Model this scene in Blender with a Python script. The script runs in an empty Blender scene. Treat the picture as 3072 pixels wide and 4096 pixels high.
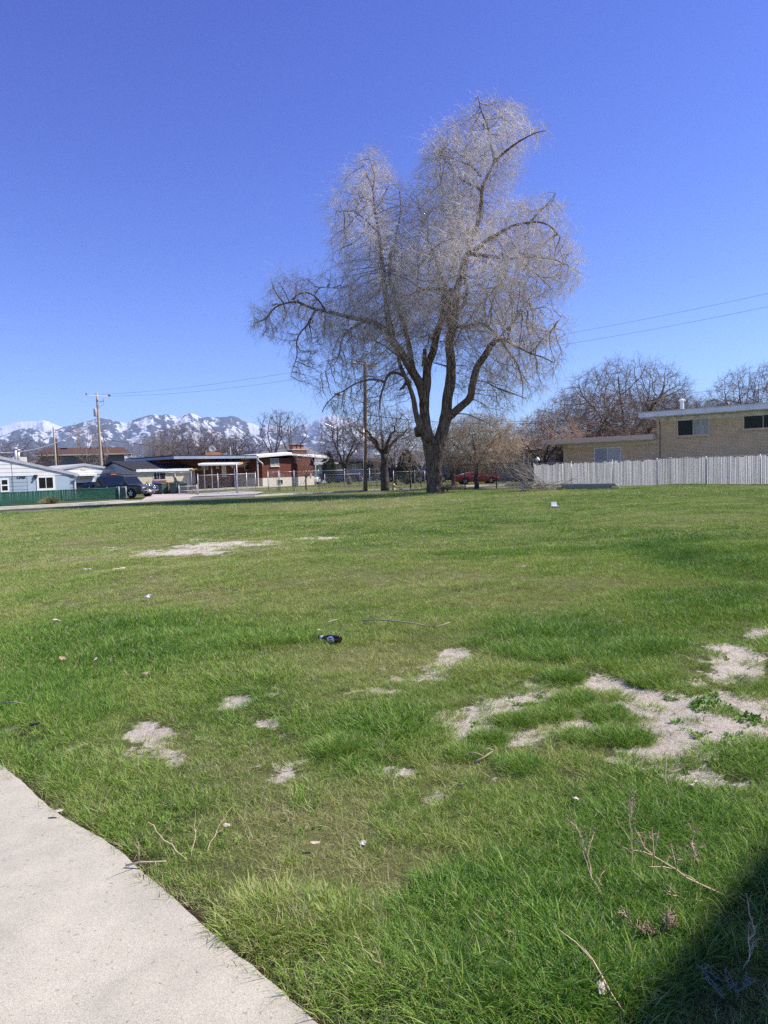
import bpy, math, random
import numpy as np
from mathutils import Vector, Matrix
rnd = random.Random(7)
rng = np.random.default_rng(11)
R = math.radians
SC = bpy.context.scene
COL = SC.collection

# ---------------------------------------------------------------- camera
F_PX = 2840.0; CAM_H = 1.5
PITCH = math.atan(160 / F_PX); ROLL = R(1.9)
fw = Vector((0, math.cos(PITCH), -math.sin(PITCH)))
rt0 = Vector((1, 0, 0)); up0 = Vector((0, math.sin(PITCH), math.cos(PITCH)))
rt = rt0 * math.cos(ROLL) - up0 * math.sin(ROLL)
up = rt0 * math.sin(ROLL) + up0 * math.cos(ROLL)
CAMP = Vector((0, 0, CAM_H))
cd = bpy.data.cameras.new('camera'); cam = bpy.data.objects.new('camera', cd); COL.objects.link(cam)
cam.matrix_world = Matrix(((rt.x, up.x, -fw.x, 0), (rt.y, up.y, -fw.y, 0), (rt.z, up.z, -fw.z, CAM_H), (0, 0, 0, 1)))
cd.sensor_fit = 'VERTICAL'; cd.sensor_height = 24; cd.lens = F_PX / 4096 * 24
cd.clip_start = 0.05; cd.clip_end = 60000
SC.camera = cam

# ---------------------------------------------------------------- light
SUN_AZ = R(7); SUN_EL = R(47)          # azimuth from +X towards +Y
SDIR = Vector((math.cos(SUN_EL) * math.cos(SUN_AZ), math.cos(SUN_EL) * math.sin(SUN_AZ), math.sin(SUN_EL)))
ld = bpy.data.lights.new('sun', 'SUN'); ld.energy = 5.0; ld.angle = R(0.5); ld.color = (1.0, 0.94, 0.84)
sun = bpy.data.objects.new('sun', ld); COL.objects.link(sun)
sun.rotation_euler = (-SDIR).to_track_quat('-Z', 'Y').to_euler()
w = bpy.data.worlds.new('World'); SC.world = w; w.use_nodes = True
wn = w.node_tree.nodes; wl = w.node_tree.links
bg = wn['Background']
sky = wn.new('ShaderNodeTexSky'); sky.sky_type = 'NISHITA'; sky.sun_disc = False
sky.sun_elevation = SUN_EL; sky.sun_rotation = R(90) - SUN_AZ
sky.altitude = 1300; sky.air_density = 1.0; sky.dust_density = 0.3; sky.ozone_density = 2.2
mul = wn.new('ShaderNodeMix'); mul.data_type = 'RGBA'; mul.blend_type = 'MULTIPLY'; mul.inputs[0].default_value = 1
mul.inputs[7].default_value = (0.455, 0.395, 1.12, 1)
sep = wn.new('ShaderNodeSeparateColor'); cmb = wn.new('ShaderNodeCombineColor'); wl.new(sky.outputs[0], sep.inputs[0])
for i_, g_ in enumerate((1.33, 1.45, 1.04)):
    pw_ = wn.new('ShaderNodeMath'); pw_.operation = 'POWER'; pw_.inputs[1].default_value = g_; wl.new(sep.outputs[i_], pw_.inputs[0]); wl.new(pw_.outputs[0], cmb.inputs[i_])
wl.new(cmb.outputs[0], mul.inputs[6]); wl.new(mul.outputs[2], bg.inputs[0]); bg.inputs[1].default_value = 0.125
SC.view_settings.view_transform = 'Standard'; SC.view_settings.look = 'None'
SC.view_settings.gamma = 1; SC.view_settings.exposure = 0.5
SC.render.engine = 'CYCLES'
SC.cycles.max_bounces = 5; SC.cycles.diffuse_bounces = 3; SC.cycles.glossy_bounces = 2
SC.cycles.transmission_bounces = 4; SC.cycles.transparent_max_bounces = 8; SC.cycles.volume_bounces = 0; SC.cycles.use_denoising = False

# ---------------------------------------------------------------- helpers
def ray(px, py):
    return (fw + rt * ((px - 1536) / F_PX) + up * ((2048 - py) / F_PX))
def RY(px, py, y):                      # the point at depth y seen there
    d = ray(px, py); return CAMP + d * (y / d.y)
def sm(t): t = np.clip(t, 0, 1); return t * t * (3 - 2 * t)
_g = np.random.default_rng(3); _gk = _g.normal(size=(14, 2)); _gp = _g.uniform(0, 6.28, 14)
def G(x, y):
    """height of the ground"""
    x = np.asarray(x, float); y = np.asarray(y, float)
    n = -0.559 * (x + 10) + 0.829 * (y - 55)
    h = 0.15 * sm(n / 22)
    b = 0
    for i in range(14):
        wl_ = 0.9 + 0.55 * i
        b = b + (0.0035 * wl_ ** 0.8) * np.sin((_gk[i, 0] * x + _gk[i, 1] * y) * 3.2 / wl_ + _gp[i])
    b = b + (fbm(x * 2.1, y * 2.1, 3, 71) - .5) * 0.05 + (fbm(x * .55, y * .55, 2, 72) - .5) * 0.07
    field = sm((y - 2.2) / 3) * sm((-n) / 8)
    pth = sm((x * 0.86 + y * 0.5 - 0.9) / 1.0)
    return h + b * field * pth
def Gz(x, y): return float(G(x, y))
def P(px, py):                          # ground point under a point of the photo
    d = ray(px, py); z = 0
    for _ in range(6):
        t = (z - CAM_H) / d.z; p = CAMP + d * t; z = Gz(p.x, p.y)
    return p

def fbm(x, y, o=5, seed=0):
    x = np.asarray(x, float); y = np.asarray(y, float); s = 0; a = 1; tot = 0
    for k in range(o):
        xi = np.floor(x).astype(np.int64); yi = np.floor(y).astype(np.int64)
        fx = x - xi; fy = y - yi; fx = fx * fx * (3 - 2 * fx); fy = fy * fy * (3 - 2 * fy)
        def hsh(i, j):
            n = (i * 374761393 + j * 668265263 + (seed + k) * 1442695041) & 0x7fffffff
            n = ((n ^ (n >> 13)) * 1274126177) & 0x7fffffff
            return ((n ^ (n >> 16)) & 0xffff) / 65535.0
        v = (hsh(xi, yi) * (1 - fx) + hsh(xi + 1, yi) * fx) * (1 - fy) + (hsh(xi, yi + 1) * (1 - fx) + hsh(xi + 1, yi + 1) * fx) * fy
        s = s + a * v; tot += a; a *= 0.5; x = x * 2.03 + 13.7; y = y * 2.03 + 7.1
    return s / tot

_m = {}
def mat(name, col, rough=0.75, spec=0.3, noise=(3, 0.12), bump=None, metal=0, detail=4, transl=0, col2=None, coord='Object', stretch=(1, 1, 1)):
    if name in _m: return _m[name]
    m = bpy.data.materials.new(name); m.use_nodes = True; nt = m.node_tree; N = nt.nodes; L = nt.links
    b = N['Principled BSDF']; b.inputs['Roughness'].default_value = rough; b.inputs['Metallic'].default_value = metal
    b.inputs['Specular IOR Level'].default_value = spec
    c = (*col, 1)
    tc = N.new('ShaderNodeTexCoord'); mp = N.new('ShaderNodeMapping'); mp.inputs['Scale'].default_value = stretch
    L.new(tc.outputs[coord], mp.inputs[0])
    if noise:
        nz = N.new('ShaderNodeTexNoise'); nz.inputs['Scale'].default_value = noise[0]; nz.inputs['Detail'].default_value = detail
        nz.inputs['Roughness'].default_value = 0.6
        L.new(mp.outputs[0], nz.inputs['Vector'])
        rp = N.new('ShaderNodeValToRGB'); e = rp.color_ramp.elements
        e[0].position = 0.3; e[1].position = 0.7
        a = noise[1]
        e[0].color = tuple(v * (1 - a) for v in col) + (1,)
        e[1].color = (tuple(min(1, v * (1 + a)) for v in col) if col2 is None else tuple(col2[:3])) + (1,)
        L.new(nz.outputs[0], rp.inputs[0]); L.new(rp.outputs[0], b.inputs['Base Color'])
    else: b.inputs['Base Color'].default_value = c
    if bump:
        n2 = N.new('ShaderNodeTexNoise'); n2.inputs['Scale'].default_value = bump[0]; n2.inputs['Detail'].default_value = 5
        L.new(mp.outputs[0], n2.inputs['Vector'])
        bp = N.new('ShaderNodeBump'); bp.inputs['Strength'].default_value = bump[1]; bp.inputs['Distance'].default_value = bump[2] if len(bump) > 2 else 0.02
        L.new(n2.outputs[0], bp.inputs['Height']); L.new(bp.outputs[0], b.inputs['Normal'])
    if transl:
        o = N['Material Output']; tr = N.new('ShaderNodeBsdfTranslucent'); tr.inputs[0].default_value = c
        if noise: L.new(rp.outputs[0], tr.inputs[0])
        mx = N.new('ShaderNodeMixShader'); mx.inputs[0].default_value = transl
        L.new(b.outputs[0], mx.inputs[1]); L.new(tr.outputs[0], mx.inputs[2]); L.new(mx.outputs[0], o.inputs[0])
    _m[name] = m; return m

def brickmat(name, c1, c2, mortar, bw=0.2, bh=0.07, ms=0.008, offs=0.5, bump=0.4):
    if name in _m: return _m[name]
    m = bpy.data.materials.new(name); m.use_nodes = True; nt = m.node_tree; N = nt.nodes; L = nt.links
    b = N['Principled BSDF']; b.inputs['Roughness'].default_value = 0.85; b.inputs['Specular IOR Level'].default_value = 0.2
    tc = N.new('ShaderNodeTexCoord'); sp = N.new('ShaderNodeSeparateXYZ'); L.new(tc.outputs['Object'], sp.inputs[0])
    ad = N.new('ShaderNodeMath'); ad.operation = 'ADD'; L.new(sp.outputs[0], ad.inputs[0]); L.new(sp.outputs[1], ad.inputs[1])
    cb = N.new('ShaderNodeCombineXYZ'); L.new(ad.outputs[0], cb.inputs[0]); L.new(sp.outputs[2], cb.inputs[1])
    br = N.new('ShaderNodeTexBrick'); br.offset = offs; L.new(cb.outputs[0], br.inputs['Vector'])
    br.inputs['Color1'].default_value = (*c1, 1); br.inputs['Color2'].default_value = (*c2, 1); br.inputs['Mortar'].default_value = (*mortar, 1)
    br.inputs['Scale'].default_value = 1; br.inputs['Brick Width'].default_value = bw; br.inputs['Row Height'].default_value = bh
    br.inputs['Mortar Size'].default_value = ms; br.inputs['Bias'].default_value = 0
    nz = N.new('ShaderNodeTexNoise'); nz.inputs['Scale'].default_value = 1.3; nz.inputs['Detail'].default_value = 6; L.new(tc.outputs['Object'], nz.inputs['Vector'])
    mr = N.new('ShaderNodeMapRange'); mr.inputs[3].default_value = 0.72; mr.inputs[4].default_value = 1.2; L.new(nz.outputs[0], mr.inputs[0])
    mx = N.new('ShaderNodeMix'); mx.data_type = 'RGBA'; mx.blend_type = 'MULTIPLY'; mx.inputs[0].default_value = 1
    L.new(br.outputs[0], mx.inputs[6]); L.new(mr.outputs[0], mx.inputs[7]); L.new(mx.outputs[2], b.inputs['Base Color'])
    bp = N.new('ShaderNodeBump'); bp.invert = True; bp.inputs['Strength'].default_value = bump; bp.inputs['Distance'].default_value = 0.02
    L.new(br.outputs['Fac'], bp.inputs['Height']); L.new(bp.outputs[0], b.inputs['Normal'])
    _m[name] = m; return m

def sidingmat(name, col, row=0.2, dark=0.35):
    """lap siding: the shadow line under every board, painted as a thin dark band"""
    if name in _m: return _m[name]
    m = bpy.data.materials.new(name); m.use_nodes = True; nt = m.node_tree; N = nt.nodes; L = nt.links
    b = N['Principled BSDF']; b.inputs['Roughness'].default_value = 0.6; b.inputs['Specular IOR Level'].default_value = 0.3
    tc = N.new('ShaderNodeTexCoord'); sp = N.new('ShaderNodeSeparateXYZ'); L.new(tc.outputs['Object'], sp.inputs[0])
    dv = N.new('ShaderNodeMath'); dv.operation = 'DIVIDE'; dv.inputs[1].default_value = row; L.new(sp.outputs[2], dv.inputs[0])
    fr = N.new('ShaderNodeMath'); fr.operation = 'FRACT'; L.new(dv.outputs[0], fr.inputs[0])
    rp = N.new('ShaderNodeValToRGB'); e = rp.color_ramp.elements; e[0].position = 0.0; e[1].position = 0.13
    e[0].color = tuple(v * dark for v in col) + (1,); e[1].color = (*col, 1); rp.color_ramp.interpolation = 'CONSTANT'
    L.new(fr.outputs[0], rp.inputs[0])
    nz = N.new('ShaderNodeTexNoise'); nz.inputs['Scale'].default_value = 1.5; nz.inputs['Detail'].default_value = 5; L.new(tc.outputs['Object'], nz.inputs['Vector'])
    mr = N.new('ShaderNodeMapRange'); mr.inputs[3].default_value = 0.85; mr.inputs[4].default_value = 1.12; L.new(nz.outputs[0], mr.inputs[0])
    mx = N.new('ShaderNodeMix'); mx.data_type = 'RGBA'; mx.blend_type = 'MULTIPLY'; mx.inputs[0].default_value = 1
    L.new(rp.outputs[0], mx.inputs[6]); L.new(mr.outputs[0], mx.inputs[7]); L.new(mx.outputs[2], b.inputs['Base Color'])
    bp = N.new('ShaderNodeBump'); bp.inputs['Strength'].default_value = 0.5; bp.inputs['Distance'].default_value = 0.03
    L.new(fr.outputs[0], bp.inputs['Height']); L.new(bp.outputs[0], b.inputs['Normal'])
    _m[name] = m; return m

class MB:
    """collects simple shapes and links them as ONE mesh object"""
    def __init__(s): s.v = []; s.f = []
    def add(s, vs, fs):
        o = len(s.v); s.v += [tuple(q) for q in vs]; s.f += [tuple(i + o for i in f) for f in fs]; return s
    def box(s, x0, x1, y0, y1, z0, z1):
        return s.add([(x0, y0, z0), (x1, y0, z0), (x1, y1, z0), (x0, y1, z0), (x0, y0, z1), (x1, y0, z1), (x1, y1, z1), (x0, y1, z1)],
                     [(0, 3, 2, 1), (4, 5, 6, 7), (0, 1, 5, 4), (1, 2, 6, 5), (2, 3, 7, 6), (3, 0, 4, 7)])
    def hexa(s, b, t):                  # 4 bottom points (ccw), 4 top points
        return s.add(list(b) + list(t), [(3, 2, 1, 0), (4, 5, 6, 7), (0, 1, 5, 4), (1, 2, 6, 5), (2, 3, 7, 6), (3, 0, 4, 7)])
    def prism(s, poly, axis, a0, a1):   # poly ccw in the two other axes
        def mk(p, a): return {'x': (a, p[0], p[1]), 'y': (p[0], a, p[1]), 'z': (p[0], p[1], a)}[axis]
        n = len(poly); vs = [mk(p, a0) for p in poly] + [mk(p, a1) for p in poly]
        return s.add(vs, [tuple(range(n))[::-1], tuple(range(n, 2 * n))] + [(i, (i + 1) % n, n + (i + 1) % n, n + i) for i in range(n)])
    def tube(s, pts, rs, n=8, cap=True):
        pts = [Vector(p) for p in pts]; K = len(pts)
        if not hasattr(rs, '__len__'): rs = [rs] * K
        o = len(s.v); a = None
        for i, p in enumerate(pts):
            t = (pts[min(i + 1, K - 1)] - pts[max(i - 1, 0)]).normalized()
            if a is None: a = t.cross(Vector((0.3, 0.2, 1)) if abs(t.z) < 0.9 else Vector((1, 0.1, 0))).normalized()
            else: a = (a - t * a.dot(t)).normalized()
            b = t.cross(a)
            for k in range(n):
                q = 2 * math.pi * k / n; s.v.append(tuple(p + (a * math.cos(q) + b * math.sin(q)) * rs[i]))
        for i in range(K - 1):
            for k in range(n):
                k2 = (k + 1) % n; s.f.append((o + i * n + k, o + i * n + k2, o + (i + 1) * n + k2, o + (i + 1) * n + k))
        if cap: s.f.append(tuple(o + k for k in range(n))[::-1]); s.f.append(tuple(o + (K - 1) * n + k for k in range(n)))
        return s
    def lathe(s, prof, c=(0, 0, 0), axis='z', n=16):
        o = len(s.v)
        for r, h in prof:
            for k in range(n):
                q = 2 * math.pi * k / n; a, b = r * math.cos(q), r * math.sin(q)
                p = {'z': (a, b, h), 'x': (h, a, b), 'y': (b, h, a)}[axis]
                s.v.append((p[0] + c[0], p[1] + c[1], p[2] + c[2]))
        K = len(prof)
        for i in range(K - 1):
            for k in range(n):
                k2 = (k + 1) % n; s.f.append((o + i * n + k, o + i * n + k2, o + (i + 1) * n + k2, o + (i + 1) * n + k))
        s.f.append(tuple(o + k for k in range(n))[::-1]); s.f.append(tuple(o + (K - 1) * n + k for k in range(n)))
        return s
    def build(s, name, m, parent=None, smooth=False, **kw):
        me = bpy.data.meshes.new(name); me.from_pydata(s.v, [], s.f); me.update()
        if smooth:
            for p in me.polygons: p.use_smooth = True
        return link(name, me, m, parent, **kw)

def link(name, me, m, parent=None, **kw):
    o = bpy.data.objects.new(name, me); COL.objects.link(o)
    if m: me.materials.append(m)
    if parent: o.parent = parent
    for k, v in kw.items(): o[k] = v
    return o
def npmesh(name, V, Q):
    """mesh from numpy verts (n,3) and quads (m,4)"""
    me = bpy.data.meshes.new(name); V = np.ascontiguousarray(V, np.float32); Q = np.ascontiguousarray(Q, np.int32)
    me.vertices.add(len(V)); me.vertices.foreach_set('co', V.ravel())
    me.loops.add(Q.size); me.loops.foreach_set('vertex_index', Q.ravel())
    me.polygons.add(len(Q)); me.polygons.foreach_set('loop_start', np.arange(0, Q.size, Q.shape[1], dtype=np.int32))
    me.update(calc_edges=True); return me
def tag(o, label=None, cat=None, group=None, kind=None):
    if label: o['label'] = label
    if cat: o['category'] = cat
    if group: o['group'] = group
    if kind: o['kind'] = kind
    return o
def thing(name, label, cat, loc=(0, 0, 0), rz=0, group=None):
    o = bpy.data.objects.new(name, None); COL.objects.link(o); o.location = loc; o.rotation_euler = (0, 0, rz)
    o.empty_display_size = 0.3
    return tag(o, label, cat, group)
def kids(o): return [c for c in bpy.data.objects if c.parent == o]
def dup(o, label, loc=None, rz=None, sc=None, parent=None):
    c = o.copy(); COL.objects.link(c)
    if parent: c.parent = parent
    if label: c['label'] = label
    if loc is not None: c.location = loc
    if rz is not None: c.rotation_euler = (0, 0, rz)
    if sc is not None: c.scale = sc
    for ch in kids(o): dup(ch, None, parent=c)
    return c
def structure(o): o['kind'] = 'structure'; return o

def sheet(name, poly, m, lift, thick=None, sub=1.5):
    """flat ground area that follows the terrain; poly of world (x, y)"""
    import bmesh
    bm = bmesh.new(); vs = [bm.verts.new((p[0], p[1], 0)) for p in poly]; bm.faces.new(vs)
    xs = [p[0] for p in poly]; ys = [p[1] for p in poly]
    if sub:
        for ax, lo, hi in ((0, min(xs), max(xs)), (1, min(ys), max(ys))):
            c = lo + sub
            while c < hi:
                no = (1, 0, 0) if ax == 0 else (0, 1, 0); co = (c, 0, 0) if ax == 0 else (0, c, 0)
                bmesh.ops.bisect_plane(bm, geom=bm.verts[:] + bm.edges[:] + bm.faces[:], plane_co=co, plane_no=no); c += sub
    if thick:
        r = bmesh.ops.extrude_face_region(bm, geom=bm.faces[:])
        top = [g for g in r['geom'] if isinstance(g, bmesh.types.BMVert)]
        tops = set(top)
        for v in bm.verts: v.co.z = Gz(v.co.x, v.co.y) + (lift if v in tops else lift - thick)
    else:
        for v in bm.verts: v.co.z = Gz(v.co.x, v.co.y) + lift
    bmesh.ops.recalc_face_normals(bm, faces=bm.faces)
    me = bpy.data.meshes.new(name); bm.to_mesh(me); bm.free()
    return structure(link(name, me, m))
def offset(line, d):
    """polyline of (x, y) moved sideways (to its left for d > 0)"""
    out = []
    for i, p in enumerate(line):
        a = line[max(0, i - 1)]; b = line[min(len(line) - 1, i + 1)]
        t = Vector((b[0] - a[0], b[1] - a[1])).normalized(); out.append((p[0] - t.y * d, p[1] + t.x * d))
    return out

# ---------------------------------------------------------------- materials
M_white = mat('white_paint', (0.78, 0.78, 0.76), 0.5, noise=(2, 0.06))
M_trim = mat('window_trim', (0.8, 0.79, 0.76), 0.45, noise=(2, 0.04))
M_cream = mat('cream_trim', (0.62, 0.57, 0.46), 0.5)
M_glass = mat('window_glass', (0.014, 0.014, 0.015), 0.15, 0.10, noise=(1.2, 0.5))
M_blind = mat('window_blinds', (0.30, 0.33, 0.35), 0.25, 0.5, noise=(2, 0.1))
M_curtain = mat('window_curtain', (0.33, 0.34, 0.30), 0.3, 0.4, noise=(9, 0.35), stretch=(1, 1, 0.1))
M_concrete = mat('concrete', (0.45, 0.42, 0.37), 0.9, 0.2, noise=(2.5, 0.15), bump=(40, 0.2))
M_found = mat('foundation', (0.70, 0.64, 0.53), 0.9, 0.2, noise=(2.5, 0.1), bump=(40, 0.2))
M_wood = mat('pole_wood', (0.17, 0.12, 0.085), 0.85, 0.2, noise=(3, 0.4), bump=(12, 0.5), stretch=(6, 6, 0.4))
M_wood_light = mat('pole_wood_light', (0.50, 0.385, 0.27), 0.85, 0.2, noise=(3, 0.35), bump=(12, 0.5), stretch=(6, 6, 0.3))
M_wood_dark = mat('pole_wood_dark', (0.09, 0.065, 0.05), 0.85, 0.2, noise=(3, 0.3), stretch=(6, 6, 0.4))
M_steel = mat('galvanised_steel', (0.50, 0.51, 0.51), 0.45, 0.5, noise=(6, 0.2), metal=0.35)
M_wire = mat('fence_wire', (0.28, 0.29, 0.29), 0.5, 0.5, noise=None, metal=0.2)
M_black = mat('black_metal', (0.018, 0.018, 0.02), 0.5, 0.4, noise=None)
M_cable = mat('cable', (0.03, 0.03, 0.035), 0.7, 0.2, noise=None)
M_cable_grey = mat('grey_cable', (0.5, 0.5, 0.52), 0.6, 0.2, noise=None)
M_dark = mat('interior_shade', (0.012, 0.011, 0.010), 0.9, 0.1, noise=None)
M_chrome = mat('chrome', (0.65, 0.66, 0.68), 0.15, 0.6, noise=None, metal=0.9)
M_tyre = mat('tyre_rubber', (0.02, 0.02, 0.02), 0.8, 0.2, noise=None)
M_rim = mat('alloy_rim', (0.45, 0.45, 0.44), 0.35, 0.5, noise=None, metal=0.5)
M_carglass = mat('car_glass', (0.012, 0.014, 0.02), 0.05, 0.7, noise=None)
M_lamp = mat('lamp_glass', (0.6, 0.6, 0.6), 0.1, 0.7, noise=None)
M_red = mat('red_lens', (0.45, 0.02, 0.015), 0.2, 0.6, noise=None)
M_shingle_dark = mat('dark_shingles', (0.035, 0.037, 0.042), 0.9, 0.2, noise=(6, 0.5), bump=(20, 0.6))
M_shingle_brown = mat('brown_shingles', (0.115, 0.062, 0.045), 0.9, 0.2, noise=(9, 0.35), bump=(20, 0.6))
M_shingle_tan = mat('tan_shingles', (0.33, 0.23, 0.14), 0.9, 0.2, noise=(9, 0.3), bump=(20, 0.6))
M_post = mat('grey_post', (0.26, 0.26, 0.26), .6)
M_soffit = mat('soffit', (0.5, 0.5, 0.48), 0.7)
B_red = brickmat('red_brick', (0.20, 0.050, 0.030), (0.14, 0.038, 0.026), (0.17, 0.10, 0.08), 0.22, 0.075)
B_orange = brickmat('orange_brick', (0.45, 0.17, 0.09), (0.36, 0.14, 0.08), (0.4, 0.25, 0.18), 0.22, 0.075)
B_tan = brickmat('tan_brick', (0.82, 0.60, 0.35), (0.71, 0.52, 0.30), (0.38, 0.30, 0.185), 0.42, 0.11, 0.010)
B_beige = brickmat('beige_brick', (0.36, 0.31, 0.24), (0.32, 0.27, 0.21), (0.25, 0.22, 0.18), 0.22, 0.075)
# ================================================================ MOUNTAINS
def px_dir(px, py):
    d = ray(px, py); return math.atan2(d.x, d.y), d.z / math.hypot(d.x, d.y)
def skyline(pts):
    a = [px_dir(*p) for p in pts]; return np.array([q[0] for q in a]), np.array([q[1] for q in a])
def mountain_range(name, pts, az0, az1, ncol, D0, Dc, D1, m, seed, snowline, rough=0.5, front=0.9):
    sa, se = skyline(pts)
    az = np.linspace(R(az0), R(az1), ncol); el = np.interp(az, sa, se)
    el = el + (fbm(az * 70, az * 0 + seed, 5, seed) - 0.5) * 0.0045 + (fbm(az * 420, az * 0 + seed, 3, seed + 1) - .5) * .0007
    nr = 150; t = np.linspace(0, 1, nr)
    D = D0 + (D1 - D0) * t; tc = (Dc - D0) / (D1 - D0)
    A, T = np.meshgrid(az, t); DD = D0 + (D1 - D0) * T
    X = DD * np.sin(A); Y = DD * np.cos(A)
    s = np.where(T < tc, (T / tc) ** front, np.clip(1 - (T - tc) / (1 - tc), 0, 1) ** 0.8)
    rid = 1 - np.abs(2 * fbm(X / 1500 + seed, Y / 2600, 6, seed) - 1)
    rid2 = 1 - np.abs(2 * fbm(X / 420 + 0.35 * Y / 420, Y / 900 + seed, 5, seed + 9) - 1)
    fine = fbm(X / 110, Y / 160, 4, seed + 4) - 0.5
    crest = np.exp(-((T - tc) / 0.05) ** 2)
    H = s * (1 - rough + rough * (0.6 * rid + 0.4 * rid2) * 1.25) * (1 - crest) + s * crest
    H = H + fine * 0.018 * (T > 0.02)
    H = np.maximum(H, -0.02)
    ang = (H / DD).max(0); H = H * (el / ang)[None, :]   # crest angle as in the photo
    Z = CAM_H + H
    Z[0, :] = -40; Z[-1, :] = -40
    V = np.stack([X, Y, Z], -1).reshape(-1, 3)
    i, j = np.meshgrid(np.arange(nr - 1), np.arange(ncol - 1), indexing='ij'); b = (i * ncol + j).ravel()
    me = npmesh(name, V, np.stack([b, b + 1, b + ncol + 1, b + ncol], 1))
    gy, gx = np.gradient(Z, D[1] - D[0], (az[1] - az[0]) * Dc)
    slope_aspect = -gx * 0.9 + gy * 0.25  # slope direction: ground facing right and towards the viewer takes more snow
    n = fbm(X / 150 + Y / 400, Y / 260 - X / 500, 5, seed + 2)
    elev = (Z / DD)
    sn = (elev - snowline) * 16 + (n - 0.5) * 3.0 - 0.50 + 0.45 * np.clip(slope_aspect, -1.5, 1.5) + (fbm(A * 210 + 8 * T, T * 12 + A * 60, 5, seed + 6) - .5) * 3.2
    at = me.attributes.new('snow', 'FLOAT', 'POINT'); at.data.foreach_set('value', sn.astype(np.float32).ravel())
    for p in me.polygons: p.use_smooth = False
    return structure(link(name, me, m))

def rockmat(name, rock, rock2, snowcol=(0.60, 0.62, 0.66), bias=0.0):
    m = bpy.data.materials.new(name); m.use_nodes = True; nt = m.node_tree; N = nt.nodes; L = nt.links
    b = N['Principled BSDF']; b.inputs['Roughness'].default_value = 0.9; b.inputs['Specular IOR Level'].default_value = 0.1
    tc = N.new('ShaderNodeTexCoord'); mp = N.new('ShaderNodeMapping'); mp.inputs['Scale'].default_value = (1 / 75,) * 3
    L.new(tc.outputs['Object'], mp.inputs[0])
    nz = N.new('ShaderNodeTexNoise'); nz.inputs['Scale'].default_value = 1; nz.inputs['Detail'].default_value = 6; nz.inputs['Roughness'].default_value = 0.7
    L.new(mp.outputs[0], nz.inputs['Vector'])
    rk = N.new('ShaderNodeMix'); rk.data_type = 'RGBA'; rk.inputs[6].default_value = (*rock, 1); rk.inputs[7].default_value = (*rock2, 1)
    L.new(nz.outputs[0], rk.inputs[0])
    at = N.new('ShaderNodeAttribute'); at.attribute_name = 'snow'
    a1 = N.new('ShaderNodeMath'); a1.operation = 'MULTIPLY_ADD'; a1.inputs[1].default_value = 4.6; a1.inputs[2].default_value = -2.3 + bias
    L.new(nz.outputs[0], a1.inputs[0])
    a2 = N.new('ShaderNodeMath'); a2.operation = 'ADD'; L.new(a1.outputs[0], a2.inputs[0]); L.new(at.outputs['Fac'], a2.inputs[1])
    mr = N.new('ShaderNodeMapRange'); mr.interpolation_type = 'SMOOTHSTEP'; mr.inputs[1].default_value = -0.12; mr.inputs[2].default_value = 0.18
    L.new(a2.outputs[0], mr.inputs[0])
    mx = N.new('ShaderNodeMix'); mx.data_type = 'RGBA'; mx.inputs[7].default_value = (*snowcol, 1)
    L.new(mr.outputs[0], mx.inputs[0]); L.new(rk.outputs[2], mx.inputs[6]); L.new(mx.outputs[2], b.inputs['Base Color'])
    return m
SK_MAIN = [(-900, 1800), (-300, 1775), (0, 1745), (60, 1722), (100, 1714), (140, 1716), (180, 1732), (210, 1722), (250, 1710), (290, 1700), (340, 1686), (370, 1676),
           (400, 1670), (430, 1671), (460, 1681), (500, 1693), (530, 1685), (565, 1670), (590, 1664), (618, 1657), (640, 1661), (660, 1655), (690, 1658), (708, 1667),
           (730, 1657), (755, 1653), (780, 1660), (800, 1667), (830, 1666), (855, 1671), (880, 1668), (905, 1663), (925, 1662), (945, 1669), (965, 1678), (1010, 1694),
           (1040, 1706), (1080, 1716), (1120, 1722), (1160, 1728), (1250, 1740), (1400, 1765), (1600, 1800), (1900, 1815), (2400, 1815), (3200, 1790), (4200, 1790)]
SK_FAR_L = [(-900, 1760), (-200, 1735), (0, 1706), (30, 1699), (70, 1690), (100, 1684), (120, 1682), (145, 1685), (175, 1682), (200, 1686), (225, 1696), (250, 1708), (300, 1735), (420, 1800), (520, 1850), (4200, 1890)]
SK_PEAK = [(-900, 1900), (850, 1850), (980, 1760), (1040, 1716), (1060, 1700), (1090, 1700), (1120, 1708), (1150, 1712), (1190, 1706), (1230, 1694), (1270, 1676), (1300, 1664), (1325, 1656),
           (1342, 1654), (1360, 1662), (1385, 1668), (1410, 1674), (1445, 1692), (1480, 1716), (1540, 1760), (1620, 1800), (1800, 1850), (4200, 1880)]
SK_HILL = [(-900, 1850), (0, 1835), (250, 1832), (330, 1822), (400, 1806), (430, 1800), (500, 1835), (600, 1862), (700, 1868), (900, 1850), (1000, 1822), (1070, 1795), (1110, 1780), (1160, 1772),
           (1210, 1780), (1270, 1806), (1330, 1835), (1400, 1845), (1700, 1840), (2200, 1820), (3072, 1800), (4200, 1790)]
mountain_range('mountain_range', SK_MAIN, -46, 46, 1000, 7500, 10300, 11400, rockmat('rock_snow', (0.05, 0.055, 0.07), (0.09, 0.09, 0.10)), 5, 0.052)
mountain_range('snowy_mountain', SK_FAR_L, -46, -12, 420, 11500, 12700, 14000, rockmat('rock_snow_far', (0.09, 0.09, 0.10), (0.14, 0.13, 0.13), bias=0.75), 8, 0.035, rough=0.35)
mountain_range('snowy_peak', SK_PEAK, -20, 10, 420, 11500, 12700, 14000, rockmat('rock_snow_peak', (0.08, 0.08, 0.09), (0.14, 0.13, 0.13), bias=0.55), 21, 0.040, rough=0.45)
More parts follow.
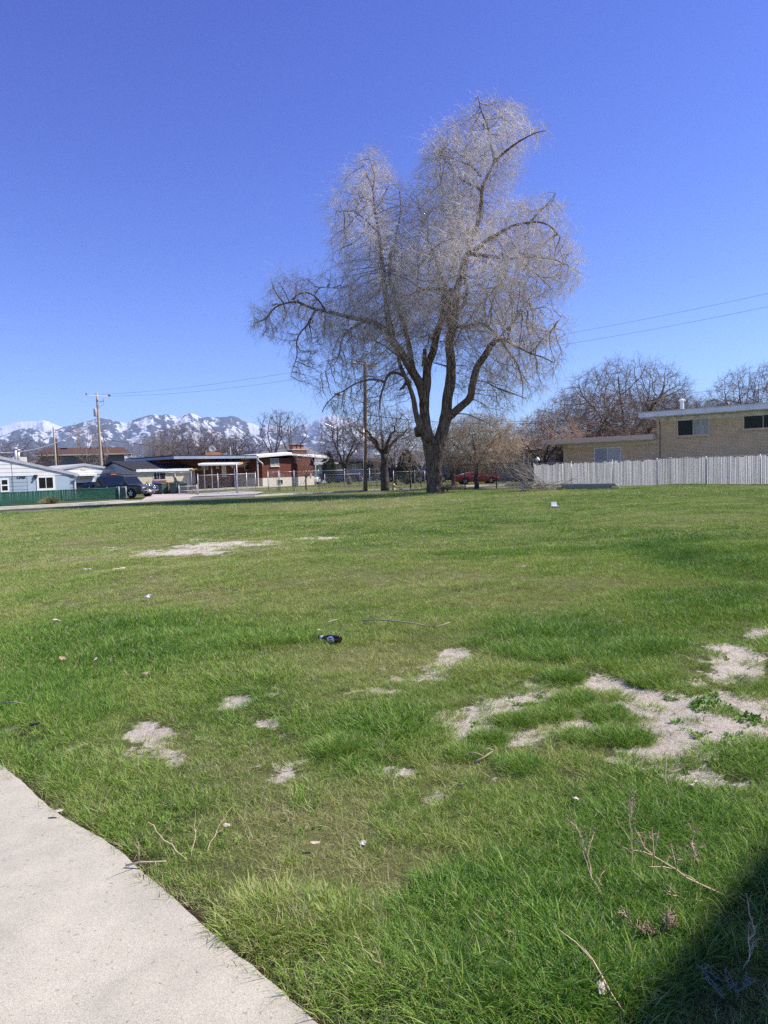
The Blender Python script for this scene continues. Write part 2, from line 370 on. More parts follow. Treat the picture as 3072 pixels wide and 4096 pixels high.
mountain_range('foothills', SK_HILL, -46, 46, 500, 5200, 6400, 7200, rockmat('hill_scrub', (0.16, 0.125, 0.095), (0.24, 0.19, 0.14), bias=-60), 31, 0.5, rough=0.3)

# ================================================================ GROUND
KERB_PX = [(-700, 2085), (-300, 2058), (0, 2038), (380, 2018), (557, 2007), (760, 1996), (1020, 1985), (1190, 1976), (1460, 1964), (1700, 1953.5), (1860, 1947), (2100, 1937), (2400, 1922), (3000, 1895)]
KERB = [tuple(P(*p)[:2]) for p in KERB_PX]

# bare patches (photo px: centre, half width, half height, strength)
PATCH = [(700, 2203, 190, 13, .85), (900, 2181, 150, 15, .9), (440, 2198, 50, 7, .6), (820, 2160, 120, 8, .45), (1290, 2152, 110, 6, .7), (1960, 2225, 50, 12, .6), (2100, 2262, 40, 8, .5),
         (1420, 2405, 90, 10, .5),
         (1810, 2635, 42, 28, .85), (1760, 2690, 46, 13, .8), (1680, 2715, 90, 8, .75), (1480, 2765, 80, 9, .75), (1560, 2770, 60, 8, .65), (1700, 2590, 35, 14, .5),
         (955, 2805, 48, 26, .95), (1090, 2767, 38, 22, .75), (1095, 2888, 62, 26, .85), (1130, 2935, 40, 24, .7), (615, 2950, 75, 48, 1.0), (560, 2900, 50, 20, .7), (710, 3050, 75, 36, .85), (640, 3025, 90, 20, .6), (780, 2960, 80, 20, .5),
         (1130, 3105, 75, 50, .7), (1010, 3150, 60, 24, .5), (1620, 3085, 90, 34, .65), (1590, 3050, 50, 26, .5), (1430, 2960, 42, 26, .7),
         (1890, 2935, 90, 45, 1.0), (1960, 2880, 60, 30, .8), (2060, 2830, 60, 26, .7), (2170, 2785, 100, 24, .75), (2330, 2875, 80, 26, .95), (2270, 2830, 50, 24, .7), (2420, 2775, 110, 48, 1.0),
         (2480, 2730, 60, 24, .7), (2170, 2718, 60, 22, .8), (2560, 2710, 40, 18, .6), (2700, 2790, 150, 40, .95), (2640, 2870, 150, 30, .95), (2800, 2900, 140, 30, .95), (2900, 2850, 140, 34, .9),
         (2960, 2945, 80, 60, .9), (3040, 2830, 100, 36, .9), (2530, 2995, 50, 18, .8), (2460, 3040, 35, 12, .6), (2010, 3000, 60, 40, .6), (1970, 2960, 40, 30, .8), (2210, 2900, 50, 24, .7),
         (2950, 2615, 95, 42, .95), (3030, 2550, 80, 36, .95), (2900, 2660, 50, 14, .5), (3020, 2640, 60, 30, .8), (2830, 3115, 70, 24, .6), (1760, 3190, 80, 50, .55), (2850, 2965, 200, 44, 1.25), (2750, 2830, 240, 48, 1.25), (3000, 2890, 110, 70, 1.25), (2350, 2920, 130, 26, 1.0), (2110, 2950, 90, 26, .95), (2000, 2850, 90, 22, .9), (1990, 3110, 40, 30, .4), (2640, 3110, 60, 14, .4)]
# tall dark clumps of grass in the bare area (px, radius px)
CLUMPS = [(2295, 2812, 62), (2212, 2868, 56), (2064, 2892, 62), (1953, 2965, 50), (1862, 3030, 54), (2085, 3075, 70), (2440, 2868, 80), (2240, 2715, 70), (2600, 2735, 60), (2500, 2960, 80), (2330, 2960, 60), (1330, 3010, 70), (1400, 2985, 60)]
WEEDS = [(2740, 2780, 90, 30), (2850, 2830, 60, 24), (2840, 2930, 100, 34), (2980, 2990, 110, 60), (2640, 2880, 60, 22), (2400, 2835, 60, 20), (3020, 2900, 70, 30), (2560, 2890, 60, 20), (2100, 2800, 60, 24), (1940, 2885, 60, 20),
         (1960, 2235, 90, 20), (2350, 2450, 180, 40), (3020, 2370, 120, 50), (1720, 2380, 100, 24), (950, 2960, 220, 60), (560, 3250, 120, 70), (350, 2850, 160, 60), (1150, 2840, 90, 26), (1480, 2520, 100, 20), (2800, 2600, 80, 30),
         (2250, 2690, 110, 30), (1900, 2690, 120, 40), (1060, 3290, 200, 80), (500, 2480, 260, 30), (900, 2330, 300, 40)]
LUSH = [(300, 2560, 500, 110, 1), (120, 2780, 260, 130, .9), (900, 2560, 420, 60, .6), (1500, 2450, 500, 60, .35), (2300, 2560, 520, 110, 1), (2800, 2450, 400, 120, .9), (2700, 2250, 500, 90, .6), (2500, 3400, 600, 330, 1.1), (2100, 3700, 600, 420, 1.1), (1400, 3900, 300, 220, .6),
        (1500, 3050, 220, 80, .7), (1450, 2900, 260, 60, .7), (700, 3400, 260, 160, .5), (2700, 3120, 400, 120, .8), (1900, 3250, 400, 120, .6), (1100, 1998, 1500, 12, .4), (2300, 1990, 900, 20, .6)]
DRY = [(1250, 3300, 420, 220, 1), (1500, 3500, 520, 300, 1.0), (1100, 3120, 260, 100, .7), (1500, 2640, 420, 60, .8), (1950, 2620, 120, 80, .7), (600, 2990, 300, 110, .6), (900, 2700, 500, 60, .5), (800, 2190, 500, 40, .45), (1300, 2380, 400, 40, .25),
       (1700, 2300, 900, 40, .15), (1750, 3080, 160, 120, .6), (1300, 2030, 700, 14, .9), (2000, 2010, 500, 20, .6), (1500, 3700, 300, 160, .4)]
def to_world(lst):
    o = []
    for q in lst:
        px, py, a, b = q[0], q[1], q[2], (q[3] if len(q) > 3 else q[2] * 0.5)
        if lst is PATCH and px > 1500 and 2560 < py < 3060: a *= 1.2; b *= 1.4
        c = P(px, py); t = P(px, py - b); u = P(px, py + b); l = P(px + a, py)
        o.append((c.x, c.y, max(0.03, abs(l.x - c.x)), max(0.03, (t.y - u.y) / 2), q[4] if len(q) > 4 else 1.0, c.x / c.y))
    return o
PW, LW, DW, WW = to_world(PATCH), to_world(LUSH), to_world(DRY), to_world(WEEDS)
def blob(x, y, L, k=1.0):
    s = np.zeros_like(x)
    for cx, cy, rx, ry, st, sl in L:
        dy = y - cy; dx = x - cx - dy * sl
        q = (dx / rx) ** 2 + (dy / ry) ** 2
        near = q < 9
        s[near] = np.maximum(s[near], st * np.exp(-q[near] * k))
    return s
def bare(x, y, raw=False):
    x = np.asarray(x, float); y = np.asarray(y, float)
    n = fbm(x * 3.1, y * 3.1, 4, 5) - 0.5; n2 = fbm(x * 10, y * 10, 4, 15) - 0.5
    far = np.clip((y - 8) / 20, 0, 1)
    b = blob(x, y, PW, 0.5) * 1.4 + n * 1.9 * (1 - 0.4 * far) + n2 * 2.6 - 0.58
    if raw: return blob(x, y, PW, 0.5) * 1.4 + n * 1.9 * (1 - 0.4 * far) - 0.66
    g = sm(b / 0.2)
    spk = sm((fbm(x * 2.2 + 40, y * 2.2, 5, 25) - 0.77) / 0.07) * 0.8 * sm((12 - y) / 6)
    return np.clip(np.maximum(g, spk), 0, 1)
def lush(x, y):
    x = np.asarray(x, float); y = np.asarray(y, float)
    l = blob(x, y, LW, 0.8); d = blob(x, y, DW, 0.8)
    s = np.clip(1.5 / np.maximum(y, 1.5), 0.12, 1)
    n = (fbm(x * 0.9, y * 0.9, 4, 35) - 0.5) * 1.5 + (fbm(x * 0.22 + 4, y * 0.22, 3, 45) - 0.5) * 1.2
    return np.clip(0.50 + 0.5 * l - 0.45 * d + n * 0.62, 0, 1)

# ---- concrete path (front left)
PATH_PX = [(0, 3072), (93, 3142), (148, 3202), (194, 3248), (278, 3304), (350, 3342), (417, 3380), (500, 3431), (565, 3515), (667, 3589), (787, 3700), (889, 3802), (1000, 3885), (1074, 3941), (1150, 4015), (1231, 4089)]
PE = [tuple(P(*p)[:2]) for p in PATH_PX]
PE = [PE[0]] + [tuple((PE[i - 1][k] + 2 * PE[i][k] + PE[i + 1][k]) / 4 for k in (0, 1)) for i in range(1, len(PE) - 1)] + [PE[-1]]
a0, a1 = PE[0], PE[2]; b0, b1 = PE[-3], PE[-1]
def ext(p, q, d):
    t = Vector((q[0] - p[0], q[1] - p[1])).normalized(); return (q[0] + t.x * d, q[1] + t.y * d)
PATH_EDGE = [ext(PE[3], PE[0], 12), ext(PE[3], PE[0], 2.6), ext(PE[3], PE[0], 1.2)] + PE + [ext(b0, b1, 0.8), ext(b0, b1, 2.5), ext(b0, b1, 5.0)]
PEa = np.array(PATH_EDGE)
def path_dist(x, y):
    """signed distance to the path edge, > 0 on the grass side"""
    x = np.asarray(x, float); y = np.asarray(y, float); best = np.full(x.shape, 1e9); sg = np.ones(x.shape)
    for i in range(len(PEa) - 1):
        ax, ay = PEa[i]; bx, by = PEa[i + 1]; dx, dy = bx - ax, by - ay; l2 = dx * dx + dy * dy
        t = np.clip(((x - ax) * dx + (y - ay) * dy) / l2, 0, 1); qx, qy = ax + t * dx, ay + t * dy
        d = np.hypot(x - qx, y - qy); c = dx * (y - ay) - dy * (x - ax)
        m_ = d < best; best = np.where(m_, d, best); sg = np.where(m_, np.sign(c), sg)
    return best * sg

def build_ground():
    ys = list(np.linspace(-14, 1.0, 40)); y = 1.0
    while y < 62: ys.append(y); y *= 1.0115
    while y < 5600: ys.append(y); y *= 1.09
    ys.append(14200); ys = np.array(ys); nc = 280
    t = np.linspace(-1, 1, nc); T, Y = np.meshgrid(t, ys)
    X = T * (np.abs(Y) * 0.85 + 3.0)
    X = np.where(Y < 1, T * 16, X)
    X = np.where((Y >= 1) & (Y < 10), T * ((Y * 0.85 + 3) + (16 - (Y * .85 + 3)) * (np.abs(T) ** 6)), X)
    X = np.where(Y > 3000, T * Y * 1.3, X)
    Z = G(X, Y)
    pdist = path_dist(X, Y)
    nearp = (Y < 14)
    Z = np.where(nearp, Z + 0.012 * sm(pdist / 0.2) - 0.10 * sm(-(pdist + 0.03) / 0.15), Z)
    # the ground sinks under the road
    kx = np.array([k[0] for k in KERB]); ky = np.array([k[1] for k in KERB])
    Z = np.where(Y > 30, Z - 0.03, Z)
    br = bare(X, Y); Z = Z - 0.012 * br * (Y < 45)
    Z = np.where(Y > 3000, -2.0, Z)
    V = np.stack([X, Y, Z], -1).reshape(-1, 3); nr = len(ys)
    i, j = np.meshgrid(np.arange(nr - 1), np.arange(nc - 1), indexing='ij'); b = (i * nc + j).ravel()
    me = npmesh('ground', V, np.stack([b, b + 1, b + nc + 1, b + nc], 1))
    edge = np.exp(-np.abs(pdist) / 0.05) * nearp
    for nm, val in (('bare', bare(X, Y, True)), ('lush', lush(X, Y)), ('edge', edge)):
        at = me.attributes.new(nm, 'FLOAT', 'POINT'); at.data.foreach_set('value', val.astype(np.float32).ravel())
    me.polygons.foreach_set('use_smooth', np.ones(len(me.polygons), bool))
    m = bpy.data.materials.new('soil_and_shaded_turf'); m.use_nodes = True; nt = m.node_tree; N = nt.nodes; L = nt.links
    bs = N['Principled BSDF']; bs.inputs['Roughness'].default_value = 0.95; bs.inputs['Specular IOR Level'].default_value = 0.1
    tc = N.new('ShaderNodeTexCoord')
    def at(n): a = N.new('ShaderNodeAttribute'); a.attribute_name = n; return a.outputs['Fac']
    def nz(s, d=5, r=0.6):
        a = N.new('ShaderNodeTexNoise'); a.inputs['Scale'].default_value = s; a.inputs['Detail'].default_value = d; a.inputs['Roughness'].default_value = r
        L.new(tc.outputs['Object'], a.inputs['Vector']); return a.outputs[0]
    def mix(f, a, b, clampf=None):
        x = N.new('ShaderNodeMix'); x.data_type = 'RGBA'
        if isinstance(f, float): x.inputs[0].default_value = f
        else: L.new(f, x.inputs[0])
        for k, v in ((6, a), (7, b)):
            if isinstance(v, tuple): x.inputs[k].default_value = (*v, 1)
            else: L.new(v, x.inputs[k])
        return x.outputs[2]
    def mr(f, a, b, c=0, d=1):
        x = N.new('ShaderNodeMapRange'); x.inputs[1].default_value = a; x.inputs[2].default_value = b; x.inputs[3].default_value = c; x.inputs[4].default_value = d
        L.new(f, x.inputs[0]); return x.outputs[0]
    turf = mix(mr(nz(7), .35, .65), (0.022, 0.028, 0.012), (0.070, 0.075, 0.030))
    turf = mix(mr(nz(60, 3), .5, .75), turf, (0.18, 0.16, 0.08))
    turf = mix(at('lush'), mix(0.7, turf, (0.22, 0.235, 0.085)), mix(0.5, turf, (0.03, 0.06, 0.014)))  # turf darkened under lush grass: shade between blades put into its colour
    soil = mix(mr(nz(5), .3, .7), (0.53, 0.465, 0.39), (0.69, 0.62, 0.53))
    soil = mix(mr(nz(70, 5, .75), .57, .72), soil, (0.30, 0.25, 0.19))
    soil = mix(mr(nz(16, 4, .7), .52, .66), soil, (0.42, 0.36, 0.29))
    bm_ = N.new('ShaderNodeMath'); bm_.operation = 'MULTIPLY_ADD'; bm_.inputs[1].default_value = 2.6; L.new(nz(9, 8, .72), bm_.inputs[0]); bm_.inputs[2].default_value = -1.3
    ba = N.new('ShaderNodeMath'); ba.operation = 'ADD'; L.new(bm_.outputs[0], ba.inputs[0]); L.new(at('bare'), ba.inputs[1])
    c = mix(mr(ba.outputs[0], 0.0, 0.12), turf, soil)
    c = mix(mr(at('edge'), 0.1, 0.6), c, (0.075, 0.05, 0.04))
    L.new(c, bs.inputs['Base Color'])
    bp = N.new('ShaderNodeBump'); bp.inputs['Strength'].default_value = 1.0; bp.inputs['Distance'].default_value = 0.03
    L.new(nz(28, 8, .75), bp.inputs['Height']); L.new(bp.outputs[0], bs.inputs['Normal'])
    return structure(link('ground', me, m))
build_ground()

def path_material():
    m = bpy.data.materials.new('path_concrete'); m.use_nodes = True; nt = m.node_tree; N = nt.nodes; L = nt.links
    bs = N['Principled BSDF']; bs.inputs['Roughness'].default_value = 0.88; bs.inputs['Specular IOR Level'].default_value = 0.25
    tc = N.new('ShaderNodeTexCoord')
    def nz(s, d=5, r=0.6, dist=0):
        a = N.new('ShaderNodeTexNoise'); a.inputs['Scale'].default_value = s; a.inputs['Detail'].default_value = d; a.inputs['Roughness'].default_value = r; a.inputs['Distortion'].default_value = dist
        L.new(tc.outputs['Object'], a.inputs['Vector']); return a.outputs[0]
    def rr(f, a, b, c, d):
        x = N.new('ShaderNodeMapRange'); x.inputs[1].default_value = a; x.inputs[2].default_value = b; x.inputs[3].default_value = c; x.inputs[4].default_value = d; L.new(f, x.inputs[0]); return x.outputs[0]
    base = N.new('ShaderNodeRGB'); base.outputs[0].default_value = (0.515, 0.475, 0.375, 1); cur = base.outputs[0]
    vor = N.new('ShaderNodeTexVoronoi'); vor.inputs['Scale'].default_value = 150; L.new(tc.outputs['Object'], vor.inputs['Vector'])
    for f in (rr(nz(1.6, 5, .6, .6), .35, .68, 0.84, 1.06), rr(nz(9, 4), .3, .7, 0.94, 1.05), rr(nz(260, 3, .8), .35, .65, 0.66, 1.22), rr(nz(55, 2), .64, .72, 1, 0.60), rr(vor.outputs['Distance'], 0.02, 0.25, 0.86, 1.04)):
        x = N.new('ShaderNodeMix'); x.data_type = 'RGBA'; x.blend_type = 'MULTIPLY'; x.inputs[0].default_value = 1
        L.new(cur, x.inputs[6]); L.new(f, x.inputs[7]); cur = x.outputs[2]
    L.new(cur, bs.inputs['Base Color'])
    bp = N.new('ShaderNodeBump'); bp.inputs['Strength'].default_value = 0.5; bp.inputs['Distance'].default_value = 0.003
    L.new(nz(230, 4, .7), bp.inputs['Height']); L.new(bp.outputs[0], bs.inputs['Normal'])
    return m
def build_path():
    # chop the edge finely and let it wander a little
    ed = []
    for i in range(len(PATH_EDGE) - 1):
        a, b = PATH_EDGE[i], PATH_EDGE[i + 1]; n = max(1, int(math.hypot(b[0] - a[0], b[1] - a[1]) / 0.03))
        for k in range(n):
            t = k / n; x, y = a[0] + (b[0] - a[0]) * t, a[1] + (b[1] - a[1]) * t
            q = (float(fbm(np.array(x * 14), np.array(y * 14), 3, 2)) - 0.5) * 0.014; ed.append((x + q * 0.7, y + q * 0.7))
    other = [(-18, -10), (-18, ed[0][1] - 1)]
    poly = ed + [(ed[-1][0] - 2, -10)] + other
    import bmesh
    bm = bmesh.new(); f = bm.faces.new([bm.verts.new((p[0], p[1], -0.10)) for p in poly]); r = bmesh.ops.extrude_face_region(bm, geom=[f])
    for v in r['geom']:
        if isinstance(v, bmesh.types.BMVert): v.co.z = 0.022
    bmesh.ops.triangulate(bm, faces=[g for g in bm.faces if len(g.verts) > 4]); bmesh.ops.recalc_face_normals(bm, faces=bm.faces)
    me = bpy.data.meshes.new('concrete_path'); bm.to_mesh(me); bm.free(); structure(link('concrete_path', me, path_material()))
build_path()

# ---- road, kerb, verge, pavement beyond the field
M_asphalt = mat('asphalt', (0.16, 0.16, 0.165), 0.9, 0.2, noise=(1.2, 0.15), bump=(60, 0.2))
M_kerb = mat('kerb_concrete', (0.66, 0.60, 0.52), 0.9, 0.2, noise=(1.2, 0.12))
M_drive = mat('driveway_concrete', (0.50, 0.43, 0.38), 0.9, 0.2, noise=(0.8, 0.15))
M_gravel = mat('gravel', (0.42, 0.40, 0.38), 0.95, 0.2, noise=(6, 0.5), bump=(12, 1.0, 0.06))
M_lawn = mat('yard_turf', (0.15, 0.14, 0.055), 0.95, 0.1, noise=(0.6, 0.3), col2=(0.25, 0.21, 0.10, 1), bump=(30, 0.8))
M_verge = mat('verge_turf', (0.085, 0.12, 0.035), 0.95, 0.1, noise=(0.6, 0.3), bump=(30, 0.8))
def strip(name, a, b, m, lift, thick=None): return sheet(name, a + b[::-1], m, lift, thick, sub=2.5)
strip('road', offset(KERB, -8.0), KERB, M_asphalt, -0.045)
strip('kerb', KERB, offset(KERB, 0.45), M_kerb, 0.09, 0.2)
k2 = offset(KERB, 0.45)
sheet('verge_grass_strip', k2[:5] + offset(KERB, 1.6)[:5][::-1], M_verge, 0.075, sub=2.5)
sheet('driveway', [tuple(P(*q)[:2]) for q in ((566, 2005.5), (762, 1994.8), (800, 1983), (700, 1976), (600, 1981))], M_drive, 0.098, sub=2.0)
sheet('gravel_bed', [tuple(P(*q)[:2]) for q in ((775, 1991), (1020, 1982), (1060, 1972), (950, 1968), (800, 1978))], M_gravel, 0.094, sub=2.0)
sheet('pavement', offset(KERB, 1.6)[:5] + offset(KERB, 2.9)[:5][::-1], M_kerb, 0.085, sub=2.5)
# ================================================================ TREES
def colonize(P0, par0, A, D, kill, infl, iters, trop=(0, 0, 0), jit=0.15, seed=1):
    g = np.random.default_rng(seed)
    Pn = [np.asarray(P0, float)]; par = list(par0); pos = np.asarray(P0, float)
    d2 = np.full(len(A), 1e18); near = np.zeros(len(A), int)
    def upd(new, base):
        nonlocal d2, near
        for c in range(0, len(new), 400):
            q = new[c:c + 400]; dd = ((A[:, None, :] - q[None]) ** 2).sum(-1); k = dd.argmin(1); v = dd[np.arange(len(A)), k]
            m_ = v < d2; d2 = np.where(m_, v, d2); near = np.where(m_, k + base + c, near)
    upd(pos, 0); trop = np.array(trop)
    for it in range(iters):
        keep = d2 > kill * kill; A = A[keep]; d2 = d2[keep]; near = near[keep]
        if not len(A): break
        act = d2 < infl * infl
        if not act.any(): break
        n = near[act]; dv = A[act] - pos[n]; dv /= np.linalg.norm(dv, axis=1)[:, None] + 1e-9
        acc = np.zeros_like(pos); np.add.at(acc, n, dv); u = np.unique(n)
        dr = acc[u]; dr /= np.linalg.norm(dr, axis=1)[:, None] + 1e-9
        dr = dr + trop + g.normal(size=dr.shape) * jit; dr /= np.linalg.norm(dr, axis=1)[:, None] + 1e-9
        new = pos[u] + dr * D; base = len(pos)
        pos = np.vstack([pos, new]); par += list(u); upd(new, base)
        if len(pos) > 60000: break
    return pos, np.array(par)

def tubes_many(Pts, Rad, sides=3):
    """Pts (N,K,3), Rad (N,K) -> verts, quads"""
    N_, K, _ = Pts.shape
    T = np.empty_like(Pts); T[:, 1:-1] = Pts[:, 2:] - Pts[:, :-2]; T[:, 0] = Pts[:, 1] - Pts[:, 0]; T[:, -1] = Pts[:, -1] - Pts[:, -2]
    T /= np.linalg.norm(T, axis=2)[..., None] + 1e-9
    ref = np.where(np.abs(T[:, :1, 2:3]) < 0.8, np.array([0, 0, 1.0]), np.array([1.0, 0, 0]))
    a = np.cross(T, np.broadcast_to(ref, T.shape)); a /= np.linalg.norm(a, axis=2)[..., None] + 1e-9
    b = np.cross(T, a); q = 2 * np.pi * np.arange(sides) / sides
    V = Pts[:, :, None] + (a[:, :, None] * np.cos(q)[None, None, :, None] + b[:, :, None] * np.sin(q)[None, None, :, None]) * Rad[:, :, None, None]
    V = V.reshape(-1, 3)
    n, k, s = np.meshgrid(np.arange(N_), np.arange(K - 1), np.arange(sides), indexing='ij')
    o = (n * K + k) * sides; s2 = (s + 1) % sides
    Q = np.stack([o + s, o + s2, o + sides + s2, o + sides + s], -1).reshape(-1, 4)
    return V, Q
def merge(parts):
    V = []; Q = []; o = 0
    for v, q in parts: V.append(v); Q.append(q + o); o += len(v)
    return np.vstack(V), np.vstack(Q)

def branch_mesh(pos, par, n0, tip, expo, sides=5, rmax=1, rbase=None):
    """tubes along the grown skeleton (nodes n0.. ), returns parts and a radius per node"""
    n = len(pos); cnt = np.ones(n)
    for i in range(n - 1, 0, -1):
        if par[i] >= 0: cnt[par[i]] += cnt[i]
    rad = np.minimum(tip * cnt ** expo, rmax)
    ch = [[] for _ in range(n)]
    for i in range(n0, n):
        if par[i] >= 0: ch[par[i]].append(i)
    chains = []; starts = []
    for i in range(n):
        c = sorted(ch[i], key=lambda k: -cnt[k])
        if i < n0: starts += [(i, k) for k in c]
        else: starts += [(i, k) for k in c[1:]]
    byk = {}
    for a, k in starts:
        line = [a, k]; c = k
        while ch[c]:
            c = max(ch[c], key=lambda q: cnt[q]); line.append(c)
        byk.setdefault(len(line), []).append(line)
    parts = []
    for K, ls in byk.items():
        ix = np.array(ls); rr = rad[ix].copy(); rr[:, 0] = rr[:, 1]
        s = sides if K > 6 else max(3, sides - 1)
        parts.append(tubes_many(pos[ix], rr, s))
    return parts, rad, cnt

def twigs(pos, par, sel, per, lmin, lmax, r0, droop, seed, spread=0.8, K=5, sub=2, lift=0.0):
    g = np.random.default_rng(seed)
    idx = np.repeat(sel, per); N_ = len(idx)
    p = pos[idx]; d = p - pos[np.maximum(par[idx], 0)]; d /= np.linalg.norm(d, axis=1)[:, None] + 1e-9
    d = d + g.normal(size=d.shape) * spread; d[:, 2] += lift; d /= np.linalg.norm(d, axis=1)[:, None] + 1e-9
    Lg = g.uniform(lmin, lmax, N_) * (0.6 + 0.8 * g.random(N_)); st = Lg / (K - 1)
    pts = np.empty((N_, K, 3)); pts[:, 0] = p - d * 0.02
    cur = d.copy(); dr = g.uniform(0.3, 1.4, N_) * droop
    for k in range(1, K):
        pts[:, k] = pts[:, k - 1] + cur * st[:, None]
        cur = cur + g.normal(size=cur.shape) * 0.16; cur[:, 2] -= dr / (K - 1) * 1.6; cur /= np.linalg.norm(cur, axis=1)[:, None] + 1e-9
    rr = np.linspace(r0, r0 * 0.45, K)[None] * g.uniform(0.7, 1.25, (N_, 1))
    out = [tubes_many(pts, np.broadcast_to(rr, (N_, K)), 3)]
    if sub:
        m_ = np.repeat(np.arange(N_), sub); k = g.integers(1, K - 1, len(m_)); q0 = pts[m_, k]; t = pts[m_, k + 1] - q0
        t /= np.linalg.norm(t, axis=1)[:, None] + 1e-9; t = t + g.normal(size=t.shape) * 0.55; t[:, 2] -= droop * 0.25; t /= np.linalg.norm(t, axis=1)[:, None] + 1e-9
        l2 = Lg[m_] * g.uniform(0.25, 0.55, len(m_)); s = np.empty((len(m_), 3, 3)); s[:, 0] = q0; s[:, 1] = q0 + t * (l2 * 0.5)[:, None]
        t2 = t.copy(); t2[:, 2] -= droop * 0.5; t2 /= np.linalg.norm(t2, axis=1)[:, None]; s[:, 2] = s[:, 1] + t2 * (l2 * 0.5)[:, None]
        out.append(tubes_many(s, np.broadcast_to(np.array([r0 * .7, r0 * .6, r0 * .4])[None], (len(m_), 3)), 3))
    return out

def barkmat(name, c1, c2, sc=(9, 9, 1.6), bump=1.0, dist=0.06):
    m = bpy.data.materials.new(name); m.use_nodes = True; nt = m.node_tree; N = nt.nodes; L = nt.links
    b = N['Principled BSDF']; b.inputs['Roughness'].default_value = 0.9; b.inputs['Specular IOR Level'].default_value = 0.15
    tc = N.new('ShaderNodeTexCoord'); mp = N.new('ShaderNodeMapping'); mp.inputs['Scale'].default_value = sc; L.new(tc.outputs['Object'], mp.inputs[0])
    nz = N.new('ShaderNodeTexNoise'); nz.inputs['Scale'].default_value = 1.2; nz.inputs['Detail'].default_value = 7; nz.inputs['Roughness'].default_value = 0.65; nz.inputs['Distortion'].default_value = 0.6
    L.new(mp.outputs[0], nz.inputs['Vector'])
    rp = N.new('ShaderNodeValToRGB'); e = rp.color_ramp.elements; e[0].position = 0.38; e[1].position = 0.66; e[0].color = (*c1, 1); e[1].color = (*c2, 1)
    L.new(nz.outputs[0], rp.inputs[0]); L.new(rp.outputs[0], b.inputs['Base Color'])
    bp = N.new('ShaderNodeBump'); bp.inputs['Strength'].default_value = bump; bp.inputs['Distance'].default_value = dist
    L.new(nz.outputs[0], bp.inputs['Height']); L.new(bp.outputs[0], b.inputs['Normal']); return m
def twigmat(name, c1, c2, scale=0.25):
    m = bpy.data.materials.new(name); m.use_nodes = True; nt = m.node_tree; N = nt.nodes; L = nt.links
    b = N['Principled BSDF']; b.inputs['Roughness'].default_value = 0.6; b.inputs['Specular IOR Level'].default_value = 0.35
    tc = N.new('ShaderNodeTexCoord'); nz = N.new('ShaderNodeTexNoise'); nz.inputs['Scale'].default_value = scale; nz.inputs['Detail'].default_value = 3
    L.new(tc.outputs['Object'], nz.inputs['Vector'])
    rp = N.new('ShaderNodeValToRGB'); e = rp.color_ramp.elements; e[0].position = 0.4; e[1].position = 0.6; e[0].color = (*c1, 1); e[1].color = (*c2, 1)
    L.new(nz.outputs[0], rp.inputs[0]); L.new(rp.outputs[0], b.inputs['Base Color']); return m
M_bark = barkmat('furrowed_bark', (0.045, 0.033, 0.024), (0.30, 0.21, 0.13))
M_branch = twigmat('branch_bark', (0.20, 0.16, 0.12), (0.42, 0.37, 0.32), 0.3)
M_bark_small = barkmat('grey_brown_bark', (0.05, 0.04, 0.034), (0.15, 0.12, 0.095), (6, 6, 2), 0.6, 0.02)
M_bark_tan = barkmat('tan_bark', (0.14, 0.10, 0.07), (0.33, 0.25, 0.18), (6, 6, 2), 0.6, 0.02)
M_twig_silver = twigmat('silver_twigs', (0.60, 0.52, 0.42), (0.84, 0.77, 0.68))
def height_mix(m, low, z0, z1):       # browner twigs low in the crown
    nt = m.node_tree; N = nt.nodes; L = nt.links; b = N['Principled BSDF']; src = b.inputs['Base Color'].links[0].from_socket
    tc = N.new('ShaderNodeTexCoord'); sp = N.new('ShaderNodeSeparateXYZ'); L.new(tc.outputs['Object'], sp.inputs[0]); mr = N.new('ShaderNodeMapRange'); mr.inputs[1].default_value = z0; mr.inputs[2].default_value = z1; L.new(sp.outputs[2], mr.inputs[0])
    mx = N.new('ShaderNodeMix'); mx.data_type = 'RGBA'; mx.inputs[6].default_value = (*low, 1); L.new(mr.outputs[0], mx.inputs[0]); L.new(src, mx.inputs[7]); L.new(mx.outputs[2], b.inputs['Base Color'])
height_mix(M_twig_silver, (0.36, 0.27, 0.17), 5, 15)
M_twig_brown = twigmat('brown_twigs', (0.115, 0.080, 0.064), (0.20, 0.145, 0.12))
M_twig_purple = twigmat('purple_brown_twigs', (0.13, 0.088, 0.065), (0.21, 0.145, 0.11))
M_twig_tan = twigmat('tan_twigs', (0.30, 0.225, 0.14), (0.44, 0.35, 0.24))
M_twig_pale = twigmat('pale_twigs', (0.24, 0.18, 0.14), (0.36, 0.28, 0.22))

TB = P(1742, 1972)                       # base of the big tree
def Cpx(x, y): return (900 + 0.9042 * x, 300 + 0.9042 * y)
def CT(x, y, dy=0.0): return RY(*Cpx(x, y), TB.y + dy)

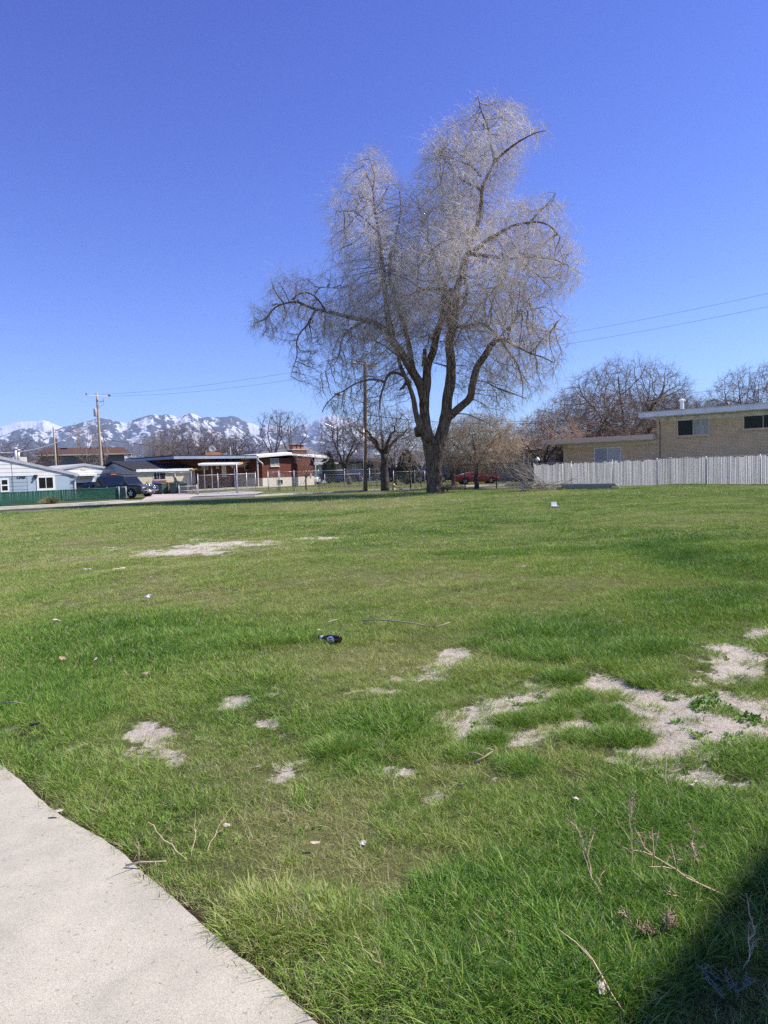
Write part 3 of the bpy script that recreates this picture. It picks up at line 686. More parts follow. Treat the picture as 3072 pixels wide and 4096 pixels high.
# limbs of the big tree: outline points (C picture), radius at both ends, depth offset at both ends
LIMBS = [
 ([(912, 1640), (893, 1590), (882, 1500), (880, 1430), (885, 1370), (900, 1300), (923, 1215), (945, 1130), (960, 1050), (965, 990), (985, 955)], .40, .17, .0, .6),
 ([(905, 1615), (858, 1560), (845, 1500), (838, 1440), (815, 1390), (800, 1335), (780, 1290), (765, 1240)], .24, .10, -.5, -1.2),
 ([(883, 1450), (868, 1390), (845, 1330), (815, 1280), (788, 1240), (755, 1190), (730, 1145)], .32, .24, .0, -.6),
 ([(730, 1145), (698, 1113), (640, 1088), (600, 1078), (560, 1075), (500, 1055), (440, 1045), (380, 1025), (320, 1005), (260, 1012), (215, 1035), (190, 1075), (160, 1090), (125, 1098)], .20, .02, -.6, -2.5),
 ([(735, 1150), (722, 1080), (716, 1000), (710, 920), (697, 850), (682, 760), (672, 680), (660, 620), (655, 560), (650, 500), (662, 450), (655, 400), (640, 350)], .24, .02, -.6, 1.5),
 ([(830, 1300), (815, 1200), (795, 1120), (768, 1040), (750, 980), (738, 920), (725, 850), (735, 780), (760, 700), (780, 600), (775, 500)], .20, .03, .2, 3.0),
 ([(940, 1640), (960, 1590), (978, 1500), (990, 1400), (996, 1300), (1000, 1200), (1008, 1100), (1012, 1030), (1022, 970), (1042, 900), (1062, 840), (1085, 770), (1102, 700), (1120, 640), (1130, 580), (1131, 520), (1140, 470), (1165, 430), (1190, 385), (1186, 340), (1165, 280), (1150, 220), (1135, 150), (1120, 100)], .44, .02, .3, -.5),
 ([(1186, 390), (1220, 355), (1270, 310), (1320, 275), (1380, 258), (1420, 250)], .10, .02, -.5, -2.0),
 ([(972, 1530), (1040, 1466), (1088, 1428), (1095, 1380), (1110, 1310), (1140, 1240), (1180, 1190), (1215, 1160)], .28, .19, .3, -1.0),
 ([(1010, 1095), (1040, 1120), (1070, 1110), (1100, 1098), (1140, 1102), (1180, 1132), (1215, 1160), (1260, 1182), (1310, 1205), (1350, 1230), (1400, 1245), (1450, 1275)], .13, .03, .2, -3.0),
 ([(1218, 1165), (1250, 1215), (1280, 1260), (1310, 1320), (1322, 1380), (1318, 1430)], .10, .02, -1.0, -3.5),
 ([(1080, 790), (1130, 800), (1180, 806), (1260, 812), (1330, 800), (1400, 805), (1470, 822), (1530, 850), (1570, 880)], .15, .02, .2, 2.0),
 ([(1100, 780), (1140, 745), (1175, 718), (1230, 690), (1290, 662), (1350, 650), (1400, 645), (1440, 672), (1480, 720)], .17, .02, .1, -1.5),
 ([(1350, 650), (1390, 610), (1430, 570), (1460, 530)], .06, .015, -.8, .5),
 ([(1300, 806), (1340, 855), (1385, 890)], .09, .02, .5, 1.0),
 ([(985, 955), (960, 900), (943, 865), (925, 800), (900, 740), (878, 700), (868, 640), (862, 580), (830, 540), (790, 520)], .12, .02, .6, 2.6),
 ([(1000, 955), (950, 945), (930, 943), (870, 950), (830, 968)], .15, .03, .3, -1.2),
 ([(870, 950), (820, 910), (760, 880), (720, 872), (680, 860)], .07, .015, -.8, -2.4),
 ([(850, 960), (850, 900), (855, 850)], .05, .02, -1.0, -1.6),
 ([(880, 955), (925, 910), (960, 880)], .05, .02, -.6, 0.2),
 ([(1025, 965), (1060, 1000), (1075, 960), (1060, 900), (1075, 830)], .13, .08, .6, .3),
 ([(1000, 1120), (985, 1060), (985, 1000), (1000, 950)], .22, .18, .2, .4),
 ([(1010, 1060), (1050, 1030), (1068, 985), (1075, 930)], .15, .10, .2, .9),
 ([(822, 1365), (790, 1326), (760, 1316), (735, 1316), (715, 1330), (708, 1362), (694, 1400), (692, 1440), (686, 1480)], .12, .05, -1.2, -1.8),
 ([(706, 1358), (670, 1343), (635, 1346), (600, 1356), (560, 1376), (520, 1400), (480, 1418), (450, 1450), (430, 1490)], .08, .02, -1.6, -2.6),
 ([(775, 1250), (745, 1225), (720, 1203), (690, 1180), (660, 1170), (620, 1160), (580, 1162)], .07, .015, -1.2, -2.6),
 ([(640, 1090), (600, 1100), (570, 1110), (530, 1140), (507, 1190), (502, 1240), (500, 1275), (470, 1300), (430, 1320)], .06, .015, -1.0, -2.0),
 ([(400, 1040), (385, 1060), (375, 1090), (345, 1130), (322, 1160), (315, 1200), (320, 1240), (300, 1290), (290, 1330)], .08, .015, -1.8, -1.4),
 ([(370, 1095), (380, 1140), (386, 1190)], .05, .015, -1.8, -2.2),
 ([(442, 1038), (425, 1010), (408, 985), (380, 962), (350, 955), (318, 962), (300, 990)], .07, .03, -1.6, -2.8),
 ([(400, 965), (400, 945), (430, 935), (480, 942)], .04, .012, -2.0, -1.6),
 ([(262, 1010), (230, 975), (205, 940), (200, 900)], .05, .012, -2.2, -2.8),
 ([(1000, 1500), (1050, 1498), (1090, 1500), (1150, 1530), (1200, 1560)], .05, .012, .0, -2.5),
 ([(1160, 1360), (1190, 1380), (1225, 1395), (1270, 1410), (1330, 1435)], .05, .012, -1.0, -3.0),
 ([(1132, 510), (1095, 485), (1070, 480), (1040, 460), (1000, 430), (975, 385), (950, 330)], .09, .015, -.2, 1.5),
 ([(1131, 450), (1100, 410), (1060, 385), (1020, 370), (960, 360)], .07, .015, -.3, -2.0),
 ([(672, 690), (630, 650), (600, 620), (560, 600), (520, 600)], .06, .015, .3, -1.5),
 ([(656, 565), (620, 540), (570, 548), (520, 570)], .05, .012, .8, 2.0),
 ([(652, 500), (625, 440), (605, 380)], .05, .012, 1.0, .0),
 ([(662, 600), (690, 560), (720, 500), (735, 430)], .05, .012, .8, 2.2),
 ([(985, 1290), (975, 1278), (950, 1280), (920, 1272)], .06, .03, .3, .0),
 ([(1010, 1200), (1040, 1140), (1070, 1090), (1120, 1020), (1180, 960), (1240, 900)], .06, .012, .3, 3.0),
 ([(1215, 1160), (1260, 1110), (1310, 1060), (1350, 1010)], .06, .012, -1.0, 1.0),
 ([(1350, 1230), (1400, 1180), (1450, 1120), (1490, 1070)], .04, .012, -2.0, -1.0),
 ([(1060, 840), (1030, 780), (1000, 700), (985, 620)], .06, .012, .2, 2.4),
 ([(880, 1290), (882, 1210)], .16, .12, -.3, -.4),
]
CROWN = [(600, 318), (660, 292), (715, 340), (745, 410), (785, 520), (830, 450), (852, 320), (900, 245), (960, 195), (1020, 150), (1080, 85), (1200, 75), (1290, 95), (1350, 140), (1370, 200), (1440, 215), (1440, 290), (1350, 330), (1320, 400), (1310, 470), (1270, 530),
         (1330, 520), (1400, 500), (1470, 475), (1510, 560), (1550, 640), (1560, 740), (1605, 830), (1598, 930), (1560, 975), (1490, 1010), (1560, 1070), (1555, 1130), (1530, 1250), (1500, 1330), (1450, 1400), (1330, 1470), (1220, 1540), (1150, 1500), (1030, 1440), (1000, 1440), (990, 1300), (930, 1300), (900, 1400),
         (850, 1380), (800, 1420), (760, 1470), (650, 1510), (500, 1520), (430, 1500), (400, 1400), (270, 1330), (255, 1200), (150, 1180), (80, 1100), (95, 1010), (165, 985), (180, 900), (240, 845), (340, 865), (430, 850), (450, 800), (440, 700), (430, 560), (480, 460), (540, 380)]
def inside(x, y, poly):
    c = np.zeros(x.shape, bool); n = len(poly)
    for i in range(n):
        x1, y1 = poly[i]; x2, y2 = poly[(i + 1) % n]
        m_ = ((y1 > y) != (y2 > y)) & (x < (x2 - x1) * (y - y1) / ((y2 - y1) or 1e-9) + x1); c ^= m_
    return c
def edge_dist(x, y, poly):
    b = np.full(x.shape, 1e9); n = len(poly)
    for i in range(n):
        ax, ay = poly[i]; bx, by = poly[(i + 1) % n]; dx, dy = bx - ax, by - ay
        t = np.clip(((x - ax) * dx + (y - ay) * dy) / (dx * dx + dy * dy), 0, 1); b = np.minimum(b, np.hypot(x - ax - t * dx, y - ay - t * dy))
    return b

def big_tree():
    root = thing('tall_bare_tree', 'tall bare silver-twigged tree with thick forked dark trunk at the far edge of the field', 'tree', (TB.x, TB.y, Gz(TB.x, TB.y)))
    base = Vector(root.location)
    # trunk: furrowed, forked at about 4.5 m
    def trunkpart(line, r, dy, n=40, seed=0, rough=0.07):
        pts = [CT(x, y, d) for (x, y), d in zip(line, dy)]; m = MB(); K = 60
        cum = [0];
        for i in range(1, len(pts)): cum.append(cum[-1] + (pts[i] - pts[i - 1]).length)
        ss = np.linspace(0, cum[-1], K); X = [np.interp(ss, cum, [p[k] for p in pts]) for k in range(3)]; RR = np.interp(ss, cum, r)
        V = np.zeros((K, n, 3)); q = 2 * np.pi * np.arange(n) / n
        for i in range(K):
            nn = fbm(q * 0 + np.cos(q) * 4 + 9 + seed, np.sin(q) * 4 + ss[i] * 0.35 + 9, 4, seed) - 0.5
            n2 = fbm(np.cos(q) * 11 + 20 + seed, np.sin(q) * 11 + 20 + ss[i] * 0.5, 3, seed + 3) - 0.5
            rr_ = RR[i] * (1 + nn * 0.38 + n2 * 2 * rough)
            V[i, :, 0] = X[0][i] + np.cos(q) * rr_; V[i, :, 1] = X[1][i] + np.sin(q) * rr_; V[i, :, 2] = X[2][i] + 0.0 * q
        V -= np.array(base); V = V.reshape(-1, 3)
        i, k = np.meshgrid(np.arange(K - 1), np.arange(n), indexing='ij'); k2 = (k + 1) % n
        return V, np.stack([i * n + k, i * n + k2, (i + 1) * n + k2, (i + 1) * n + k], -1).reshape(-1, 4)
    tp = [trunkpart([(935, 1862), (933, 1845), (930, 1820), (928, 1780), (925, 1740), (922, 1700), (920, 1660), (918, 1640)], [.78, .62, .52, .47, .46, .50, .55, .55], [0] * 8, seed=3),
          trunkpart([(918, 1700), (908, 1660), (900, 1630), (890, 1590), (884, 1540), (882, 1500)], [.30, .36, .37, .35, .32, .28], [0, 0, -.1, -.1, 0, 0], 28, 5),
          trunkpart([(928, 1710), (938, 1670), (948, 1630), (960, 1590), (972, 1550), (980, 1500)], [.30, .36, .38, .37, .35, .32], [0, .1, .2, .3, .3, .3], 28, 9)]
    V, Q = merge(tp); me = npmesh('trunk', V, Q); me.polygons.foreach_set('use_smooth', np.ones(len(me.polygons), bool))
    link('trunk', me, M_bark, root)
    # broken stub and cut knot
    st = MB(); st.tube([CT(858, 1590, -.3) - base, CT(852, 1565, -.7) - base, CT(846, 1570, -1.1) - base], [.26, .22, .16], 10); st.build('branch_stub', M_bark, root, True)
    st = MB(); st.tube([CT(800, 1365, -.9) - base, CT(785, 1385, -1.1) - base, CT(772, 1393, -1.2) - base], [.10, .08, .05], 8); st.build('branch_stub', M_bark, root, True)
    nodes = []; par = []; nrad = []
    g = np.random.default_rng(5)
    for pts, r0, r1, d0, d1 in LIMBS:
        n = len(pts); P3 = [CT(x, y, d0 + (d1 - d0) * (i / (n - 1)) ** 1.1) for i, (x, y) in enumerate(pts)]
        # resample with a slight wander
        cum = [0]
        for i in range(1, n): cum.append(cum[-1] + (P3[i] - P3[i - 1]).length)
        K = max(3, int(cum[-1] / 0.28)); ss = np.linspace(0, cum[-1], K)
        X = np.stack([np.interp(ss, cum, [p[k] for p in P3]) for k in range(3)], 1)
        wob = np.stack([fbm(ss * 0.9 + k * 17 + r0 * 91, ss * 0 + len(nodes), 3, k) - 0.5 for k in range(3)], 1) * min(0.5, 0.25 + r0)
        wob *= np.clip(np.minimum(ss, 2) / 2, 0, 1)[:, None]; X = X + wob * 0.8
        ks = np.array([X[max(0, i - 1):i + 2].mean(0) for i in range(K)]); ks[0] = X[0]; ks[-1] = X[-1]; X = ks
        rr = r0 + (r1 - r0) * (ss / cum[-1]) ** 0.75
        big = r0 > 0.12; sides = 14 if big else 8
        m = MB(); m.tube([Vector(p) - base for p in X], list(rr * (1 + 0.12 * (g.random(K) - 0.5))), sides); m.build('limb', M_bark, root, True)
        i0 = len(nodes); nodes += list(X); par += [-1] + list(range(i0, i0 + K - 1)); nrad += list(rr)
    nodes = np.array(nodes); n0 = len(nodes)
    thin = np.array(nrad) < 0.30
    # crown volume
    NA = 16000; cand = 90000; cx = g.uniform(70, 1620, cand); cy = g.uniform(70, 1550, cand)
    ok = inside(cx, cy, CROWN); cx, cy = cx[ok], cy[ok]; ed = edge_dist(cx, cy, CROWN)
    dens = np.ones(len(cx)); low = (cy > 1180); dens[low] *= 0.55; dens[(cx < 430)] *= 0.5; dens[(cy > 1000) & (cx > 1380)] *= .6; dens[(cy > 1150) & (cx < 880)] *= .62
    depth = np.minimum(ed * 0.019 * 1.1, 5.5)
    keep = (g.random(len(cx)) < dens * np.clip(depth / 5.5 + 0.35, 0, 1) * 0.68) & (ed > 18); cx, cy, depth = cx[keep][:NA], cy[keep][:NA], depth[keep][:NA]
    dz = g.uniform(-1, 1, len(cx)); dz = np.sign(dz) * np.abs(dz) ** 0.8 * depth + 0.5
    A = np.array([CT(a, b, c) for a, b, c in zip(cx, cy, dz)])
    use = np.where(thin)[0]
    pos, pr = colonize(nodes, par, A, 0.30, 0.42, 3.2, 90, trop=(0, 0, -0.08), jit=0.13, seed=4)
    parts, rad, cnt = branch_mesh(pos - np.array(base), pr, n0, 0.0062, 0.60, 4, 0.10)
    V, Q = merge(parts); link('branches', npmesh('branches', V, Q), M_branch, root); parts = []
    pl = pos - np.array(base)
    sel = np.arange(n0, len(pos)); sel = sel[(rad[sel] < 0.05)]
    hz = pos[sel, 2]
    cl = fbm(pl[sel, 0] * .7 + 30, pl[sel, 2] * .7 + pl[sel, 1] * .4 + 30, 3, 6); sel = sel[(cl > .41) | (g.random(len(sel)) < .35)]
    parts += twigs(pl, pr, sel, 3, 0.35, 1.15, 0.0062, 0.85, 3, 0.85, 5, 3)
    tips = sel[cnt[sel] <= 2]
    parts += twigs(pl, pr, tips, 5, 0.5, 1.3, 0.0056, 0.55, 8, 0.6, 5, 2)
    # drooping shoots on the limbs
    ln = np.where((np.array(nrad) < 0.36) & (nodes[:, 2] > 5.5))[0]; lp = np.maximum(ln - 1, 0)
    parts += twigs(pl, pr, ln[::2], 2, 0.4, 1.1, 0.0058, 1.3, 13, 1.1, 5, 2)
    # long hanging shoots low on the right
    gg = np.random.default_rng(9)
    V, Q = merge(parts); print('big tree nodes', len(pos), 'quads', len(Q))
    link('crown', npmesh('crown', V, Q), M_twig_silver, root)
    # root suckers and pruned shoots at the foot
    m = MB(); g2 = random.Random(4)
    for i in range(26):
        a = CT(975 + g2.uniform(-20, 10), 1838 + g2.uniform(-8, 6), -0.8 + g2.uniform(-.2, .2)) - base; L_ = g2.uniform(.5, 1.3); up_ = g2.uniform(.1, .5)
        m.tube([a, a + Vector((L_ * .4, g2.uniform(-.3, .2), up_)), a + Vector((L_, g2.uniform(-.4, .3), g2.uniform(-.05, .15)))], [.02, .014, .006], 5)
    for k, (x, y) in enumerate([(985, 1700), (990, 1720), (975, 1745), (1000, 1690), (905, 1760), (960, 1650), (930, 1775)]):
        a = CT(x, y, -0.6) - base
        for j in range(5):
            d = Vector((g2.uniform(-.8, .8), g2.uniform(-.9, .1), g2.uniform(-.6, .6)))
            m.tube([a, a + d * .5 + Vector((0, 0, -.1)), a + d + Vector((0, 0, g2.uniform(-.1, .6)))], [.02, .014, .006], 5)
    m.build('sucker_shoots', M_bark_tan, root, True)
    return root
big_tree()

# ---- generic bare trees
def grow_tree(name, label, cat, loc, h, rx, clear, seed, twm, bkm, trunk_r=0.2, forks=4, n_att=1100, shape='round', tw=0.010, per=2, droop=0.15, lean=0.0, tl=(0.35, 0.8), group=None, step=0.36):
    """a bare tree h tall, crown radius rx, first branch at height clear"""
    root = thing(name, label, cat, loc, 0, group); g = np.random.default_rng(seed)
    nodes = []; par = []; nr = []
    def line(a, b, r0, r1, parent):
        n = max(2, int((Vector(b) - Vector(a)).length / step)); ids = []
        for i in range(n + 1):
            t = i / n; p = np.array(a) * (1 - t) + np.array(b) * t; p = p + g.normal(size=3) * 0.05 * (0 < i < n)
            nodes.append(p); par.append(parent if i == 0 else len(nodes) - 2); nr.append(r0 + (r1 - r0) * t); ids.append(len(nodes) - 1)
        return ids
    fk = np.array([lean * clear, 0, clear]); tr = line((0, 0, -0.1), fk, trunk_r * 1.25, trunk_r, -1)
    lines = [tr]; hh = h - clear
    for k in range(forks):
        a = 2 * math.pi * (k + g.random() * .5) / forks; s = rx * g.uniform(.35, .6); e = fk + np.array([math.cos(a) * s * .45, math.sin(a) * s * .45, hh * .25])
        l1 = line(fk, e, trunk_r * .62, trunk_r * .45, tr[-1]); e2 = e + np.array([math.cos(a) * s * .8, math.sin(a) * s * .8, hh * .3]); l2 = line(e, e2, trunk_r * .45, trunk_r * .2, l1[-1]); lines += [l1, l2]
    N0 = len(nodes)
    q = g.normal(size=(n_att * 3, 3)); q /= np.linalg.norm(q, axis=1)[:, None]; q *= (g.random(len(q)) ** (1 / 3))[:, None]
    if shape == 'round': q = q[q[:, 2] > -0.75]; A = q[:n_att] * [rx, rx, hh * .52] + [0, 0, clear + hh * .5]
    elif shape == 'vase':
        z = g.random(n_att) ** .8; a = g.random(n_att) * 6.283; r = rx * (.12 + .88 * z) * np.sqrt(g.random(n_att)) * np.where(z > .8, 1 - (z - .8) * 2, 1); A = np.stack([r * np.cos(a), r * np.sin(a), clear + z * hh], 1)
    else:                               # weeping
        q = q[q[:, 2] > -0.95]; A = q[:n_att] * [rx, rx, hh * .55] + [0, 0, clear + hh * .42]
    A = A * (1 + 0.14 * (fbm(np.arctan2(A[:, 1], A[:, 0]) * 2 + 9, A[:, 2] * .6, 3, seed) - .5)[:, None]); A[:, 0] += lean * clear
    pos, pr = colonize(np.array(nodes), par, A, step, step * 1.4, 4.5, 60, trop=(0, 0, 0.16 if shape != 'weep' else -.12), jit=.11, seed=seed)
    m = MB()
    for l in lines: m.tube([nodes[i] for i in l], [nr[i] for i in l], 8, True)
    m.build('trunk', bkm, root, True)
    parts, rad, cnt = branch_mesh(pos, pr, N0, tw * 0.95, 0.5, 4, trunk_r * .5)
    sel = np.arange(N0, len(pos)); sel = sel[cnt[sel] < 14]
    parts += twigs(pos, pr, sel, per * 2, tl[0], tl[1], tw * .8, droop, seed + 1, .65, 4, 2, lift=0.15 if droop < .5 else 0)
    V, Q = merge(parts); print(name, len(pos), len(Q))
    link('crown', npmesh('crown', V, Q), twm, root); return root
def gp(px, depth): p = RY(px, 1900, depth); return Vector((p.x, p.y, Gz(p.x, p.y)))
def top_h(px, py, depth): return RY(px, py, depth).z

GR = 'bare trees behind the houses'
t_round = grow_tree('bare_tree', 'large spreading brown bare tree rising behind the low roof of the tan brick building', 'tree', gp(2505, 84), top_h(2500, 1440, 84) , 7.6, 3.2, 41, M_twig_purple, M_bark_small, .38, 5, 2600, tw=.011, per=2, group=GR, tl=(.5, 1.1), step=.42)
def copy_tree(src, label, px, depth, py_top, wfac=1.0, rz=0.0, hsrc=None):
    hh = top_h(px, py_top, depth); s = hh / hsrc; return dup(src, label, gp(px, depth), rz, (s * wfac, s * wfac, s))
H1 = top_h(2500, 1440, 84)
copy_tree(t_round, 'dense dark bare tree just left of the largest one, behind the reddish roof', 2345, 76, 1560, 1.15, 2.1, H1)
copy_tree(t_round, 'bare tree behind the left end of the raised white-edged roof', 2700, 96, 1575, .8, 4.0, H1)
copy_tree(t_round, 'low rusty-brown bare tree right of the white roof vent pipe', 2810, 104, 1605, 1.2, 5.2, H1)
copy_tree(t_round, 'low rusty-brown bare tree between the vent pipe and the tree at the right edge', 2905, 104, 1600, 1.1, 1.1, H1)
copy_tree(t_round, 'dark bare tree just above the left end of the low wing roof', 2270, 90, 1640, 1.3, 2.9, H1)
copy_tree(t_round, 'bare tree between the largest right tree and the raised roof', 2610, 92, 1560, 1.1, 5.9, H1)
copy_tree(t_round, 'low brown bare tree behind the peeling roof edge near the right border', 2975, 110, 1615, 1.3, .4, H1)
copy_tree(t_round, 'leafless tree standing above the white roof edge at the far right', 3030, 78, 1465, .85, 3.1, H1)
copy_tree(t_round, 'wide bare tree with dark limbs against the mountains left of the red brick house', 760, 118, 1700, 1.15, 0.7, H1)
t_mid = grow_tree('bare_tree', 'brown bare tree right behind the satellite dish on the red brick house', 'tree', gp(905, 112), top_h(905, 1722, 112), 5.2, 1.8, 52, M_twig_brown, M_bark_small, .2, 4, 900, tw=.012, per=1, group=GR, tl=(.4, .9))
H2 = top_h(905, 1722, 112)
copy_tree(t_mid, 'brown bare tree behind the porch roof, next to the taller pair of dark trees', 985, 116, 1735, .9, 2, H2)
t_tall = grow_tree('bare_tree', 'slim tall dark bare tree, left one of the pair above the red brick chimney house', 'tree', gp(1098, 122), top_h(1098, 1652, 122), 3.4, 3.6, 57, M_twig_brown, M_bark_small, .24, 4, 700, tw=.012, per=1, shape='vase', group=GR, tl=(.4, .9))
H3 = top_h(1098, 1652, 122)
copy_tree(t_tall, 'tall dark bare tree, right one of the pair, directly behind the brick chimney', 1168, 118, 1655, 1.15, 2.6, H3)
t_multi = grow_tree('bare_tree', 'many-stemmed pale bare tree just behind the tall light wooden utility pole', 'tree', gp(372, 98), top_h(372, 1712, 98), 3.7, .7, 63, M_twig_pale, M_bark_tan, .14, 7, 700, tw=.012, per=1, shape='vase', group=GR, tl=(.4, .9))
H4 = top_h(372, 1712, 98)
copy_tree(t_multi, 'pale many-stemmed bare tree right of the leaning dark pole, above the dark shingle roof', 545, 108, 1765, .9, 1, H4)
copy_tree(t_multi, 'pale bare tree standing over the middle of the dark shingle roof', 612, 112, 1752, .8, 2.2, H4)
copy_tree(t_multi, 'pale bare tree over the right end of the dark shingle roof', 664, 110, 1770, .7, 3.2, H4)
copy_tree(t_mid, 'grey bare tree behind the swamp cooler on the light blue house roof', 118, 104, 1755, 1.05, 3.7, H2)
copy_tree(t_mid, 'grey bare tree just above the brown shingle roof on the left', 230, 128, 1790, 1.3, 4.4, H2)
copy_tree(t_mid, 'greyish bare tree between the white-stemmed ones and the wide dark-limbed tree', 700, 132, 1770, 1.2, 1.9, H2)
copy_tree(t_mid, 'grey bare tree cut by the left edge of the picture behind the light blue house', 10, 110, 1775, 1.1, 5, H2)
t_street = grow_tree('street_tree', 'dark bare street tree with a knotty trunk right beside the middle utility pole', 'tree', P(1541, 1961), top_h(1541, 1625, 58.5), 3.3, 2.9, 71, M_twig_brown, M_bark_small, .30, 5, 1500, tw=.009, per=2, shape='round', tl=(.35, .8))
t_seed = grow_tree('seed_pod_tree', 'rusty bare tree with clinging seed pods left of the middle utility pole', 'tree', gp(1400, 84), top_h(1400, 1668, 84), 3.3, 1.8, 75, M_twig_brown, M_bark_small, .26, 5, 1300, tw=.011, per=2, lean=-.35)
def pods(root, n, zlo, rx, h, seed, m, size=.05):
    g = np.random.default_rng(seed); q = g.normal(size=(n, 3)); q /= np.linalg.norm(q, axis=1)[:, None]; q *= (g.random(n) ** .4)[:, None]
    c = q * [rx, rx, (h - zlo) * .5] + [0, 0, zlo + (h - zlo) * .5]; s = g.uniform(.5, 1.5, (n, 1, 1)) * size
    d = g.normal(size=(n, 4, 3)) * s * .5; V = (c[:, None] + d).reshape(-1, 3); Q = np.arange(n * 4).reshape(n, 4)
    link('seed_pods', npmesh('seed_pods', V, Q), m, root)
M_pod = mat('seed_pods', (0.16, 0.075, 0.045), .9)
pods(t_seed, 900, 2.2, 3.6, top_h(1400, 1668, 84), 3, M_pod, .09)
t_tan = grow_tree('weeping_tree', 'tan twiggy drooping tree right of the big trunk, hanging over the red car', 'tree', gp(1905, 55.5), top_h(1925, 1640, 55.5), 3.6, 1.7, 83, M_twig_tan, M_bark_small, .16, 6, 2000, tw=.008, per=3, shape='weep', droop=1.0, tl=(.5, 1.2), step=.3)
t_pale = grow_tree('bare_tree', 'pinkish bare tree just left of the tan-roofed house with two forked low limbs', 'tree', gp(2172, 64), top_h(2150, 1655, 64), 3.9, 1.3, 87, M_twig_pale, M_bark_small, .2, 4, 900, tw=.010, per=2, group=GR, tl=(.4, .9))
H5 = top_h(2150, 1655, 64)
copy_tree(t_pale, 'greyish bare tree behind the big trunk with a leaning tan stem', 1812, 63, 1690, .9, 1.7, H5)
copy_tree(t_pale, 'pinkish bare tree between the weeping tree and the tan-roofed house', 2030, 86, 1700, 1.0, 3.1, H5)
copy_tree(t_pale, 'tan-trunked bare tree behind the dark evergreen shrub', 1580, 77, 1700, .9, 4.1, H5)
copy_tree(t_pale, 'reddish bare tree between the evergreen shrub and the big trunk', 1690, 92, 1730, 1.0, 5.4, H5)
YG = 'young bare yard trees'
t_young = grow_tree('young_tree', 'young vase-shaped bare tree in front of the red brick chimney', 'tree', P(1226, 1961), top_h(1220, 1800, P(1226, 1961).y), 1.75, 1.1, 91, M_twig_pale, M_bark_tan, .075, 6, 260, tw=.009, per=1, shape='vase', group=YG, tl=(.3, .6), step=.28)
HY = top_h(1220, 1800, P(1226, 1961).y)
copy_tree(t_young, 'young vase-shaped bare tree between the middle utility pole and the dark street tree', 1507, 70, 1835, .8, 2, HY)
copy_tree(t_young, 'pale young bare tree in front of the evergreen shrub behind the black fence', 1642, 66, 1815, 1.0, 3, HY)
copy_tree(t_young, 'pale young bare tree just left of the big trunk behind the black fence', 1683, 67, 1810, .8, 4, HY)
# tree outside the frame on the right, its shadow lies on the grass
sp_ = Vector((27, 25.5, 0)); grow_tree('bare_tree', 'bare tree standing in the field outside the picture to the right', 'tree', sp_, 13, 5.0, 3.0, 99, M_twig_silver, M_bark_small, .3, 5, 1000, tw=.013, per=2, tl=(.5, 1.0), step=.5)

# evergreen shrubs
M_green = mat('evergreen_foliage', (0.03, 0.045, 0.014), .8, noise=(1.5, .3), col2=(0.08, 0.105, 0.03, 1))
def evergreen(label, loc, h, r, seed, name='evergreen_shrub'):
    root = thing(name, label, 'shrub', loc); g = np.random.default_rng(seed); n = 5200
    z = g.random(n) ** .85; a = g.random(n) * 6.283; prof = np.minimum(1, z * 6) * (1 - z ** 2.2) ** .6
    lump = 1 + .28 * (fbm(np.cos(a) * 2 + 5, np.sin(a) * 2 + z * 4, 3, seed) - .5) * 2
    rr = r * prof * lump * (0.55 + .45 * g.random(n)); c = np.stack([rr * np.cos(a), rr * np.sin(a), z * h], 1)
    d = np.stack([np.cos(a) * .5, np.sin(a) * .5, np.ones(n)], 1) + g.normal(size=(n, 3)) * .35; d /= np.linalg.norm(d, axis=1)[:, None]
    t = np.cross(d, g.normal(size=(n, 3))); t /= np.linalg.norm(t, axis=1)[:, None]; L_ = g.uniform(.1, .26, (n, 1)); W_ = .035
    V = np.stack([c - t * W_, c + t * W_, c + d * L_ + t * W_ * .3, c + d * L_ - t * W_ * .3], 1).reshape(-1, 3)
    link('foliage', npmesh('foliage', V, np.arange(n * 4).reshape(n, 4)), M_green, root)
    m = MB(); m.tube([(0, 0, -.1), (0, 0, h * .8)], [.12, .04], 8); m.build('trunk', M_bark_small, root, True); return root
evergreen('dark green rounded evergreen shrub behind the black chain link fence', gp(1628, 76), top_h(1630, 1806, 76), 1.25, 3)
evergreen('dark evergreen at the right corner of the low flat-roofed house behind the red brick house', gp(1316, 100), top_h(1316, 1815, 100), 1.1, 7)
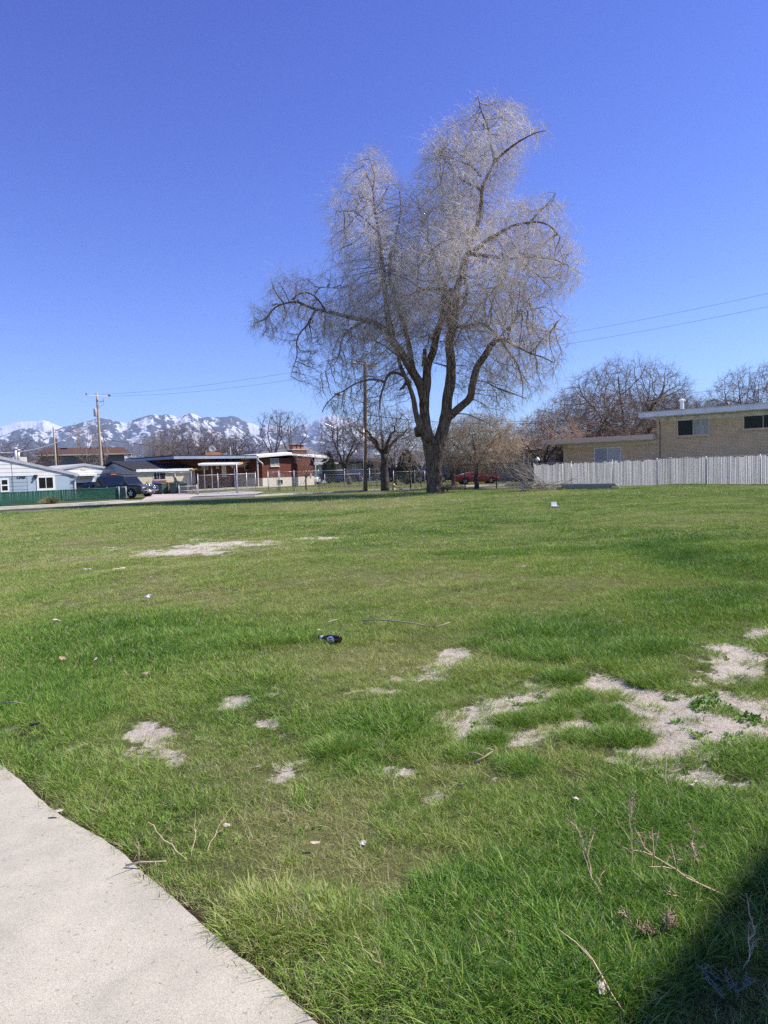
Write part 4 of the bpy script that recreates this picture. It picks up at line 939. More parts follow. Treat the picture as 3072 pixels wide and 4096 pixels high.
# ================================================================ BUILDINGS
class Bld:
    """a building: root empty at its front left corner, local x along the front, y away, z up"""
    def __init__(s, name, label, px, depth, yaw, cat='house', origin=None):
        p = origin or gp(px, depth); s.o = Vector(p); s.yaw = R(yaw); s.cat = cat
        s.root = thing(name, label, cat, s.o, s.yaw)
        s.u = Vector((math.cos(s.yaw), math.sin(s.yaw), 0)); s.n = Vector((-math.sin(s.yaw), math.cos(s.yaw), 0))
    def hit(s, px, py, yl=0.0):         # local (x, z) where the view ray meets the plane local y = yl
        d = ray(px, py); q = s.o + s.n * yl; t = (q - CAMP).dot(s.n) / d.dot(s.n); p = CAMP + d * t - s.o
        return p.dot(s.u), p.z
    def part(s, mb, name, m, parent=None, **k): return mb.build(name, m, parent or s.root, **k)
def window(b, x0, x1, z0, z1, y=0.0, mull=1, fm=None, gm=None, sill=None, fw_=0.07, name='window', gms=None):
    """window in the wall plane local y, facing -y; pane with frame and sill as sub-parts"""
    fm = fm or M_trim; m = MB(); m.box(x0, x1, y - 0.012, y + 0.05, z0, z1); w_ = m.build(name, gm or M_glass, b.root)
    f = MB(); f.box(x0 - fw_, x0, y - .05, y + .03, z0 - fw_, z1 + fw_); f.box(x1, x1 + fw_, y - .05, y + .03, z0 - fw_, z1 + fw_)
    f.box(x0, x1, y - .05, y + .03, z1, z1 + fw_); f.box(x0, x1, y - .05, y + .03, z0 - fw_, z0)
    for k in range(mull):
        c = x0 + (x1 - x0) * (k + 1) / (mull + 1); f.box(c - .025, c + .025, y - .045, y + .02, z0, z1)
    f.build('frame', fm, w_)
    if gms:
        c = x0 + (x1 - x0) / (mull + 1); g_ = MB(); g_.box(c + .03, x1, y - .016, y - .012, z0, z1); g_.build('curtain', gms, w_)
    if sill: f = MB(); f.box(x0 - fw_ - .06, x1 + fw_ + .06, y - .12, y + .02, z0 - fw_ - .10, z0 - fw_ - .002); f.build('sill', sill, w_)
    return w_
def text_part(body, size, m, parent, loc, rot, depth=0.01, name='lettering'):
    c = bpy.data.curves.new(name, 'FONT'); c.body = body; c.size = size; c.extrude = depth; c.offset = size * .03
    t = bpy.data.objects.new('tmp', c); COL.objects.link(t); bpy.context.view_layer.update()
    me = bpy.data.meshes.new_from_object(t.evaluated_get(bpy.context.evaluated_depsgraph_get())); me.name = name
    bpy.data.objects.remove(t); bpy.data.curves.remove(c)
    o = link(name, me, None, parent); me.materials.clear(); me.materials.append(m); o.location = loc; o.rotation_euler = rot; return o

# ---- light blue house, number 1345
b = Bld('blue_house', 'light blue sided house with white gable and the number 1345 behind the green fence', 295, 61.5, 47)
S_blue = sidingmat('blue_siding', (0.36, 0.45, 0.52), 0.30, .3); S_blue_flat = mat('blue_panel', (0.36, 0.45, 0.52), .7, noise=(1, .06))
S_white = sidingmat('white_siding', (0.80, 0.80, 0.78), 0.33, .35)
eave = b.hit(290, 1899)[1]; W_ = 13.0; gx, gz = b.hit(0, 1829); slope = (gz - eave) / (0.35 - gx); xr = -W_ / 2
m = MB(); m.box(-W_, 0, 0, 9, -.3, eave); b.part(m, 'wall', S_blue)
m = MB(); xa, za = b.hit(108, 1906); xb = b.hit(275, 1900)[0]; m.box(xa, xb, -.02, 0, -.2, eave - .02); b.part(m, 'wall_panel', S_blue_flat)
pk = eave + slope * (W_ / 2)
m = MB(); m.prism([(-W_ - .02, eave + .01), (.02, eave + .01), (xr, pk)], 'y', -.05, .1); b.part(m, 'gable', S_white)
m = MB(); o_ = .35; t_ = .16
for sx in (1, -1):
    xe = xr + sx * (W_ / 2 + o_); ze = pk - slope * (W_ / 2 + o_)
    q = [(xr, pk + .02), (xe, ze + .02), (xe, ze + .02 + t_), (xr, pk + .02 + t_)]; m.prism(q, 'y', -.10, 9.4)
rf = b.part(m, 'roof', mat('grey_roofing', (0.34, 0.34, 0.36), .8, noise=(4, .2)))
m = MB()
for sx in (1, -1):
    xe = xr + sx * (W_ / 2 + o_); ze = pk - slope * (W_ / 2 + o_); m.prism([(xr, pk - .06), (xe, ze - .06), (xe, ze + .12), (xr, pk + .12)], 'y', -.15, -.102)
m.build('fascia', mat('grey_fascia', (0.42, 0.42, 0.45), .6), rf)
# flues and cooler box on the roof
def on_roof(px, py, y_): return b.hit(px, py, y_)
m = MB(); x, z = on_roof(63, 1840, 4); m.tube([(x, 4, z - .4), (x, 4, z + .95)], .13, 12); m.lathe([(.22, z + .95), (.24, z + 1.02), (.05, z + 1.12)], (x, 4, 0)); x2 = x + .28; m.tube([(x2, 4.1, z - .4), (x2, 4.1, z + .8)], .12, 12); m.lathe([(.2, z + .8), (.2, z + .88), (.04, z + .96)], (x2, 4.1, 0)); m.build('flue', M_steel, rf, True)
m = MB(); x0, z0 = on_roof(53, 1849, 6); x1, z1 = on_roof(107, 1828, 6); m.box(x0, x1, 6, 7.1, z0 - .6, z1); m.build('swamp_cooler', M_cream, rf)
# windows
x0, z1 = b.hit(153, 1911); x1, z0 = b.hit(212, 1952); window(b, x0, x1, z0, z1, -.02, 1, M_white, M_glass, fw_=.17)
x0, z1 = b.hit(5, 1920); x1, z0 = b.hit(31, 1962); w_ = window(b, x0, x1, z0, z1, 0, 0, M_white, M_glass, fw_=.11)
f = MB(); zc = (z0 + z1) / 2; f.box(x0, x1, -.05, -.02, zc - .05, zc + .05); f.build('sash_bar', M_white, w_)
x, z = b.hit(65, 1914); text_part('1345', .36, M_black, b.root, (x, -.03, z), (R(90), 0, 0), name='house_number')
m = MB(); x, z = b.hit(141, 1905); m.box(x - .12, x + .12, -.18, -.02, z - .08, z + .12); m.tube([(x, -.1, z), (x - .05, -.25, z - .15)], [.07, .09], 8); b.part(m, 'porch_light', M_black)
m = MB(); m.tube([(.12, -.38, eave - .05), (.18, -.3, eave - .12), (.05, -.12, eave - .45), (.05, -.08, eave - .55), (.05, -.08, 0)], .055, 8); m.tube([(.35, -.45, eave - .03), (.35, 9, eave - .03)], .07, 8); b.part(m, 'gutter', M_white)
m = MB(); x0, z = b.hit(43, 1850); x1 = b.hit(58, 1975)[0]; m.tube([(x0, -.06, z), (x0 + .05, -.05, z * .6), (x1 - .1, -.05, .8), (x1, -.05, .2)], .015, 5); b.part(m, 'wall_cable', M_cable)

# ---- garage with white gable, next to the blue house
b = Bld('garage', 'small garage with white gable and half open door right of the light blue house', 292, 74, 47, 'garage')
eave = b.hit(320, 1897)[1]; W_ = 8.0; xr = b.hit(336, 1863)[0]; pk = b.hit(336, 1863)[1] + .05; W_ = max(7.0, b.hit(440, 1893)[0]); xr = W_ * .36
xr = b.hit(336, 1863)[0]
m = MB(); m.box(-3, W_, 0, 7.5, -.3, eave); b.part(m, 'wall', S_blue_flat)
m = MB(); m.prism([(2 * xr - W_, eave + .01), (W_, eave + .01), (xr, pk)], 'y', -.05, .1); b.part(m, 'gable', S_white)
sl = (pk - eave) / (W_ - xr); m = MB()
for sx in (1, -1):
    l = W_ - xr + .5; q = [(xr, pk + .04), (xr + sx * l, pk + .04 - sl * l), (xr + sx * l, pk + .18 - sl * l), (xr, pk + .18)]; m.prism(q, 'y', -.12, 8)
rf = b.part(m, 'roof', mat('pale_roofing', (0.5, 0.5, 0.5), .8, noise=(4, .12)))
m = MB()
for sx in (1, -1):
    l = W_ - xr + .5; m.prism([(xr, pk - .05), (xr + sx * l, pk - .05 - sl * l), (xr + sx * l, pk + .15 - sl * l), (xr, pk + .15)], 'y', -.17, -.122)
m.build('fascia', mat('grey_fascia', (0.42, 0.42, 0.45), .6), rf)
m = MB(); x0, _ = b.hit(299, 1900); x1, _ = b.hit(366, 1900); zt = b.hit(330, 1905)[1]; m.box(x0, x1, -.012, .02, 0, zt); dr = b.part(m, 'door_opening', M_dark)  # flat near-black panel: shade inside the garage put into its colour
m = MB(); zz = b.hit(330, 1917)[1]; z2 = b.hit(330, 1931)[1]; m.box(x0 + .05, x1 - .05, -.05, -.014, z2, zz); m.box(x0 + .05, x1 - .05, -.045, -.014, zz + .06, zt - .1); m.build('door_panel', M_cream, dr)
m = MB(); m.box(x0 - .25, x1 + .35, -.5, .0, zt + .02, zt + .22); m.box(x1, x1 + .22, -.1, -.002, 0, zt); m.box(x0 - .2, x0, -.1, -.002, 0, zt); m.build('door_frame', M_white, dr)
m = MB(); x, z = b.hit(333, 1877); m.box(x - .25, x + .25, -.09, -.052, z - .12, z + .12); b.part(m, 'gable_vent', M_cream)

# ---- brown roofed house far left
b = Bld('brown_roof_house', 'two storey grey sided house with plain brown shingle roof beyond the garage', 168, 118, 20)
zt = b.hit(170, 1822)[1]; W_ = 13; zr = b.hit(180, 1788)[1]
m = MB(); m.box(0, W_, 0, 9, -.2, zt); b.part(m, 'wall', sidingmat('grey_siding', (0.20, 0.19, 0.17), .3, .6))
m = MB(); m.add([(-1.2, -.6, zt), (W_ + 1.2, -.6, zt), (W_ + 1.2, 9.6, zt), (-1.2, 9.6, zt), (0.6, 4.5, zr), (W_ - .2, 4.5, zr)], [(0, 1, 5, 4), (2, 3, 4, 5), (0, 4, 3), (1, 2, 5), (0, 3, 2, 1)]); rf = b.part(m, 'roof', M_shingle_brown)
for xv in (2.8, 8.5): m = MB(); m.box(xv, xv + 1, 3.4, 4, zr - .35, zr - .05); m.build('roof_vent', M_black, rf)
m = MB(); m.box(-1.2, W_ + 1.2, -.68, -.6, zt - .12, zt + .1); m.build('fascia', M_cream, rf)

# low white roof seen between garage and cream house
b = Bld('flat_roof_shed', 'low shed with a white sloping roof edge behind the leaning dark pole', 405, 92, 30, 'shed')
z = b.hit(420, 1872)[1]; m = MB(); m.box(-6, 7, 0, 4, -.1, z - .3); b.part(m, 'wall', M_cream)
m = MB(); m.hexa([(-6.3, -.5, z - .3), (7.3, -.5, z - .3), (7.3, 4.5, z - .1), (-6.3, 4.5, z - .1)], [(-6.3, -.5, z - .1), (7.3, -.5, z - .1), (7.3, 4.5, z + .15), (-6.3, 4.5, z + .15)]); b.part(m, 'roof', M_white)

# ---- cream outbuilding with dark shingles
b = Bld('cream_outbuilding', 'cream outbuilding with worn dark shingle roof and shaded grey gable end behind the trash bins', 543, 74, 48)
zt = b.hit(545, 1882)[1]; W_ = b.hit(755, 1882)[0]; D_ = 8.4; zr = b.hit(498, 1855, 0)[1]
zr = RY(498, 1855, 74 + .79 * D_ / 2).z
m = MB(); m.box(0, W_, 0, D_, -.2, zt - .02); b.part(m, 'wall', brickmat('cream_block', (0.68, 0.60, 0.42), (0.64, 0.56, 0.40), (0.58, 0.50, 0.36), .4, .2, .01))
m = MB(); m.prism([(-.0, zt - .02), (D_, zt - .02), (D_ / 2, zr)], 'x', -.03, .1); b.part(m, 'gable', mat('gable_board', (0.5, 0.5, 0.52), .7, noise=(3, .2)))
sl = (zr - zt) / (D_ / 2)
m = MB()
for y0_, y1_ in ((-.28, D_ / 2), (D_ / 2, D_ + .7)):
    za = zt + .02 - .28 * sl if y0_ < 0 else zr + .02; zb = zr + .02 if y0_ < 0 else zt + .02 - .7 * sl
    m.hexa([(-.5, y0_, za), (W_ + 1.0, y0_, za), (W_ + 1.0, y1_, zb), (-.5, y1_, zb)], [(-.5, y0_, za + .14), (W_ + 1, y0_, za + .14), (W_ + 1, y1_, zb + .14), (-.5, y1_, zb + .14)])
rf = b.part(m, 'roof', M_shingle_dark)
ze = zt + .02 - .28 * sl; m = MB(); m.box(-.1, W_ + .3, -.34, -.282, ze - .12, ze + .15); m.build('fascia', M_white, rf)
g2 = random.Random(5)
for i in range(16):
    x = .25 + i * (W_ - .6) / 16 + g2.uniform(0, .15); l = g2.uniform(.1, .22); m = MB(); m.box(x, x + l, -.27, -.12 + g2.uniform(0, .1), ze + .15, ze + .17); m.build('torn_shingle', M_white, rf)
m = MB(); m.hexa([(W_ - .1, -.9, ze - .1), (W_ + 1.7, -.9, ze - .1), (W_ + 1.7, 1, ze + .2), (W_ - .1, 1, ze + .2)], [(W_ - .1, -.9, ze - .02), (W_ + 1.7, -.9, ze - .02), (W_ + 1.7, 1, ze + .3), (W_ - .1, 1, ze + .3)]); b.part(m, 'porch_roof', mat('rusty_wood', (0.45, 0.24, 0.12), .8))
x0, z1 = b.hit(614, 1888); x1, z0 = b.hit(661, 1917); window(b, x0, x1, z0, z1, 0, 1, M_cream, M_glass, sill=B_orange)
m = MB(); m.box(W_ + .003, W_ + 1.0, .3, 4, -.2, zt - .1); b.part(m, 'side_wall', mat('grey_stucco', (0.42, 0.40, 0.38), .85))

# ---- flat roofed brick house between
b = Bld('flat_roof_brick_house', 'orange brick house with flat white-edged roof squeezed between the cream outbuilding and the porch', 700, 92, 38)
zt = b.hit(720, 1852)[1]; m = MB(); m.box(-1, 9, 0, 6, -.2, zt); b.part(m, 'wall', B_orange)
m = MB(); m.box(-2, 9.2, -.9, 6.5, zt + .0, zt + .28); m.box(-1.2, 7, -.95, 6, zt + .285, zt + .42); b.part(m, 'roof', M_cream)
m = MB(); m.box(2, 9.3, -1.3, 7, zt + .43, zt + .62); b.part(m, 'upper_roof', M_shingle_dark)

# ---- red brick house with chimney
b = Bld('red_brick_house', 'long low red brick house with white roof edge, cream foundation and big brick chimney', 1050, 86, 49)
EZ = b.hit(1050, 1833)[1]; FZ = b.hit(1060, 1912)[1]; W_ = b.hit(1257, 1870)[0]; DB = 2.8
L_ = b.hit(765, 1850)[0]
m = MB(); m.box(0, W_, 0, 9, -.1, FZ); b.part(m, 'foundation', M_found)
m = MB(); m.box(.0, W_, .02, 9, FZ, EZ - .02); b.part(m, 'wall', B_red)
m = MB(); m.box(L_ - 2.2, -.003, DB, 9, -.1, EZ - .02); b.part(m, 'recessed_wall', B_red)
# chimney
cx0 = b.hit(1191, 1870, -.55)[0]; cx1 = b.hit(1238, 1870, -.55)[0]; cz = b.hit(1210, 1797, -.2)[1]; print('cz', cz, EZ)
m = MB(); m.box(cx0, cx1, -.55, -.003, -.1, FZ); b.part(m, 'chimney_base', M_found)
m = MB(); m.box(cx0, cx1, -.53, -.003, FZ + .002, EZ - .02); m.box(cx0 - .4, cx1 - .05, -.2, .9, EZ + .5, cz - .1); ch = b.part(m, 'chimney', B_red)
m = MB(); m.box(cx0 - .5, cx1 + .05, -.3, 1, cz - .1, cz + .05); m.build('cap', M_concrete, ch)
m = MB(); w3 = (cx1 - cx0) / 3; cxo = cx0; cx0 -= .3
for k in range(3): m.box(cx0 + .08 + k * w3, cx0 + k * w3 + w3 * .78, -.1, .7, cz + .052, cz + .50)
m.build('chimney_pot', B_orange, ch)
m = MB(); m.box(cx0 - .02, cx1 - .25, -.2, .8, cz + .502, cz + .56); m.build('slab', M_black, ch); cx0 = cxo
# roof: low gable, wide eaves
xe0, xe1 = -1.0, W_ + 2.2; pkx = W_ * .45; ov = -.62; rise = .30
def rz(x): return EZ + .05 + (rise * (1 - abs(x - pkx) / (pkx - xe0)) if x < pkx else rise - .95 * rise * 1.7 * (x - pkx) / (xe1 - pkx))
m = MB(); m.prism([(xe0, rz(xe0)), (pkx, rz(pkx)), (xe1, rz(xe1)), (xe1, rz(xe1) + .22), (pkx, rz(pkx) + .22), (xe0, rz(xe0) + .22)], 'y', ov, 9.5); rf = b.part(m, 'roof', M_white)
m = MB(); m.prism([(xe0, rz(xe0) + .24), (pkx, rz(pkx) + .24), (xe1 + .1, rz(xe1) + .24), (xe1 + .1, rz(xe1) + .40), (pkx, rz(pkx) + .40), (xe0, rz(xe0) + .40)], 'y', ov + .5, 9.4); m.build('upper_fascia', M_white, rf)
M_bluefascia = mat('blue_grey_fascia', (0.30, 0.34, 0.42), .6)
m = MB(); m.box(L_ - 2.5, xe0 - .003, ov + .1, 9.4, EZ + .0, EZ + .28); rf2 = b.part(m, 'long_roof', M_bluefascia)
m = MB(); m.box(L_ - 2.5, xe0 - .003, ov + .3, 9.3, EZ + .285, EZ + .40); m.build('roofing', M_shingle_dark, rf2)
m = MB(); m.tube([(xe1 - .05, ov + .1, rz(xe1)), (xe1 - .2, ov + .3, rz(xe1) - .35), (W_ + .12, -.1, EZ - .95), (W_ + .12, -.1, 0)], .07, 8); m.build('downspout', M_white, rf, True)
m = MB(); m.tube([(xe0 - .1, ov + .05, EZ), (xe0 + .05, ov + .05, EZ - .3), (.0, -.1, EZ - .62), (.02, -.1, EZ - .95)], .07, 8); m.build('downspout', M_white, rf, True)
# windows
x0, z1 = b.hit(1082, 1836); x1, z0 = b.hit(1114, 1862); window(b, x0, x1, z0, z1, 0, 1, M_cream, M_blind, sill=M_cream)
x0, z1 = b.hit(1240, 1829); x1, z0 = b.hit(1256, 1847); window(b, x0, x1, z0, z1, .02, 0, M_black, M_glass)
x0, z1 = b.hit(1110, 1920); x1, z0 = b.hit(1130, 1934); window(b, x0, x1, z0, z1, 0, 1, M_cream, M_glass, name='basement_window')
x0, z1 = b.hit(979, 1860, DB); x1, z0 = b.hit(1027, 1878, DB); window(b, x0, x1, z0, z1, DB, 2, M_cream, M_glass)
x0, z1 = b.hit(806, 1862, DB); x1, z0 = b.hit(830, 1876, DB); window(b, x0, x1, z0, z1, DB, 1, M_cream, M_blind)
x0, z1 = b.hit(866, 1862, DB); x1, z0 = b.hit(873, 1874, DB); window(b, x0, x1, z0, z1, DB, 0, M_cream, M_blind)
x0, z1 = b.hit(888, 1859, DB); x1, z0 = b.hit(901, 1898, DB); m = MB(); m.box(x0, x1, DB - .05, DB - .003, z0 - .3, z1); dr = b.part(m, 'door', M_cream)
m = MB(); m.box(x0 - .1, x0, DB - .08, DB - .003, z0 - .3, z1 + .1); m.box(x1, x1 + .1, DB - .08, DB - .003, z0 - .3, z1 + .1); m.box(x0, x1, DB - .08, DB - .003, z1 + .003, z1 + .1); m.build('frame', M_trim, dr)
m = MB(); m.box(-2.6, -.3, DB - .06, DB - .003, EZ - .95, EZ - .05); b.part(m, 'wall_board', M_soffit)
m = MB(); x, z = b.hit(925, 1865, DB); m.lathe([(.06, z - .25), (.11, z - .1), (.11, z + .1), (.04, z + .2)], (x, DB - .15, 0), n=10); b.part(m, 'porch_light', M_lamp, smooth=True)
# corrugated porch awning with posts
A0 = b.hit(783, 1857, -.9); A1 = b.hit(945, 1855, -1.3); zf = A1[1]; yb = DB; zb = b.hit(1008, 1842, DB)[1]; print('awn', zf, zb, EZ, A0, A1)
m = MB(); xs0, xs1 = A0[0], A1[0] + .2; n = 46; sx_ = b.hit(1008, 1838, DB)[0] - xs1
for k in range(n):
    xa = xs0 + (xs1 - xs0) * k / n; xb = xs0 + (xs1 - xs0) * (k + .55) / n; 
    m.hexa([(xa, -1.3, zf), (xb, -1.3, zf), (xb + sx_, yb, zb), (xa + sx_, yb, zb)], [(xa, -1.3, zf + .07), (xb, -1.3, zf + .07), (xb + sx_, yb, zb + .07), (xa + sx_, yb, zb + .07)])
m.hexa([(xs0, -1.29, zf - .01), (xs1, -1.29, zf - .01), (xs1 + sx_, yb, zb - .01), (xs0 + sx_, yb, zb - .01)], [(xs0, -1.29, zf + .03), (xs1, -1.29, zf + .03), (xs1 + sx_, yb, zb + .03), (xs0 + sx_, yb, zb + .03)])
aw = b.part(m, 'porch_awning', M_white)
m = MB(); m.hexa([(xs1 - .02, -1.4, zf - .14), (xs1 + .06, -1.4, zf - .14), (xs1 + sx_ + .06, yb, zb - .14), (xs1 + sx_ - .02, yb, zb - .14)], [(xs1 - .02, -1.4, zf + .1), (xs1 + .06, -1.4, zf + .1), (xs1 + sx_ + .06, yb, zb + .1), (xs1 + sx_ - .02, yb, zb + .1)])
m.build('awning_edge', mat('tan_board', (0.62, 0.36, 0.2), .7), aw)
m = MB(); m.box(xs0, xs1, -1.44, -1.32, zf - .14, zf + .0); m.build('awning_beam', M_soffit, aw)
for px in (815, 845, 936, 944):
    x = b.hit(px, 1880, -1.1)[0]; m = MB(); m.box(x - .045, x + .045, -1.2, -1.11, 0, zf - .02); b.part(m, 'porch_post', M_post)
x = b.hit(1030, 1880, -.2)[0]; m = MB(); m.box(x - .07, x + .07, -.3, -.16, 0, EZ); b.part(m, 'porch_post', M_soffit)
m = MB(); m.box(L_ - 2, -.01, -1.2, DB - .01, -.1, .12); b.part(m, 'porch_slab', M_concrete)
# roof furniture
def dish(bb, x, y, z, s=.45):
    m = MB(); m.lathe([(.02, 0), (s * .5, -.05), (s, -.18), (s * .97, -.2), (s * .5, -.07), (.02, -.03)], (0, 0, 0), 'y', 16); d = m.build('dish', mat('dish_grey', (0.20, 0.21, 0.24), .5), None, True)
    r_ = thing('satellite_dish', 'grey satellite dish on the long low roof of the red brick house', 'dish', bb.o + bb.u * x + bb.n * y + Vector((0, 0, z)), bb.yaw - R(20)); d.parent = r_; d.location = (0, 0, .75); d.rotation_euler = (R(-25), 0, 0)
    m = MB(); m.tube([(0, .1, 0), (0, .1, .75)], .03, 6); m.tube([(0, .1, .2), (.45, -.1, .0)], .02, 6); m.tube([(0, 0, .6), (.35, -.5, .65)], .02, 6); m.tube([(.32, -.5, .62), (.40, -.56, .7)], .05, 6); m.build('mount', M_steel, r_)
x, _ = b.hit(848, 1830, 3); dish(b, x, 3, EZ + .4)
m = MB(); x, _ = b.hit(822, 1830, 5); m.box(x, x + 2.2, 5, 5.8, EZ + .3, EZ + .95); b.part(m, 'rear_chimney', B_orange)
m = MB(); x, _ = b.hit(922, 1830, 4); m.tube([(x, 4, EZ + .3), (x, 4, EZ + 1.55)], .1, 8); m.tube([(x - .6, 4, EZ + .3), (x - .6, 4, EZ + .9)], .07, 8); b.part(m, 'roof_vent', M_steel)
m = MB(); x = b.hit(1175, 1950, -.4)[0]; m.tube([(cx0 + .4, -1.0, .1), (cx0 + 1.0, -.93, 1.1)], .03, 5); b.part(m, 'leaning_pipe', M_wood_dark); m = MB()
x = b.hit(1243, 1920)[0]; m.box(x - .12, x + .12, -.12, -.004, 1.0, 1.5); b.part(m, 'meter_box', M_steel)

# ---- low flat-roofed house behind it
b = Bld('flat_roof_house', 'low beige house with flat white roof edge visible right of the red brick house', 1255, 108, 30)
z = b.hit(1280, 1858)[1]; W_ = b.hit(1302, 1858)[0]; m = MB(); m.box(-1, W_, 0, 8, -.1, z); b.part(m, 'wall', M_cream)
m = MB(); m.box(-2, W_ + 1.6, -1.2, 8.5, z + .003, z + .35); b.part(m, 'roof', M_white)
x0, z1 = b.hit(1263, 1864); x1, z0 = b.hit(1275, 1878); window(b, x0, x1, z0, z1, 0, 0, M_trim, M_blind)
# ---- grey house behind the pole
b = Bld('grey_house', 'low grey house with dark eave behind the parked dark sedan', 1345, 116, 12)
z = b.hit(1350, 1856)[1]; W_ = b.hit(1560, 1856)[0]; m = MB(); m.box(-.5, W_, 0, 9, -.1, z); b.part(m, 'wall', mat('grey_beige_stucco', (0.33, 0.30, 0.27), .85, noise=(1, .08)))
m = MB(); m.box(-1.2, W_ + .6, -1, 9.5, z + .003, z + .32); rf = b.part(m, 'roof', M_black); m = MB(); m.box(-1.3, W_ + .7, -1.05, 9.6, z + .323, z + .75); m.build('roofing', mat('brown_grey_roofing', (0.20, 0.16, 0.13), .9), rf)
for a_, c_ in ((1372, 1380), (1410, 1422)):
    x0, z1 = b.hit(a_, 1858); x1, z0 = b.hit(c_, 1874); window(b, x0, x1, z0, z1, 0, 0, M_trim, M_blind)
x0, _ = b.hit(1448, 1860); x1, _ = b.hit(1540, 1860); m = MB(); m.box(x0, x1, -.03, -.003, 0, z - .2); b.part(m, 'garage_door', mat('shaded_door', (0.05, 0.05, 0.055), .7))  # dark panel: shade of an open carport put into its colour
# ---- white gabled carport house behind the big trunk
b = Bld('white_gable_house', 'house with white gable and open dark carport behind the big trunk and the red car', 1776, 96, -8)
z = b.hit(1800, 1856)[1]; W_ = b.hit(1945, 1856)[0]; px_, pz_ = b.hit(1872, 1818)
m = MB(); m.box(-.3, W_, 1.5, 8, -.1, z - .02); b.part(m, 'wall', mat('carport_shade_wall', (0.10, 0.09, 0.08), .9))  # wall coloured dark to stand in for shade in the open carport
m = MB(); m.prism([(0, z), (W_, z), (px_, pz_)], 'y', 0, 8); b.part(m, 'gable', M_white)
m = MB(); m.prism([(-.6, z - .1), (px_, pz_ + .02), (W_ + .6, z - .1), (W_ + .6, z + .1), (px_, pz_ + .25), (-.6, z + .1)], 'y', -.5, 8.5); b.part(m, 'roof', M_shingle_brown)
for x in (.15, W_ * .5, W_ - .2): m = MB(); m.box(x - .08, x + .08, .05, .2, 0, z - .02); b.part(m, 'post', M_white)
# ---- carport house with twin white fascia
b = Bld('carport_house', 'low house with a double white flat carport edge left of the tan-roofed house', 1945, 98, -10)
z = b.hit(1990, 1850)[1]; W_ = b.hit(2085, 1850)[0]; m = MB(); m.box(-1, W_, 4, 10, -.1, z - .3); b.part(m, 'wall', mat('carport_shade_wall', (0.10, 0.09, 0.08), .9))  # dark wall colour carries the shade below the carport roof
m = MB(); m.box(-1, W_ - 1, -.5, 9, z - .02, z + .16); m.box(-.4, W_ - 2, -.2, 8, z + .3, z + .46); m.box(-.2, W_ - 2.2, .1, 8, z + .163, z + .297); b.part(m, 'roof', M_white)
m = MB(); m.box(0, .14, 0, .14, 0, z - .03); b.part(m, 'post', M_white); m = MB(); m.box(W_ - 2, W_ - 1.86, 0, .14, 0, z - .03); b.part(m, 'post', M_white)
# ---- tan-roofed house 1403
b = Bld('tan_roof_house', 'beige brick house with tan shingle roof, dark eaves and shuttered windows behind the fence corner', 2075, 80, -20)
z = b.hit(2120, 1801)[1]; W_ = b.hit(2262, 1800)[0]; m = MB(); m.box(-4, W_, 0, 9, -.1, z - .02); b.part(m, 'wall', B_beige)
zr = RY(2150, 1757, 86).z; x0_ = b.hit(2192, 1797)[0]
m = MB(); m.hexa([(-4.8, -.9, z - .05), (x0_, -.9, z - .05), (x0_ + .5, 4.5, zr), (-3.5, 4.5, zr)], [(-4.8, -.9, z + .08), (x0_, -.9, z + .08), (x0_ + .5, 4.5, zr + .1), (-3.5, 4.5, zr + .1)])
m.hexa([(-3.5, 4.5, zr), (x0_ + .5, 4.5, zr), (x0_ + .5, 10, z - .05), (-4.8, 10, z - .05)], [(-3.5, 4.5, zr + .1), (x0_ + .5, 4.5, zr + .1), (x0_ + .5, 10, z + .05), (-4.8, 10, z + .05)])
m.hexa([(x0_ + .003, -.9, z - .02), (W_ + 2, -1.6, z + .35), (W_ + 2, 4.5, zr + .2), (x0_ + .51, 4.5, zr)], [(x0_ + .003, -.9, z + .1), (W_ + 2, -1.6, z + .5), (W_ + 2, 4.5, zr + .32), (x0_ + .51, 4.5, zr + .12)]); rf = b.part(m, 'roof', M_shingle_tan)
m = MB(); m.box(-4.85, x0_, -.98, -.902, z - .22, z + .1); m.hexa([(x0_, -.98, z - .2), (W_ + 2.02, -1.68, z + .15), (W_ + 2.02, -1.6, z + .15), (x0_, -.9, z - .2)], [(x0_, -.98, z + .12), (W_ + 2.02, -1.68, z + .52), (W_ + 2.02, -1.61, z + .52), (x0_, -.905, z + .12)]); m.build('fascia', M_black, rf)
for a_, c_, t0, t1 in ((2099, 2114, 1806, 1836), (2158, 2196, 1808, 1833)):
    x0, z1 = b.hit(a_, t0); x1, z0 = b.hit(c_, t1); window(b, x0, x1, z0, z1, 0, 1 if c_ > 2150 else 0, M_trim, M_glass)
    for xs in ((x1 + .1, x1 + .5), (x0 - .5, x0 - .1)):
        m = MB(); m.box(xs[0], xs[1], -.05, -.003, z0 - .15, z1 + .1); b.part(m, 'shutter', M_black)
x, z_ = b.hit(2222, 1828); text_part('1403', .42, M_black, b.root, (x, -.02, z_), (R(90), 0, 0), name='house_number')
m = MB(); x = b.hit(2246, 1820)[0]; m.box(x - .18, x + .18, -.2, -.003, 0, z - .3); b.part(m, 'dark_post', M_black)
x, z_ = b.hit(2232, 1836); m = MB(); m.box(x - .2, x + .2, -.12, -.003, z_ - .12, z_ + .05); b.part(m, 'mailbox', M_black)

